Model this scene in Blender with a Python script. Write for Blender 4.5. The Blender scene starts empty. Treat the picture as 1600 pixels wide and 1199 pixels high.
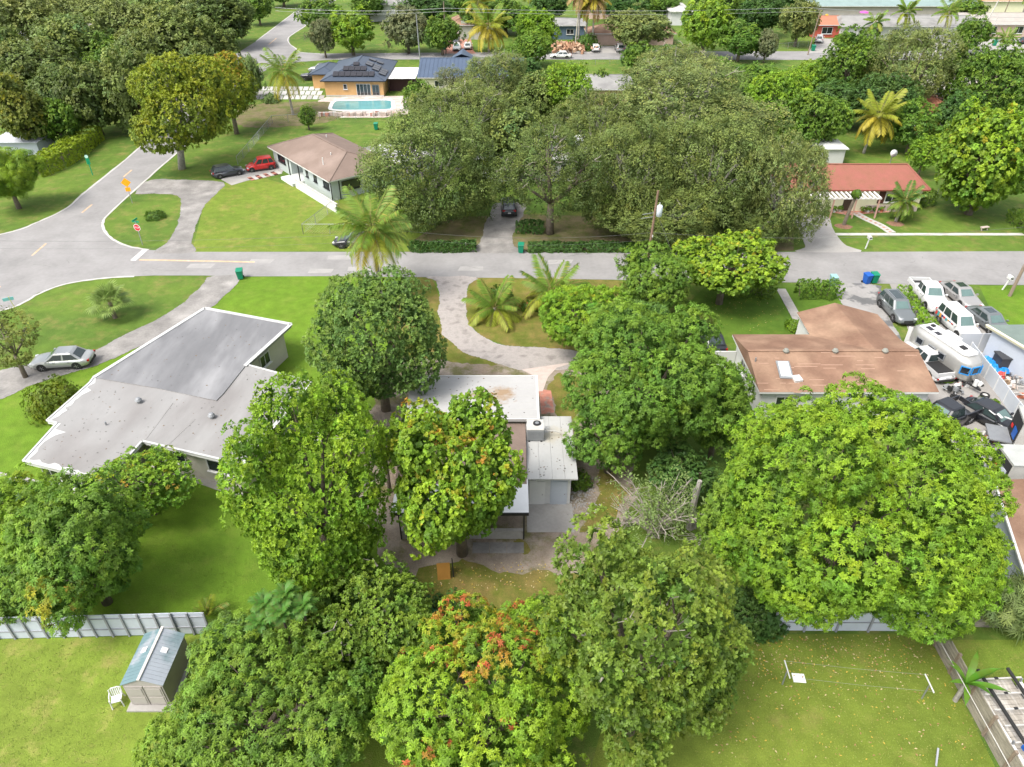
import bpy, math, random
import numpy as np
from mathutils import Vector, Matrix, Euler, noise

# ------------------------------------------------------------------ camera, sky, sun, exposure
SC = bpy.context.scene
COL = SC.collection
F_PX, PITCH, CAM_H = 1130.0, math.radians(35.3), 33.6      # survey of the drone position
cam_d = bpy.data.cameras.new('camera'); cam = bpy.data.objects.new('camera', cam_d); COL.objects.link(cam)
cam.location = (0, 0, CAM_H); cam.rotation_euler = (math.radians(90) - PITCH, 0, 0)
cam_d.sensor_width = 36; cam_d.lens = 36 * F_PX / 1600; cam_d.clip_start = .5; cam_d.clip_end = 6000
SC.camera = cam
SUN_EL, SUN_AZ = math.radians(56), math.radians(-128)      # azimuth from +Y, clockwise: behind left of the drone
w = bpy.data.worlds.new('World'); SC.world = w; w.use_nodes = True
nt = w.node_tree; bg = nt.nodes['Background']
sky = nt.nodes.new('ShaderNodeTexSky'); sky.sky_type = 'NISHITA'; sky.sun_disc = False
sky.sun_elevation = SUN_EL; sky.sun_rotation = SUN_AZ; sky.dust_density = 3.5; sky.air_density = 1.0
hs = nt.nodes.new('ShaderNodeHueSaturation'); hs.inputs['Saturation'].default_value = .33
nt.links.new(sky.outputs[0], hs.inputs['Color']); nt.links.new(hs.outputs[0], bg.inputs[0]); bg.inputs[1].default_value = .15
sd = bpy.data.lights.new('sun', 'SUN'); sd.energy = 1.65; sd.angle = math.radians(22); sd.color = (1, .95, .86)
sun = bpy.data.objects.new('sun', sd); COL.objects.link(sun)
d = Vector((math.sin(SUN_AZ) * math.cos(SUN_EL), math.cos(SUN_AZ) * math.cos(SUN_EL), math.sin(SUN_EL)))
sun.rotation_euler = d.to_track_quat('Z', 'Y').to_euler(); sun.location = d * 100
vs = SC.view_settings; vs.view_transform = 'Standard'; vs.look = 'None'; vs.gamma = 1; vs.use_curve_mapping = False; vs.exposure = 1.17
SC.cycles.max_bounces = 6; SC.cycles.diffuse_bounces = 3; SC.cycles.transparent_max_bounces = 8
SC.cycles.use_denoising = True

# ------------------------------------------------------------------ helpers
R_ = random.Random(7)
PI = math.pi
def at(px, py, z=0.0):
    """survey point of the photograph -> place in the world at height z"""
    u = px - 800; v = py - 599.5
    t = (CAM_H - z) / (F_PX * math.sin(PITCH) + v * math.cos(PITCH))
    return Vector((u * t, (F_PX * math.cos(PITCH) - v * math.sin(PITCH)) * t, z))
def scale_at(py, z=0):                                   # metres -> survey pixels
    return F_PX * ((py - 599.5) * math.cos(PITCH) + F_PX * math.sin(PITCH)) / (F_PX * (CAM_H - z))

class MB:
    def __init__(s): s.v = []; s.f = []; s.m = []
    def add(s, vs_, fs, mat=0):
        n = len(s.v); s.v += [tuple(p) for p in vs_]
        s.f += [tuple(i + n for i in f) for f in fs]; s.m += [mat] * len(fs); return s
    def box(s, x0, x1, y0, y1, z0, z1, mat=0):
        return s.add([(x0,y0,z0),(x1,y0,z0),(x1,y1,z0),(x0,y1,z0),(x0,y0,z1),(x1,y0,z1),(x1,y1,z1),(x0,y1,z1)],
              [(0,3,2,1),(4,5,6,7),(0,1,5,4),(1,2,6,5),(2,3,7,6),(3,0,4,7)], mat)
    def obox(s, c, size, rot=(0,0,0), mat=0):
        M = Matrix.Translation(c) @ Euler(rot).to_matrix().to_4x4(); a, b, h = [q / 2 for q in size]
        P = [M @ Vector(p) for p in [(-a,-b,-h),(a,-b,-h),(a,b,-h),(-a,b,-h),(-a,-b,h),(a,-b,h),(a,b,h),(-a,b,h)]]
        return s.add(P, [(0,3,2,1),(4,5,6,7),(0,1,5,4),(1,2,6,5),(2,3,7,6),(3,0,4,7)], mat)
    def bar(s, p, q, w=.05, h=.05, mat=0):
        p = Vector(p); q = Vector(q); d = q - p
        M = Matrix.Translation((p + q) / 2) @ d.to_track_quat('X', 'Z').to_matrix().to_4x4(); a, b, c = d.length / 2, w / 2, h / 2
        P = [M @ Vector(t) for t in [(-a,-b,-c),(a,-b,-c),(a,b,-c),(-a,b,-c),(-a,-b,c),(a,-b,c),(a,b,c),(-a,b,c)]]
        return s.add(P, [(0,3,2,1),(4,5,6,7),(0,1,5,4),(1,2,6,5),(2,3,7,6),(3,0,4,7)], mat)
    def prism(s, poly, z0, z1, mat=0, top=None):
        n = len(poly); top = mat if top is None else top
        zz1 = z1 if callable(z1) else (lambda x, y: z1)
        P = [(p[0], p[1], z0) for p in poly] + [(p[0], p[1], zz1(p[0], p[1])) for p in poly]
        a = sum(poly[i][0] * poly[(i+1) % n][1] - poly[(i+1) % n][0] * poly[i][1] for i in range(n))
        idx = list(range(n)) if a > 0 else list(range(n))[::-1]
        s.add(P, [tuple(idx[::-1])] + [(idx[i], idx[(i+1) % n], idx[(i+1) % n] + n, idx[i] + n) for i in range(n)], mat)
        s.f.append(tuple(len(s.v) - 2 * n + n + i for i in idx)); s.m.append(top); return s
    def tube(s, pts, r, n=6, mat=0, cap=True):
        pts = [Vector(p) for p in pts]; k = len(pts); r = list(r) if hasattr(r, '__len__') else [r] * k
        base = len(s.v); up = Vector((0, 0, 1))
        for i, p in enumerate(pts):
            t = (pts[min(i+1, k-1)] - pts[max(i-1, 0)]).normalized()
            a = t.cross(up if abs(t.z) < .9 else Vector((1, 0, 0))).normalized(); b = t.cross(a)
            for j in range(n):
                q = p + (a * math.cos(2*PI*j/n) + b * math.sin(2*PI*j/n)) * r[i]; s.v.append(tuple(q))
        for i in range(k - 1):
            for j in range(n):
                s.f.append((base+i*n+j, base+(i+1)*n+j, base+(i+1)*n+(j+1) % n, base+i*n+(j+1) % n)); s.m.append(mat)
        if cap:
            s.f.append(tuple(base+j for j in range(n))); s.m.append(mat)
            s.f.append(tuple(base+(k-1)*n+j for j in range(n))[::-1]); s.m.append(mat)
        return s
    def cyl(s, c, r, h, n=16, mat=0, r2=None):
        c = Vector(c); return s.tube([c, c + Vector((0, 0, h))], [r, r if r2 is None else r2], n, mat)
    def dome(s, c, rx, ry, rz, n=12, k=4, mat=0, full=False, seed=None):
        base = len(s.v); lo = -k if full else 0
        rn = random.Random(seed) if seed is not None else None
        for i in range(lo, k + 1):
            t = i / k * PI / 2
            for j in range(n):
                q = 1 if rn is None else rn.uniform(.85, 1.12)
                s.v.append((c[0]+rx*q*math.cos(t)*math.cos(2*PI*j/n), c[1]+ry*q*math.cos(t)*math.sin(2*PI*j/n), c[2]+rz*math.sin(t)*(q if rn else 1)))
        for i in range(k - lo):
            for j in range(n):
                s.f.append((base+i*n+j, base+i*n+(j+1) % n, base+(i+1)*n+(j+1) % n, base+(i+1)*n+j)); s.m.append(mat)
        return s
    def build(s, name, mats, parent=None, smooth=False):
        me = bpy.data.meshes.new(name); me.from_pydata(s.v, [], s.f)
        for m in (mats if isinstance(mats, (list, tuple)) else [mats]): me.materials.append(m)
        me.polygons.foreach_set('material_index', s.m)
        if smooth: me.polygons.foreach_set('use_smooth', [True] * len(s.f))
        me.update(); return link(name, me, parent)
def link(name, me, parent=None):
    o = bpy.data.objects.new(name, me); COL.objects.link(o)
    if parent is not None: o.parent = parent
    return o
def tag(o, label=None, cat=None, group=None, kind=None):
    for k, v in (('label', label), ('category', cat), ('group', group), ('kind', kind)):
        if v: o[k] = v
    return o
def thing(name, label, cat, loc=(0,0,0), rz=0, group=None):
    o = bpy.data.objects.new(name, None); COL.objects.link(o); o.empty_display_size = .3
    o.location = loc; o.rotation_euler = (0, 0, rz); return tag(o, label, cat, group)
def struct(name, mb, mat, smooth=False):
    return tag(mb.build(name, mat, None, smooth), kind='structure')
KIDS = {}
def copy_tree(o, parent=None):
    c = o.copy(); COL.objects.link(c); c.parent = parent
    for ch in list(o.children): copy_tree(ch, c)
    return c
def smooth_poly(pts, n=5, closed=True):
    out = []; k = len(pts)
    for i in range(k if closed else k - 1):
        g = lambda j: Vector(pts[j % k]) if closed else Vector(pts[max(0, min(k-1, j))])
        p0, p1, p2, p3 = g(i-1), g(i), g(i+1), g(i+2)
        for s in range(n):
            t = s / n
            out.append(.5 * ((2*p1) + (p2-p0)*t + (2*p0-5*p1+4*p2-p3)*t*t + (3*p1-p0-3*p2+p3)*t**3))
    if not closed: out.append(Vector(pts[-1]))
    return out
def inset(poly, d):
    P = [Vector((p[0], p[1])) for p in poly]; n = len(P)
    a = sum(P[i].x*P[(i+1) % n].y - P[(i+1) % n].x*P[i].y for i in range(n)); sg = 1 if a > 0 else -1
    out = []
    for i in range(n):
        e1 = (P[i] - P[i-1]).normalized(); e2 = (P[(i+1) % n] - P[i]).normalized()
        n1 = Vector((-e1.y, e1.x)) * sg; n2 = Vector((-e2.y, e2.x)) * sg
        m = (n1 + n2); k = max(.3, 1 + n1.dot(n2)); out.append(P[i] + m / k * d)
    return out
def ribbon(mb, pts, w, z, mat=0, wob=0, seed=0, dash=None):
    rn = random.Random(seed); pts = [Vector((p[0], p[1], 0)) for p in pts]; V = []
    for i, p in enumerate(pts):
        t = (pts[min(i+1, len(pts)-1)] - pts[max(i-1, 0)]).normalized(); nrm = Vector((-t.y, t.x, 0))
        V += [p + nrm * (w/2 + rn.uniform(-wob, wob)) + Vector((0,0,z)), p - nrm * (w/2 + rn.uniform(-wob, wob)) + Vector((0,0,z))]
    return mb.add(V, [(2*i, 2*i+1, 2*i+3, 2*i+2) for i in range(len(pts)-1)], mat)
def densify(pts, step):
    out = []
    for a, b in zip(pts[:-1], pts[1:]):
        a = Vector(a); b = Vector(b); k = max(1, int((b-a).length / step)); out += [a.lerp(b, i/k) for i in range(k)]
    return out + [Vector(pts[-1])]

# ------------------------------------------------------------------ materials
def nodes(m):
    m.use_nodes = True; t = m.node_tree; return t, t.nodes, t.links, t.nodes['Principled BSDF']
def M(name, col, rough=.7, metal=0, var=.12, scale=1.5, bump=0, bscale=None, spec=.4, col2=None, c2th=(.5,.62), c2scale=.5, stretch=None, stains=None, coat=0, emit=None):
    """plain paint, metal, concrete ...: colour with mottling, an optional second colour in patches, stains of their own shape"""
    m = bpy.data.materials.new(name); t, N, L, b = nodes(m)
    b.inputs['Roughness'].default_value = rough; b.inputs['Metallic'].default_value = metal
    b.inputs['Specular IOR Level'].default_value = spec
    if coat: b.inputs['Coat Weight'].default_value = coat; b.inputs['Coat Roughness'].default_value = .08
    tc = N.new('ShaderNodeTexCoord'); vec = tc.outputs['Object']
    if stretch:
        mp = N.new('ShaderNodeMapping'); mp.inputs['Scale'].default_value = stretch[:3]
        if len(stretch) > 3: mp.inputs['Rotation'].default_value = (0, 0, stretch[3])
        L.new(vec, mp.inputs[0]); vec = mp.outputs[0]
    def nz(sc, det=5, v=None):
        n = N.new('ShaderNodeTexNoise'); n.inputs['Scale'].default_value = sc; n.inputs['Detail'].default_value = det; L.new(v or vec, n.inputs['Vector']); return n
    n1 = nz(scale); n1b = nz(scale * 7, 4)
    ad = N.new('ShaderNodeMath'); ad.operation = 'MULTIPLY_ADD'; L.new(n1b.outputs[0], ad.inputs[0]); ad.inputs[1].default_value = .5
    L.new(n1.outputs[0], ad.inputs[2])
    mr = N.new('ShaderNodeMapRange'); L.new(ad.outputs[0], mr.inputs[0]); mr.inputs[1].default_value = .5; mr.inputs[2].default_value = 1.0
    mr.inputs[3].default_value = 1 - var; mr.inputs[4].default_value = 1 + var
    cur = None
    if col2:
        n2 = nz(c2scale, 6); rp = N.new('ShaderNodeMapRange'); rp.inputs[1].default_value, rp.inputs[2].default_value = c2th; L.new(n2.outputs[0], rp.inputs[0])
        mx = N.new('ShaderNodeMixRGB'); mx.inputs[1].default_value = (*col, 1); mx.inputs[2].default_value = (*col2, 1); L.new(rp.outputs[0], mx.inputs[0]); cur = mx.outputs[0]
    for (sx, sy, rad, sc_) in (stains or []):
        sm = N.new('ShaderNodeVectorMath'); sm.operation = 'DISTANCE'; mp2 = N.new('ShaderNodeMapping'); mp2.inputs['Scale'].default_value = (1, 1, 0)
        L.new(tc.outputs['Object'], mp2.inputs[0]); L.new(mp2.outputs[0], sm.inputs[0]); sm.inputs[1].default_value = (sx, sy, 0)
        nn = nz(2.2, 6, tc.outputs['Object']); a2 = N.new('ShaderNodeMath'); a2.operation = 'MULTIPLY_ADD'; L.new(nn.outputs[0], a2.inputs[0]); a2.inputs[1].default_value = -1.6 * rad; L.new(sm.outputs['Value'], a2.inputs[2])
        r2 = N.new('ShaderNodeMapRange'); L.new(a2.outputs[0], r2.inputs[0]); r2.inputs[1].default_value = .1*rad; r2.inputs[2].default_value = -.5*rad; r2.inputs[3].default_value = 0; r2.inputs[4].default_value = .95
        mx = N.new('ShaderNodeMixRGB'); mx.inputs[2].default_value = (*sc_, 1); L.new(r2.outputs[0], mx.inputs[0])
        if cur: L.new(cur, mx.inputs[1])
        else: mx.inputs[1].default_value = (*col, 1)
        cur = mx.outputs[0]
    mu = N.new('ShaderNodeVectorMath'); mu.operation = 'SCALE'
    if cur: L.new(cur, mu.inputs[0])
    else: mu.inputs[0].default_value = col
    L.new(mr.outputs[0], mu.inputs['Scale']); L.new(mu.outputs[0], b.inputs['Base Color'])
    if bump:
        nb = nz(bscale or scale * 12, 3); bp = N.new('ShaderNodeBump'); bp.inputs['Strength'].default_value = bump; bp.inputs['Distance'].default_value = .05
        L.new(nb.outputs[0], bp.inputs['Height']); L.new(bp.outputs[0], b.inputs['Normal'])
    if emit: b.inputs['Emission Color'].default_value = (*col, 1); b.inputs['Emission Strength'].default_value = emit
    return m
def grass_mat(name, base, dry, dark, th=(.5, .68), big=.09, amt=1.0):
    m = bpy.data.materials.new(name); t, N, L, b = nodes(m); b.inputs['Roughness'].default_value = .85; b.inputs['Specular IOR Level'].default_value = .15
    tc = N.new('ShaderNodeTexCoord'); v = tc.outputs['Object']
    def nz(sc, det=6, ro=.6):
        n = N.new('ShaderNodeTexNoise'); n.inputs['Scale'].default_value = sc; n.inputs['Detail'].default_value = det; n.inputs['Roughness'].default_value = ro; L.new(v, n.inputs['Vector']); return n.outputs[0]
    def rng(s, a, b_, c=0, d=1):
        r = N.new('ShaderNodeMapRange'); L.new(s, r.inputs[0]); r.inputs[1].default_value = a; r.inputs[2].default_value = b_; r.inputs[3].default_value = c; r.inputs[4].default_value = d; return r.outputs[0]
    def mix(f, a, b_):
        x = N.new('ShaderNodeMixRGB'); L.new(f, x.inputs[0])
        for i, c in ((1, a), (2, b_)):
            if isinstance(c, tuple): x.inputs[i].default_value = (*c, 1)
            else: L.new(c, x.inputs[i])
        return x.outputs[0]
    c1 = mix(rng(nz(big, 3), .35, .65), base, dark)
    c2 = mix(rng(nz(.5, 8, .7), th[0], th[1], 0, amt), c1, dry)
    c3 = mix(rng(nz(2.7, 7, .75), .5, .75, 0, .3), c2, dark)
    f = rng(nz(14, 3, .7), .25, .75, .78, 1.22); sc_ = N.new('ShaderNodeVectorMath'); sc_.operation = 'SCALE'; L.new(c3, sc_.inputs[0]); L.new(f, sc_.inputs['Scale'])
    f2 = rng(nz(1.1, 4, .6), .3, .7, .84, 1.16); s2 = N.new('ShaderNodeVectorMath'); s2.operation = 'SCALE'; L.new(sc_.outputs[0], s2.inputs[0]); L.new(f2, s2.inputs['Scale'])
    L.new(s2.outputs[0], b.inputs['Base Color'])
    bp = N.new('ShaderNodeBump'); bp.inputs['Strength'].default_value = .6; bp.inputs['Distance'].default_value = .08; L.new(nz(18, 3), bp.inputs['Height']); L.new(bp.outputs[0], b.inputs['Normal'])
    return m
def leaf_mat(name, trans=.33, rough=.55):
    m = bpy.data.materials.new(name); t, N, L, b = nodes(m); b.inputs['Roughness'].default_value = rough; b.inputs['Specular IOR Level'].default_value = .35
    a = N.new('ShaderNodeAttribute'); a.attribute_name = 'col'; oi = N.new('ShaderNodeObjectInfo')
    h = N.new('ShaderNodeHueSaturation'); L.new(a.outputs['Color'], h.inputs['Color'])
    r = N.new('ShaderNodeMapRange'); L.new(oi.outputs['Random'], r.inputs[0]); r.inputs[3].default_value = .985; r.inputs[4].default_value = 1.015; 
    hr = N.new('ShaderNodeMath'); hr.operation = 'MULTIPLY'; L.new(r.outputs[0], hr.inputs[0]); hr.inputs[1].default_value = .5; L.new(hr.outputs[0], h.inputs['Hue'])
    tr = N.new('ShaderNodeBsdfTranslucent'); mx = N.new('ShaderNodeMixShader'); mx.inputs[0].default_value = trans
    L.new(h.outputs[0], b.inputs['Base Color']); L.new(h.outputs[0], tr.inputs['Color'])
    L.new(b.outputs[0], mx.inputs[1]); L.new(tr.outputs[0], mx.inputs[2]); L.new(mx.outputs[0], N['Material Output'].inputs['Surface'])
    return m
LEAF = leaf_mat('leaf')
def glass(name, col, rough=.08):
    return M(name, col, rough, 0, .15, .8, spec=.9)
BARK = M('bark', (.16,.13,.10), .9, 0, .3, 3, .5); BARKG = M('grey_bark', (.30,.28,.25), .9, 0, .3, 3, .5); TWIG = M('bare_twig', (.30,.27,.23), .9, 0, .2, 3)
WHITE = M('white_paint', (.60,.60,.59), .6, 0, .05, 1); OFFW = M('weathered_white', (.46,.445,.42), .75, 0, .12, 1.2, col2=(.36,.335,.30), c2th=(.55,.75), c2scale=.8)
CONC = M('concrete', (.34,.325,.305), .9, 0, .14, .8, .3, 20, col2=(.26,.245,.23), c2th=(.5,.7), c2scale=.4)
DGLASS = glass('dark_window_glass', (.018,.022,.028)); BLACK = M('black_metal', (.02,.02,.022), .5, 0, .1); GALV = M('galvanised_metal', (.30,.31,.32), .5, .5, .1, 3)
RUBBER = M('rubber', (.02,.02,.02), .85, 0, .2, 4); CHROME = M('bright_metal', (.7,.7,.72), .22, 1, .04)
GREENP = M('green_plastic', (.005,.20,.11), .45, 0, .08); BLUEP = M('blue_plastic', (.01,.09,.38), .45, 0, .08)
REDP = M('red_plastic', (.55,.03,.03), .5, 0, .1); WOODP = M('weathered_post', (.22,.17,.13), .9, 0, .25, 2, .3, 20, stretch=(6,6,1))
# ------------------------------------------------------------------ vegetation
PAL = {  # two leaf colours that mix clump by clump (linear)
 'mangoy': ((.235,.365,.02), (.105,.21,.016)), 'mangog': ((.185,.31,.03), (.085,.18,.022)), 'mangob': ((.17,.275,.05), (.08,.165,.034)),
 'oak': ((.20,.255,.058), (.10,.145,.034)), 'oakl': ((.24,.285,.078), (.125,.17,.045)), 'oakd': ((.15,.20,.044), (.07,.108,.024)),
 'avog': ((.21,.275,.03), (.09,.155,.02)), 'green': ((.165,.27,.026), (.07,.15,.02)), 'dark': ((.085,.17,.032), (.045,.105,.02)), 'lime': ((.245,.38,.022), (.11,.22,.02)),
 'hedge': ((.32,.40,.02),(.19,.28,.02)), 'yellow': ((.28,.32,.02), (.13,.19,.02)), 'olive': ((.23,.255,.04), (.12,.16,.03)), 'grey': ((.20,.22,.10), (.12,.15,.06)), 'pale': ((.25,.33,.10),(.14,.21,.06))}
RED, ORG, YEL = (.42,.10,.035), (.42,.22,.03), (.32,.30,.02)
def leaf_tpl(leaves):
    """leaves: (azimuth, elevation, length, width, droop, offset) -> vertex and triangle arrays"""
    V = []; T = []
    for az, el, ln, wd, dr, off in leaves:
        ca, sa, ce, se = math.cos(az), math.sin(az), math.cos(el), math.sin(el)
        def P(t, s, up=0): x = t*ce*ln; return (off[0]+x*ca - s*wd*sa, off[1]+x*sa + s*wd*ca, off[2]+t*se*ln - dr*ln*t*t + up)
        n = len(V); V += [P(0,0), P(.55,.5,-.1*wd), P(.5,0,.12*wd), P(.55,-.5,-.1*wd), P(1,0)]
        T += [(n,n+2,n+1), (n,n+3,n+2), (n+1,n+2,n+4), (n+2,n+3,n+4)]
    return np.array(V, np.float32), np.array(T, np.int32)
def leaf_tpl2(leaves):
    V = []; T = []
    for az, el, ln, wd, dr, off in leaves:
        ca, sa, ce, se = math.cos(az), math.sin(az), math.cos(el), math.sin(el)
        def P(t, s, up=0): x = t*ce*ln; return (off[0]+x*ca - s*wd*sa, off[1]+x*sa + s*wd*ca, off[2]+t*se*ln - dr*ln*t*t + up)
        n = len(V); V += [P(0,0), P(.5,.5), P(1,0), P(.5,-.5,.15*wd)]
        T += [(n,n+2,n+1), (n,n+3,n+2)]
    return np.array(V, np.float32), np.array(T, np.int32)
def tpl(kind, seed):
    r = random.Random(seed); z = (0,0,0); u = r.uniform
    if kind == 'mango': return leaf_tpl2([(i*2.4+u(-.2,.2), [.75,.45,.2,-.05][i % 4]+u(-.12,.12), u(.18,.27), u(.065,.09), u(.2,.55), z) for i in range(8)])
    if kind == 'avo':   return leaf_tpl2([(i*2.4+u(-.2,.2), [.9,.55,.2][i % 3]+u(-.15,.15), u(.155,.235), u(.085,.115), u(.05,.3), z) for i in range(6)])
    if kind == 'round': return leaf_tpl2([(i*2.4+u(-.2,.2), [.8,.35,.0][i % 3]+u(-.2,.2), u(.14,.22), u(.13,.175), u(.0,.5), z) for i in range(6)])
    if kind == 'oak':   return leaf_tpl2([(u(0,6.28), u(-.6,.9), u(.16,.28), u(.08,.12), 0, (u(-.24,.24),u(-.24,.24),u(-.16,.16))) for i in range(7)])
    if kind == 'feather': return leaf_tpl([(i*2.4, u(-.3,.3), u(.45,.65), u(.05,.07), u(.5,.9), z) for i in range(9)])
    return leaf_tpl2([(i*2.4+u(-.3,.3), u(-.3,.9), u(.35,.55), u(.24,.34), u(0,.4), (u(-.15,.15),u(-.15,.15),u(-.1,.1))) for i in range(5)])
SPC = {'mango': (.31,.9), 'avo': (.29,.8), 'round': (.30,.7), 'oak': (.42,1.05), 'feather': (.5,1.2), 'far': (.62,1.7)}
def fib(n, rng, jit=.25):
    i = np.arange(n) + .5; ph = np.arccos(1 - 2*i/n); th = PI*(1+5**.5)*i + rng.uniform(0, 6.28)
    p = np.stack([np.cos(th)*np.sin(ph), np.sin(th)*np.sin(ph), np.cos(ph)], 1) + rng.normal(0, jit/np.sqrt(n), (n, 3))
    return p / np.linalg.norm(p, axis=1)[:, None]
def crown_data(R, Rz, kind, seed, pal, flush=(), dens=1.0, lobes=None, gaps=0.0, lowcut=-.8, leaf=1.0, flatness=1.0, thin=False, irr=1.0):
    rng = np.random.default_rng(seed); sp, cs = SPC[kind]; sp *= leaf; cs *= leaf; cs = min(cs, R*.45)
    nl = lobes or int(max(6, min(26, 9 + R*1.6))); dirs = fib(nl, rng, 1.2); dirs = dirs[dirs[:,2] > -.55]
    lr = R * rng.uniform(.32-.12*irr, .40+.05*irr, len(dirs)); rad = (1 - lr/R*.98) * R * rng.uniform(.98-.22*irr, 1.02+.1*irr, len(dirs))
    C = dirs * rad[:, None]; zs = Rz / R; C[:,2] *= zs
    C = np.vstack([C, [[0,0,-.05*Rz]]]); lr = np.append(lr, R*.66); zr = lr * np.clip(zs*flatness, .45, 1.2)
    cc = []; cn = []; cl = []
    for k in range(len(C)):
        n = int(4*PI*lr[k]*(.5*lr[k]+.5*zr[k]) / (cs*cs*.62)) + 3; q = fib(n, rng, .8)
        p = C[k] + q * np.array([lr[k], lr[k], zr[k]]); keep = p[:,2] > lowcut*Rz
        for j in range(len(C)):
            if j != k: dd = (p - C[j]) / np.array([lr[j], lr[j], zr[j]]); keep &= (dd*dd).sum(1) > .86
        keep &= rng.random(n) > gaps
        nn = q / np.array([lr[k], lr[k], zr[k]]); nn /= np.linalg.norm(nn, axis=1)[:, None]
        cc.append(p[keep]); cn.append(nn[keep]); cl += [k]*int(keep.sum())
    cc = np.vstack(cc); cn = np.vstack(cn); cl = np.array(cl)
    if thin: kp = ~((cn[:,1] > .35) & (cn[:,2] < .45) & (rng.random(len(cc)) < .6)); cc, cn, cl = cc[kp], cn[kp], cl[kp]
    nc = len(cc)
    cc = cc + cn*(rng.normal(0, .13*cs, nc) + (rng.random(nc) < .07)*rng.uniform(.3,.8,nc)*cs)[:, None]
    rc = cs * rng.uniform(.42, .68, nc); nw = np.maximum(3, (2*PI*rc*rc/(sp*sp) * .72 * dens)).astype(int)
    idx = np.repeat(np.arange(nc), nw); n = len(idx)
    dd = rng.normal(0, 1, (n, 3)); dd /= np.linalg.norm(dd, axis=1)[:, None]; s = (dd*cn[idx]).sum(1)
    dd = np.where((s < 0)[:, None], dd - 2*s[:, None]*cn[idx], dd); dd = dd + cn[idx]*.25 + np.array([0,0,.12]); dd /= np.linalg.norm(dd, axis=1)[:, None]
    P = cc[idx] + dd * (rc[idx] * rng.uniform(.78, 1.12, n))[:, None]
    ax = dd*.75 + np.array([0,0,.55]) + rng.normal(0, .18, (n, 3))
    sc = rng.uniform(.8, 1.2, n) * leaf
    # larger inner leaves behind the outer shell, coloured darker as painted crown shade
    ni = int(nc*1.3*dens*(1-gaps)**2); ii = rng.integers(0, nc, ni)
    P2 = cc[ii] - cn[ii] * (rng.uniform(.3, 1.1, ni) * cs)[:, None] + rng.normal(0, .3*cs, (ni, 3))
    P = np.vstack([P, P2]); ax = np.vstack([ax, cn[ii] + rng.normal(0, .4, (ni, 3))]); sc = np.append(sc, rng.uniform(1.5, 2.1, ni)*leaf)
    ax /= np.linalg.norm(ax, axis=1)[:, None]
    A, B = np.array(PAL[pal][0]), np.array(PAL[pal][1])
    lob_t = rng.uniform(-.2, .2, len(C)); cm = np.clip(rng.normal(.5, .22, nc) + lob_t[cl] - .28*cn[:,2] , 0, 1)  # upward clumps take the lighter colour: top light put into the leaves
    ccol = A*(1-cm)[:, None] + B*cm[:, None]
    hv = rng.normal(0, .06, nc); ccol = ccol * np.stack([1+hv, np.ones(nc), 1-hv], 1)
    fl_w = np.zeros(n); wc = ccol[idx]
    for (fc, pr, zmin, side) in flush:
        ok = (cn[:,2] > zmin) & (rng.random(nc) < pr)
        if side is not None:
            dpos = cc - np.array(side[:3]); ok &= (dpos*dpos).sum(1) < side[3]**2
        m = (rng.uniform(.0, 1.15, n)**.7)[:, None].clip(0,1); wc = np.where((ok[idx] & (rng.random(n) < .75))[:, None], wc*(1-m) + np.array(fc)*m, wc)
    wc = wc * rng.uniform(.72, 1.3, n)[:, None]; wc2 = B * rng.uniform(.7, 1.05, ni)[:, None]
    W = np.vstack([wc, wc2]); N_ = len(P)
    a = rng.uniform(0, 6.28, N_); ref = np.where(np.abs(ax[:,2:3]) > .95, np.array([[1.,0,0]]), np.array([[0,0,1.]]))
    u = np.cross(ref, ax); u /= np.linalg.norm(u, axis=1)[:, None]; v = np.cross(ax, u)
    X = u*np.cos(a)[:, None] + v*np.sin(a)[:, None]; Y = np.cross(ax, X)
    VV = []; TT = []; CCs = []; base = 0; which = rng.integers(0, 3, N_)
    for t in range(3):
        tv, tt = tpl(kind, seed*3 + t); s_ = np.where(which == t)[0]; m = len(s_); k = len(tv)
        pv = P[s_][:, None, :] + sc[s_][:, None, None] * (tv[None,:,0:1]*X[s_][:,None,:] + tv[None,:,1:2]*Y[s_][:,None,:] + tv[None,:,2:3]*ax[s_][:,None,:])
        VV.append(pv.reshape(-1, 3)); TT.append((tt[None] + (np.arange(m)*k)[:, None, None] + base).reshape(-1, 3)); base += m*k
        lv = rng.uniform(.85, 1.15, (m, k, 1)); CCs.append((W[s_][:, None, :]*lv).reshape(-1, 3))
    VV = np.vstack(VV); rr = np.percentile(np.hypot(P[:,0], P[:,1]), 99.3) + .1; zz = np.percentile(P[:,2], 99.7); f = np.array([R/rr, R/rr, min(1.15, Rz/zz)])
    return VV*f, np.vstack(TT), np.vstack(CCs), C*f, lr*f[0]
def np_mesh(name, V, T, Cc, mat):
    me = bpy.data.meshes.new(name); nv, nt_ = len(V), len(T)
    me.vertices.add(nv); me.vertices.foreach_set('co', V.astype(np.float32).ravel())
    me.loops.add(nt_*3); me.loops.foreach_set('vertex_index', T.astype(np.int32).ravel())
    me.polygons.add(nt_); me.polygons.foreach_set('loop_start', np.arange(nt_, dtype=np.int32)*3)
    at_ = me.color_attributes.new('col', 'FLOAT_COLOR', 'POINT')
    at_.data.foreach_set('color', np.hstack([np.clip(Cc,0,1), np.ones((nv,1))]).astype(np.float32).ravel())
    me.materials.append(mat); me.update(calc_edges=True); return me
NTRI = [0]
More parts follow.
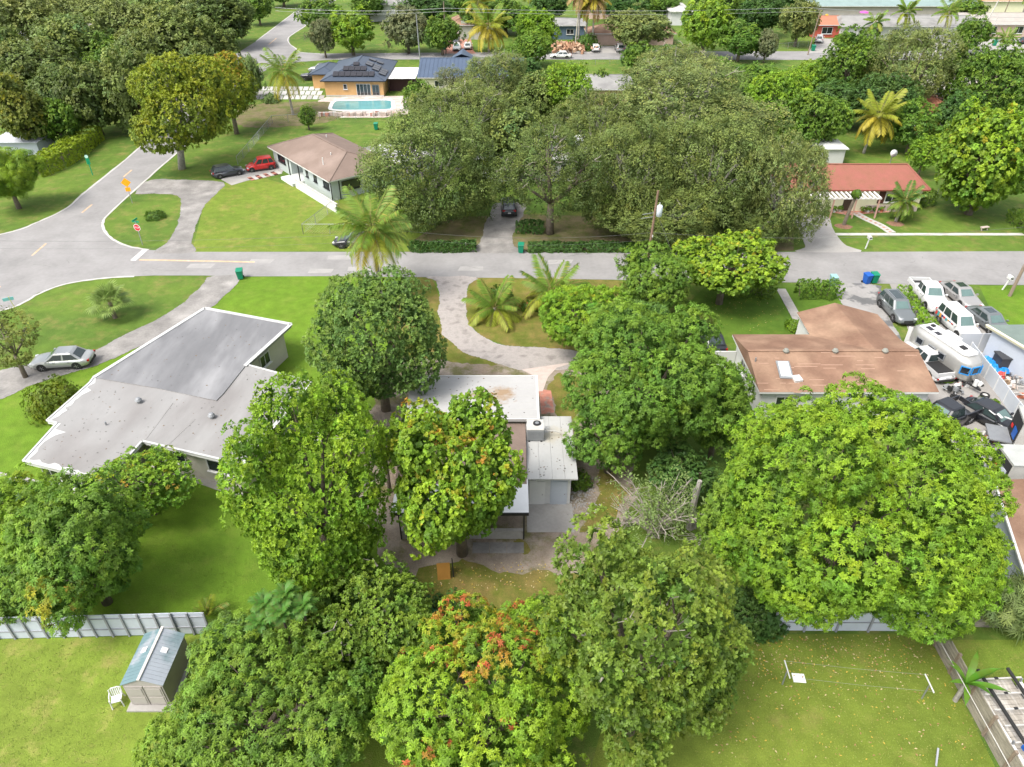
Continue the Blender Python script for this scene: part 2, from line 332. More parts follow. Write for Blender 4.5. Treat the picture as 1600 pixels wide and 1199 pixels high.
def trunk_mesh(R, Rz, zc, C, lr, seed, mat, twigs=0, lean=(0,0)):
    r = random.Random(seed); mb = MB(); th = max(.12, .045*R + .05*zc*.3); fork = zc - Rz*.55; fork = max(fork, zc*.3)
    f = Vector((lean[0]*.5, lean[1]*.5, fork)); mb.tube([(0,0,-.3), (f.x*.35+r.uniform(-.05,.05),f.y*.35,fork*.5), f], [th*1.25, th, th*.85], 8)
    order = sorted(range(len(C)-1), key=lambda i: -C[i][2])[:9]
    for i in order:
        e = Vector((C[i][0], C[i][1], C[i][2] + zc)); m = f.lerp(e, .5) + Vector((0,0,-.12*R*r.random())); mb.tube([f, m, e], [th*.55, th*.38, th*.12], 5)
        for q in range(2):
            e2 = e + Vector((r.uniform(-1,1), r.uniform(-1,1), r.uniform(-.1,.9))).normalized() * lr[i]*.8; mb.tube([m.lerp(e,.5), e2], [th*.22, th*.05], 4, cap=False)
    for q in range(twigs):
        i = r.choice(order); e = Vector((C[i][0], C[i][1], C[i][2] + zc)); dn = Vector((r.uniform(-1,1), r.uniform(-1.2,.4), r.uniform(-.2,.9))).normalized()
        s = e + dn*lr[i]*.6; p2 = e + dn*lr[i]*1.02 + Vector((r.uniform(-.3,.3), r.uniform(-.3,.3), r.uniform(-.3,.3))); mb.tube([s, s.lerp(p2,.5) + Vector((0,0,r.uniform(-.1,.2))), p2], [.06, .045, .02], 4, 1, cap=False)
        for k in range(2): mb.tube([s.lerp(p2,.6), p2 + Vector((r.uniform(-.5,.5), r.uniform(-.5,.5), r.uniform(-.2,.3)))], [.035, .012], 3, 1, cap=False)
    me = bpy.data.meshes.new('trunk'); me.from_pydata(mb.v, [], mb.f); me.materials.append(mat); me.materials.append(TWIG)
    me.polygons.foreach_set('material_index', mb.m); me.polygons.foreach_set('use_smooth', [True]*len(mb.f)); return me
def solve_tree(cx, cy, hw, hh, base=.6, rmin=.4, rmax=1.35):
    rz = 3.0
    for _ in range(30):
        zc = rz + base; s = scale_at(cy, zc); R = hw / s; ph = PITCH + math.atan((cy - 599.5) / F_PX)
        q = (hh/s)**2 - (R*math.sin(ph))**2; rz = .5*rz + .5*max(rmin*R, min(rmax*R, math.sqrt(max(q, 0)) / math.cos(ph)))
    zc = rz + base; p = at(cx, cy, zc); return Vector((p.x, p.y, 0)), R, rz, zc
VAR = {}
def tree(name, label, kind, pal, ell, base=.8, seed=1, flush=(), twigs=0, bark=None, share=None, cat='tree', group=None, foot=None, **kw):
    loc, R, rz, zc = solve_tree(*ell, base=base)
    off = Vector((0,0,0))
    if foot: fp_ = at(*foot); off = loc - fp_; loc = fp_
    root = thing(name, label, cat, loc, 0, group); bark = bark or BARK
    fkw = dict(kw)
    if share is not None:                                  # far trees share crown meshes, scaled to size
        k_, R0, Z0 = share if isinstance(share, tuple) else (share, 5, 4.2); key = (kind, pal, k_, R0)
        if key not in VAR:
            V, T, Cc, C, lr = crown_data(R0, Z0, kind, 900 + k_*7 + len(VAR), pal, flush, **kw)
            VAR[key] = (np_mesh('crown', V, T, Cc, LEAF), trunk_mesh(R0, Z0, Z0+.8, C, lr, k_, bark, twigs), len(T)); NTRI[0] += len(T)
        cm, tm, _ = VAR[key]; c = link('crown', cm, root); c.location = (0,0,zc); c.scale = (R/R0, R/R0, rz/Z0)
        t = link('trunk', tm, root); t.scale = (R/R0, R/R0, zc/(Z0+.8)); a = R_.uniform(0, 6.28); c.rotation_euler = (0,0,a); t.rotation_euler = (0,0,a)
        return root
    fl = [(c_, p_, z_, None if s_ is None else (s_[0]*R, s_[1]*R, s_[2]*rz, s_[3]*R)) for (c_, p_, z_, s_) in flush]
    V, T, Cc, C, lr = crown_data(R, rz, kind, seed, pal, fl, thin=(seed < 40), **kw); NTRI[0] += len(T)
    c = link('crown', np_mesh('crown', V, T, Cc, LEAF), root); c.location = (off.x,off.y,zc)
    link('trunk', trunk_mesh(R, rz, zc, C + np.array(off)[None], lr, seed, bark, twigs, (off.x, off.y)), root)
    return root
# hedges and shrubs: leaf clumps over a box or a dome
def leafy_cloud(P, Nrm, kind, seed, pal, leaf=1.0, flush=()):
    rng = np.random.default_rng(seed); n = len(P); ax = Nrm + rng.normal(0, .3, (n,3)); ax /= np.linalg.norm(ax, axis=1)[:, None]
    A, B = np.array(PAL[pal][0]), np.array(PAL[pal][1]); m = rng.random(n)[:, None]; W = (A*(1-m)+B*m) * rng.uniform(.8,1.2,n)[:, None]
    for fc, pr in flush: ok = rng.random(n) < pr; W = np.where(ok[:, None], np.array(fc), W)
    ref = np.where(np.abs(ax[:,2:3]) > .95, np.array([[1.,0,0]]), np.array([[0,0,1.]])); X = np.cross(ref, ax); X /= np.linalg.norm(X, axis=1)[:, None]; Y = np.cross(ax, X)
    tv, tt = tpl(kind, seed); k = len(tv); sc = rng.uniform(.7, 1.3, n) * leaf
    V = (P[:,None,:] + sc[:,None,None]*(tv[None,:,0:1]*X[:,None,:] + tv[None,:,1:2]*Y[:,None,:] + tv[None,:,2:3]*ax[:,None,:])).reshape(-1,3)
    T = (tt[None] + (np.arange(n)*k)[:,None,None]).reshape(-1,3); NTRI[0] += len(T)
    return V, T, np.repeat(W, k, 0)
def hedge(name, label, pts, width, h, pal, kind='round', seed=1, leaf=.8, dens=14, group=None, cat='hedge', wob=.12, flush=()):
    """pts: world xy path of the hedge's middle"""
    rng = np.random.default_rng(seed); pts = [Vector((p[0], p[1], 0)) for p in pts]; o = pts[0].copy(); P = []; Nn = []
    for a, b in zip(pts[:-1], pts[1:]):
        L_ = (b-a).length; t = (b-a)/L_; nr = Vector((-t.y, t.x, 0)); n = int(L_*(width + 2*h)*dens*2.3)
        for _ in range(n):
            s = rng.random()*L_; q = rng.random()*(width+2*h); wv = noise.noise(a + t*s*1.3)*wob*2; hh = h*(1 + .25*noise.noise((a + t*s)*.9))
            if q < h: p, n_ = nr*(width/2+wv) + Vector((0,0,rng.random()*hh)), nr
            elif q < 2*h: p, n_ = -nr*(width/2-wv) + Vector((0,0,rng.random()*hh)), -nr
            else: p, n_ = nr*rng.uniform(-.5,.5)*width + Vector((0,0,hh + rng.normal(0,.05))), Vector((0,0,1))
            P.append(tuple(a + t*s + p - o)); Nn.append(tuple(n_ + Vector((0,0,.4))))
    V, T, C = leafy_cloud(np.array(P), np.array(Nn), kind, seed, pal, leaf, flush)
    root = thing(name, label, cat, o, 0, group); link('foliage', np_mesh('foliage', V, T, C, LEAF), root)
    mb = MB()
    for a, b in zip(pts[:-1], pts[1:]):
        n = max(2, int((b-a).length/.6))
        for i in range(n):
            p = a.lerp(b, (i+.5)/n) - o; mb.tube([p, p + Vector((R_.uniform(-.15,.15), R_.uniform(-.15,.15), h*.9))], [.04,.02], 4)
            for k in range(4): mb.tube([p + Vector((0,0,h*.2)), p + Vector((R_.uniform(-.5,.5)*width, R_.uniform(-.5,.5)*width, h*R_.uniform(.5,.9)))], [.025,.01], 3)
    mb.build('stems', BARK, root); return root
def shrub(name, label, px, py, r, h, pal, kind='round', seed=1, leaf=.8, dens=22, group=None, cat='shrub', flush=()):
    rng = np.random.default_rng(seed); n = int(2*PI*r*(r+h)/2*dens*2) + 30; q = rng.normal(0,1,(n,3)); q /= np.linalg.norm(q,axis=1)[:,None]; q[:,2] = np.abs(q[:,2])
    lump = 1 + .22*np.sin(q[:,0]*5+seed)*np.cos(q[:,1]*4+seed); P = q*np.array([r,r,h])*(rng.uniform(.6,1.05,n)*lump)[:,None] + np.array([0,0,.1])
    V, T, C = leafy_cloud(P, q + np.array([0,0,.3]), kind, seed, pal, leaf, flush); root = thing(name, label, cat, at(px, py), 0, group)
    link('foliage', np_mesh('foliage', V, T, C, LEAF), root); mb = MB()
    for k in range(7): a = k*.9; mb.tube([(0,0,0), (math.cos(a)*r*.3, math.sin(a)*r*.3, h*.5), (math.cos(a)*r*.65, math.sin(a)*r*.65, h*.8)], [.04,.03,.01], 4)
    mb.build('stems', BARK, root); return root

# palms: every frond is a part; frond meshes are shared
FM = {}
def frond_mesh(ln, droop, col, seed, nl=34, lw=.075, ll=.62):
    key = (ln, droop, col, seed)
    if key in FM: return FM[key]
    r = random.Random(seed); V = []; T = []; C = []; cols = {'g': (.15,.245,.03), 'y': (.42,.36,.04), 'b': (.33,.22,.09), 'yg': (.27,.31,.03), 'dg': (.09,.18,.03)}[col]
    def R3(t): return Vector((ln*t*(1-.22*droop*t), 0, ln*(.20*t - droop*.62*t*t)))
    def add(vs_, fs, c):
        n = len(V); V.extend(tuple(v) for v in vs_); T.extend(tuple(i+n for i in f) for f in fs); C.extend([c]*len(vs_))
    rc = (.24,.22,.06)
    for i in range(8):
        a, b = R3(i/8), R3((i+1)/8); w_ = .05*(1-i/9)
        add([a+Vector((0,w_,0)), a-Vector((0,w_,0)), b-Vector((0,w_*.85,0)), b+Vector((0,w_*.85,0)), a+Vector((0,0,w_)), b+Vector((0,0,w_))], [(0,1,2),(0,2,3),(0,4,5),(0,5,3),(1,2,5),(1,5,4)], rc)
    for i in range(nl):
        t = .14 + .86*(i+.5)/nl; p = R3(t); tn = (R3(min(1,t+.02))-R3(t-.02)).normalized(); L_ = ln*.28*math.sin(PI*(.14+.76*t))**.6*ll/.62
        for s in (-1, 1):
            dr = Vector((tn.x*.55, s*.85, tn.z*.55 - r.uniform(.18,.45))).normalized(); j = r.uniform(.85,1.1)
            m = p + dr*L_*.5*j + Vector((0,0,.03)); e = p + dr*L_*j + Vector((0,0,-.22*L_)); sd_ = tn*lw
            k = r.uniform(.8,1.2); c = tuple(q*k for q in cols)
            if r.random() < .05: c = (.30*k,.27*k,.05*k)
            add([p, m+sd_, m-sd_, e], [(0,1,2),(1,3,2)], c)
    me = np_mesh('frond', np.array(V), np.array(T), np.array(C), LEAF); FM[key] = me; return me
def palm(name, label, px, py, h, ln, nf=20, cols='ggyg', seed=1, lean=(0,0), trunk_r=.16, nut=False, group=None, lw=.062, up=1.0):
    r = random.Random(seed); root = thing(name, label, 'palm', at(px, py), 0, group)
    mb = MB(); top = Vector((lean[0], lean[1], h)); k = max(6, int(h/.5)); pts = []; rad = []
    for i in range(k+1):
        t = i/k; pts.append(Vector((lean[0]*t**1.6, lean[1]*t**1.6, h*t - .1))); rad.append(trunk_r*(1.35-.5*t)*(1 + (.06 if i % 2 else -.04)))
    mb.tube(pts, rad, 9); mb.build('trunk', BARKG, root, True)
    cl = {'g': 'g', 'y': 'y', 'l': 'yg', 'd': 'dg', 'b': 'b'}
    for i in range(nf):
        t = i/nf; el = (1.25 - 1.75*t + r.uniform(-.12,.12))*up; c = cl[cols[min(len(cols)-1, int(t*len(cols)))]]; dr = [.25,.55,.9,1.15][min(3, int(t*4))]
        me = frond_mesh(ln, dr, c, seed % 3 + i % 2, lw=lw); o = link('frond', me, root); o.location = top + Vector((0,0,-.05-.25*t))
        o.rotation_euler = Euler((r.uniform(-.25,.25), -el*.8 + .1, i*2.39996 + r.uniform(-.15,.15)), 'XYZ'); s = r.uniform(.85,1.08); o.scale = (s,s,s)
    if nut:
        m2 = MB()
        for i in range(9): a = i*.7; m2.dome(top + Vector((math.cos(a)*.28, math.sin(a)*.28, -.45-.1*(i % 3))), .14,.14,.17, 8, 3, full=True)
        m2.build('coconut_bunch', M('coconut', (.40,.22,.03), .6, 0, .2), root)
    return root
def small_leaf_plant(name, label, px, py, leaf_me, nf, els, zs=0.0, cat='plant', group=None, seed=1, part='leaf', stem=None):
    r = random.Random(seed); root = thing(name, label, cat, at(px, py), 0, group)
    if stem: MB().tube([(0,0,0),(0,0,stem[0])], [stem[1]*1.2, stem[1]], 7).build('stem', stem[2], root)
    for i in range(nf):
        o = link(part, leaf_me[i % len(leaf_me)], root); o.location = (0,0,zs); t = i/nf
        o.rotation_euler = Euler((r.uniform(-.2,.2), -(els[0]*(1-t)+els[1]*t), i*2.39996), 'XYZ'); s = r.uniform(.8,1.15); o.scale = (s,s,s)
    return root
# ------------------------------------------------------------------ the ground, roads, drives
G_BASE = grass_mat('grass_common', (.115,.18,.026), (.19,.18,.055), (.065,.12,.02), (.5,.7))
G_LUSH = grass_mat('grass_lush', (.125,.215,.018), (.17,.215,.035), (.095,.175,.015), (.5,.72), amt=.6)
G_BRIGHT = grass_mat('grass_bright', (.155,.21,.03), (.23,.21,.06), (.12,.18,.024), (.5,.72))
G_DRY = grass_mat('grass_dry', (.165,.235,.03), (.27,.25,.075), (.145,.195,.028), (.52,.70))
G_MOSS = grass_mat('grass_thin', (.14,.155,.024), (.20,.155,.05), (.085,.11,.018), (.42,.62))
G_DIRT = grass_mat('bare_soil', (.21,.165,.125), (.12,.12,.035), (.31,.265,.22), (.50,.62), .35, amt=.85)
G_SCRUB = grass_mat('scrub_soil', (.19,.155,.09), (.10,.12,.03), (.14,.12,.06), (.45,.6))
G_FRONT = grass_mat('grass_front', (.095,.165,.02), (.15,.16,.03), (.06,.12,.014), (.55,.75), amt=.6)
ASPH = M('road_asphalt', (.255,.247,.243), .92, 0, .13, .35, .3, 30, col2=(.225,.218,.214), c2th=(.45,.7), c2scale=.15, spec=.2)
ASPH2 = M('road_asphalt_far', (.33,.315,.30), .92, 0, .08, .2, spec=.2)
DRIVE = M('old_driveway', (.20,.19,.18), .92, 0, .22, .8, .4, 20, col2=(.29,.275,.26), c2th=(.42,.66), c2scale=.35, spec=.2)
DARKAS = M('patched_driveway', (.28,.27,.26), .9, 0, .12, .7, .3, 20, col2=(.13,.13,.13), c2th=(.5,.56), c2scale=.5, spec=.2)
KERB = M('road_edge_concrete', (.43,.415,.39), .9, 0, .12, 1.2)
ORANGE = M('road_paint_orange', (.50,.34,.21), .85, 0, .18, 1.5, col2=(.45,.38,.33), c2th=(.5,.75), c2scale=2.5); WPAINT = M('road_paint_white', (.62,.61,.58), .85, 0, .1, 2)
PAVER = M('paver_drive', (.33,.30,.28), .92, 0, .2, 1.1, .3, 25, col2=(.18,.16,.15), c2th=(.5,.68), c2scale=1.1); PAVRED = M('red_paver', (.42,.18,.13), .9, 0, .2, 3, col2=(.32,.24,.2), c2scale=2)
PAVPALE = M('pale_pink_paver', (.46,.38,.34), .9, 0, .12, 2)

mb = MB(); mb.add([(-3000,-900,0),(3000,-900,0),(3000,5000,0),(-3000,5000,0)], [(0,1,2,3)]); struct('ground', mb, G_BASE)
SHN = [0]
def sheet(name, pts, lvl, mat, smooth=0, world=False, rag=0):
    SHN[0] += 1; lvl = lvl + (SHN[0] % 20)*.035 + (.6 if lvl >= 4 else 0)
    P = [Vector(p) if world else at(*p) for p in pts]
    if smooth: P = smooth_poly([(p.x, p.y, 0) for p in P], smooth)
    if rag:
        P = densify([Vector((p.x, p.y, 0)) for p in P] + [Vector((P[0].x, P[0].y, 0))], rag*1.2)[:-1]; rg = random.Random(len(P))
        P = [Vector((p.x + rg.uniform(-rag,rag)*.45 + rag*1.6*noise.noise(p*.7), p.y + rg.uniform(-rag,rag)*.45 + rag*1.6*noise.noise(p*.7+Vector((9,3,1))), 0)) for p in P]
    b = MB(); n = len(P); b.add([(p.x, p.y, lvl*.004) for p in P], [tuple(range(n))])
    a = sum(P[i].x*P[(i+1) % n].y - P[(i+1) % n].x*P[i].y for i in range(n))
    if a < 0: b.f[0] = b.f[0][::-1]
    return struct(name, b, mat)
LAWNS = [
 ('lawn', [(376,433),(520,431),(640,431),(690,445),(700,470),(700,600),(600,960),(300,968),(-80,973),(-60,600),(60,600),(150,570),(250,525),(340,470)], 1, G_LUSH, 0),
 ('lawn', [(-40,1000),(420,990),(900,1300),(-140,1300)], 1, G_DRY, 0),
 ('lawn', [(1100,992),(1452,990),(1580,1250),(900,1290),(950,1100)], 1, grass_mat('grass_olive', (.15,.195,.028), (.21,.20,.055), (.12,.165,.024), (.54,.74)), 0),
 ('lawn', [(1480,1000),(1720,1000),(1800,1260),(1620,1260)], 1, G_BRIGHT, 0),
 ('lawn', [(640,431),(672,432),(680,445),(688,470),(686,495),(694,520),(716,545),(760,562),(815,578),(840,600),(640,600),(600,520),(620,450)], 2, G_MOSS, 0),
 ('lawn', [(742,432),(900,436),(1000,440),(900,560),(870,545),(790,540),(750,525),(730,500),(727,470),(733,445)], 2, G_MOSS, 0),
 ('lawn', [(300,394),(318,320),(345,288),(400,275),(520,310),(560,290),(620,310),(745,330),(748,392),(520,393)], 1, G_BRIGHT, 0),
 ('lawn', [(1100,450),(1320,448),(1310,520),(1110,540),(1050,500)], 1, G_FRONT, 0),
 ('lawn', [(1530,447),(1700,446),(1800,540),(1560,540),(1555,500)], 1, G_LUSH, 0),
 ('lawn', [(745,392),(1100,392),(1240,392),(1240,345),(1000,340),(820,335),(700,340),(640,380)], 1, G_SCRUB, 0),
 ('yard_soil', [(600,600),(640,560),(840,580),(870,575),(960,600),(990,700),(985,800),(940,850),(870,925),(760,940),(670,925),(590,860),(560,700)], 3, G_DIRT, 4),
 ('yard_moss', [(862,592),(905,590),(912,640),(890,668),(872,650)], 4, G_MOSS, 3), ('yard_moss', [(938,735),(968,748),(972,790),(945,820),(915,835),(905,820),(925,790)], 4, G_MOSS, 3),
 ('yard_moss', [(655,890),(720,878),(790,892),(850,893),(905,900),(890,935),(800,950),(700,945),(650,925)], 4, G_MOSS, 3), ('yard_moss', [(800,850),(812,846),(830,858),(820,868)], 4, G_MOSS, 3),
 ('scrub_ground', [(385,165),(520,160),(520,190),(395,200),(370,190)], 2, G_SCRUB, 3),
]
for i, (n_, p_, l_, m_, s_) in enumerate(LAWNS): sheet(n_, p_, l_ + i*.12, m_, s_, rag=.35 if n_[:4] in ('yard','scru') else 0)

# roads: level 3-4
J = [(-200,402),(0,368),(60,348),(100,328),(130,304),(222,228)]
far_l = at(222,228); far_r = at(272,243); vdir = (at(222,228) - at(130,304)).normalized()
sheet('street', [(-260,560),(-120,512),(0,485),(30,476),(60,458),(104,443),(165,434),(240,431),(320,431),(376,432.5),(520,432),(800,435),(1100,440),(1400,444),(1900,449),
                 (1900,392),(1600,393),(1345,394),(1240,394),(1000,395),(700,394),(300,394),(232,391),(200,385),(176,374),(163,360),(161,348),(170,335),(222,287),(272,243),(290,228),(395,120),(425,106),(470,97),(520,93.5),(800,93),(1260,94),(1800,96),
                 (1800,78),(1500,80),(900,81),(640,83),(500,84),(470,82),(462,76),(452,68),(452,58),(478,40),(500,18),(540,-10),(500,-12),(462,18),(400,65),(368,85),(300,150),(222,228),(165,275),(130,304),(100,328),(60,348),(0,368),(-200,402)], 4, ASPH)
b = MB()
for pts in ([(-200,402),(0,367),(60,347),(105,325),(130,303),(165,275),(222,227),(300,149)], [(290,229),(272,243),(222,287),(170,335),(161,348),(163,360),(176,374),(200,385),(232,391)],
            [(0,486),(30,477),(62,459),(104,444),(165,435),(210,432.5)], [(500,18),(478,40),(452,58),(452,68),(462,76),(470,82),(500,84)], [(400,65),(462,18)]):
    P = smooth_poly([at(*p) for p in pts], 5, closed=False); ribbon(b, P, .28, .027, wob=.05, seed=1)
struct('road_edge', b, KERB)
b = MB()
for p, q, w_ in (((218,406.5),(398,410),.32),):
    ribbon(b, [at(*p), at(*q)], w_, .028, 0)
for p, q in (((50,400),(72,381)), ((128,333),(144,320)), ((193,277),(206,266)), ((250,222),(262,212)), ((-20,470),(0,448)), ((420,70),(432,60))): ribbon(b, [at(*p), at(*q)], .22, .028, 0)
ribbon(b, [at(208,407.5), at(226,391.5)], .6, .028, 1)
struct('road_markings', b, [ORANGE, WPAINT])
b = MB(); r = random.Random(5)                                 # sealed cracks and tar patches
for _ in range(26):
    p = at(r.uniform(0,1600), r.uniform(398,430)); q = p + Vector((r.uniform(-3,3), r.uniform(-.7,.7), 0)); m_ = p.lerp(q,.5) + Vector((0, r.uniform(-.3,.3), 0)); ribbon(b, smooth_poly([p,m_,q], 4, False), .035, .0285, wob=.012, seed=3)
struct('road_cracks', b, M('tar', (.14,.135,.13), .8))
b = MB(); 
for _ in range(9):
    p = at(r.uniform(300,1500), r.uniform(402,428)); b.add([(p.x+dx+r.uniform(-.2,.2), p.y+dy+r.uniform(-.1,.1), .0275) for dx, dy in ((-1.3,-.5),(1.2,-.5),(1.3,.5),(-1.2,.5))], [(0,1,2,3)])
struct('road_patch', b, M('road_repair', (.30,.29,.28), .92, 0, .1, 1))
# drives and paths
sheet('driveway', [(213,300),(222,287),(245,280),(275,281),(335,283),(352,288),(345,297),(320,322),(305,358),(300,380),(303,395),(240,395),(262,380),(277,350),(283,322),(277,306),(240,303),(215,304)], 5, DRIVE, 3, rag=.12)
sheet('driveway', [(330,433),(378,433),(340,472),(322,486),(300,498),(250,528),(205,548),(150,572),(95,588),(40,606),(-40,640),(-40,588),(0,578),(60,566),(140,551),(200,521),(255,495),(300,462),(322,440)], 5, DRIVE, 3, rag=.12)
sheet('driveway', [(668,433),(744,433),(733,445),(728,470),(731,500),(750,524),(790,540),(872,545),(905,552),(900,574),(820,580),(760,563),(715,545),(692,520),(685,490),(687,460),(680,440)], 5, PAVER, 3, rag=.12)
sheet('driveway', [(775,318),(820,318),(815,340),(802,365),(803,385),(822,395),(735,395),(750,380),(758,350),(768,330)], 5, DRIVE, 3, rag=.12)
sheet('driveway', [(1232,335),(1290,338),(1300,355),(1308,369),(1322,384),(1345,394),(1245,394),(1258,387),(1254,375),(1244,350)], 5, CONC, 3)
sheet('driveway', [(1305,446),(1372,446),(1376,458),(1392,500),(1425,560),(1450,600),(1440,640),(1380,600),(1330,500)], 5, DARKAS, 3, rag=.12)
sheet('driveway', [(1390,444),(1512,446),(1540,480),(1600,600),(1700,800),(1560,800),(1480,680),(1440,600),(1430,545),(1405,480)], 5, M('pale_drive', (.29,.275,.26), .92, 0, .12, .6, .3, 20, col2=(.25,.235,.22), c2th=(.45,.65), c2scale=.3))
sheet('driveway', [(690,80),(700,60),(735,58),(740,80),(745,84),(690,84)], 5, PAVRED)
sheet('driveway', [(1262,83),(1280,60),(1330,62),(1345,83)], 5, CONC)
sheet('driveway', [(1430,83),(1500,50),(1530,62),(1600,60),(1600,78),(1500,82)], 5, CONC)
sheet('parking_court', [(880,83),(884,72),(980,72),(985,83)], 5, ASPH2)
sheet('driveway', [(100,4),(200,4),(130,60),(0,85),(-40,80),(0,60)], 5, ASPH2)
# concrete slabs with grass joints beside the orange house: every slab is its own piece
slabs = thing('slab_driveway', 'pale concrete slab driveway with grass joints left of the orange house', 'driveway', at(450,146))
me = None; r = random.Random(4)
o0 = at(450,146); k = 0
for j in range(3):
    for i in range(13):
        px = 396 + i*9.2 - j*3; py = 155.5 - j*6.8
        if px > 498: continue
        P = [at(px, py), at(px+7.8, py), at(px+10.4, py-5.9), at(px+2.6, py-5.9)]
        b = MB(); b.prism([(p.x-o0.x, p.y-o0.y) for p in P], .0, .05); b.build('slab', CONC if r.random() < .3 else OFFW, slabs)
# H6 pavement, paths
walk = thing('sidewalk', 'narrow pale concrete sidewalk along the verge in front of the red roofed house', 'sidewalk', at(1450,366.5))
y0, y1 = at(1450,368.3).y, at(1450,365).y; x = at(1305,366).x; o0 = at(1450,366.5)
while x < 75:
    MB().box(x+.02-o0.x, x+1.48-o0.x, y0-o0.y, y1-o0.y, 0, .045 + r.uniform(0,.012)).build('slab', OFFW if x > 36 else PAVPALE, walk); x += 1.5
path = thing('garden_path', 'curved pale and red paver path from the sidewalk to the red roofed house door', 'path', at(1365,352)); o0 = at(1365,352)
c_ = smooth_poly([at(1393,364), at(1376,353), at(1352,342), at(1336,333)], 7, False)
for i in range(len(c_)-1):
    p, q = c_[i], c_[i+1]; t = (q-p).normalized(); n_ = Vector((-t.y, t.x, 0))*.55; q = q - t*.05
    for s in (-1, 0, 1): MB().prism([((a+n_*k_).x-o0.x, (a+n_*k_).y-o0.y) for a, k_ in ((p, s*.66-.3), (q, s*.66-.3), (q, s*.66+.3), (p, s*.66+.3))], 0, .05).build('paver', PAVRED if (s == 0 and i % 2) else OFFW, path)
wk = thing('front_walk', 'straight pale grey front walk crossing the lawn of the brown roofed house', 'path', at(1232,485)); o0 = at(1232,485)
A_, B_ = at(1220,452), at(1256,517); t = (B_-A_); n = 9
for i in range(n):
    p, q = A_ + t*(i/n), A_ + t*((i+.97)/n); d_ = Vector((.45,0,0)); MB().prism([((a).x-o0.x, (a).y-o0.y) for a in (p-d_, p+d_, q+d_, q-d_)], 0, .05).build('slab', CONC, wk)
b = MB(); P_ = [at(1160,452), at(1225,451)]

# ------------------------------------------------------------------ building helpers
STUC = M('cream_stucco', (.48,.45,.39), .85, 0, .08, .7, .15, 30, col2=(.38,.345,.29), c2th=(.55,.75), c2scale=.5); WSTUC = M('white_stucco', (.54,.54,.535), .85, 0, .07, .7, .1, 30, col2=(.45,.44,.425), c2th=(.55,.8), c2scale=.4)
MINT = M('mint_stucco', (.42,.47,.455), .85, 0, .05, .6, .1, 30); PEACH = M('orange_stucco', (.52,.32,.14), .85, 0, .08, .6, .1, 30); FCREAM = M('cream_wall', (.66,.63,.45), .85, 0, .06)
PINK = M('pink_stucco', (.55,.40,.34), .85, 0, .08); REDW = M('red_wall', (.42,.09,.06), .8); BLUEW = M('pale_blue_wall', (.42,.455,.51), .85, 0, .06, .8)
BRN = M('brown_shingle', (.205,.122,.084), .92, 0, .18, .6, .45, 14, col2=(.29,.19,.13), c2th=(.42,.66), c2scale=.32, spec=.15)
BRN2 = M('taupe_shingle', (.20,.15,.125), .92, 0, .09, .6, .4, 14, col2=(.26,.20,.17), c2th=(.5,.75), c2scale=.25, spec=.15)
REDR = M('red_shingle', (.26,.11,.078), .92, 0, .12, .9, .5, 12, col2=(.26,.10,.078), c2th=(.45,.6), c2scale=.9, spec=.15)
TERRA = M('terracotta_roof', (.40,.15,.09), .85, 0, .1, .5); SLATE = M('dark_metal_roof', (.065,.085,.12), .45, .3, .1, .4, spec=.5); SLATE2 = M('blue_metal_roof', (.075,.105,.16), .5, .2, .1, .4)
GREYR = M('grey_roof', (.25,.245,.235), .9, 0, .12, .5, col2=(.2,.195,.19), c2scale=.3); PALER = M('pale_roof', (.34,.31,.28), .9, 0, .12, .5); TEALR = M('teal_roof', (.20,.27,.26), .8, 0, .1, .5); GRNR = M('green_shingle', (.145,.185,.165), .9, 0, .12, 1)
RECT = {}
def window(root, x, y, z, a, w, h, frame=WHITE, nm=1, pane=DGLASS, sill=True, name='window'):
    """window on a wall whose outward direction is a (degrees); frame mesh with mullions, panes as sub-parts"""
    k = (round(w,2), round(h,2), frame.name, nm, sill)
    if k not in RECT:
        b = MB(); t = .07; b.box(-w/2, w/2, -.06, .03, h/2-t, h/2); b.box(-w/2, w/2, -.06, .03, -h/2, -h/2+t); b.box(-w/2, -w/2+t, -.06, .03, -h/2+t, h/2-t); b.box(w/2-t, w/2, -.06, .03, -h/2+t, h/2-t)
        for i in range(1, nm+1): xx = -w/2 + w*i/(nm+1); b.box(xx-.025, xx+.025, -.045, .02, -h/2+t, h/2-t)
        if sill: b.box(-w/2-.1, w/2+.1, -.14, .02, -h/2-.08, -h/2-.001)
        o = b.build(name, frame, root); RECT[k] = o.data
    else: o = link(name, RECT[k], root)
    o.location = (x, y, z); o.rotation_euler = (0, 0, math.radians(a + 90)); kk = (round(w,2), round(h,2), nm, pane.name)
    if kk not in RECT:
        RECT[kk] = []
        for i in range(nm+1): x0 = -w/2 + w*i/(nm+1) + .03; x1 = -w/2 + w*(i+1)/(nm+1) - .03; c = MB().box(x0, x1, -.02, .01, -h/2+.06, h/2-.06).build('pane', pane, o); RECT[kk].append(c.data)
    else:
        for m_ in RECT[kk]: link('pane', m_, o)
    return o
def door(root, x, y, z0, a, w=.95, h=2.05, mat=WHITE, name='door', panels=2):
    b = MB(); b.box(-w/2-.07, w/2+.07, -.03, .02, 0, h+.07); b.box(-w/2, w/2, -.055, -.031, .02, h)
    for i in range(panels): b.box(-w*.34, w*.34, -.07, -.056, h*(.08+.46*i), h*(.08+.46*i)+h*.36)
    o = b.build(name, mat, root); o.location = (x, y, z0); o.rotation_euler = (0, 0, math.radians(a+90)); MB().box(w*.36, w*.42, -.11, -.056, h*.45, h*.5).build('handle', CHROME, o); return o
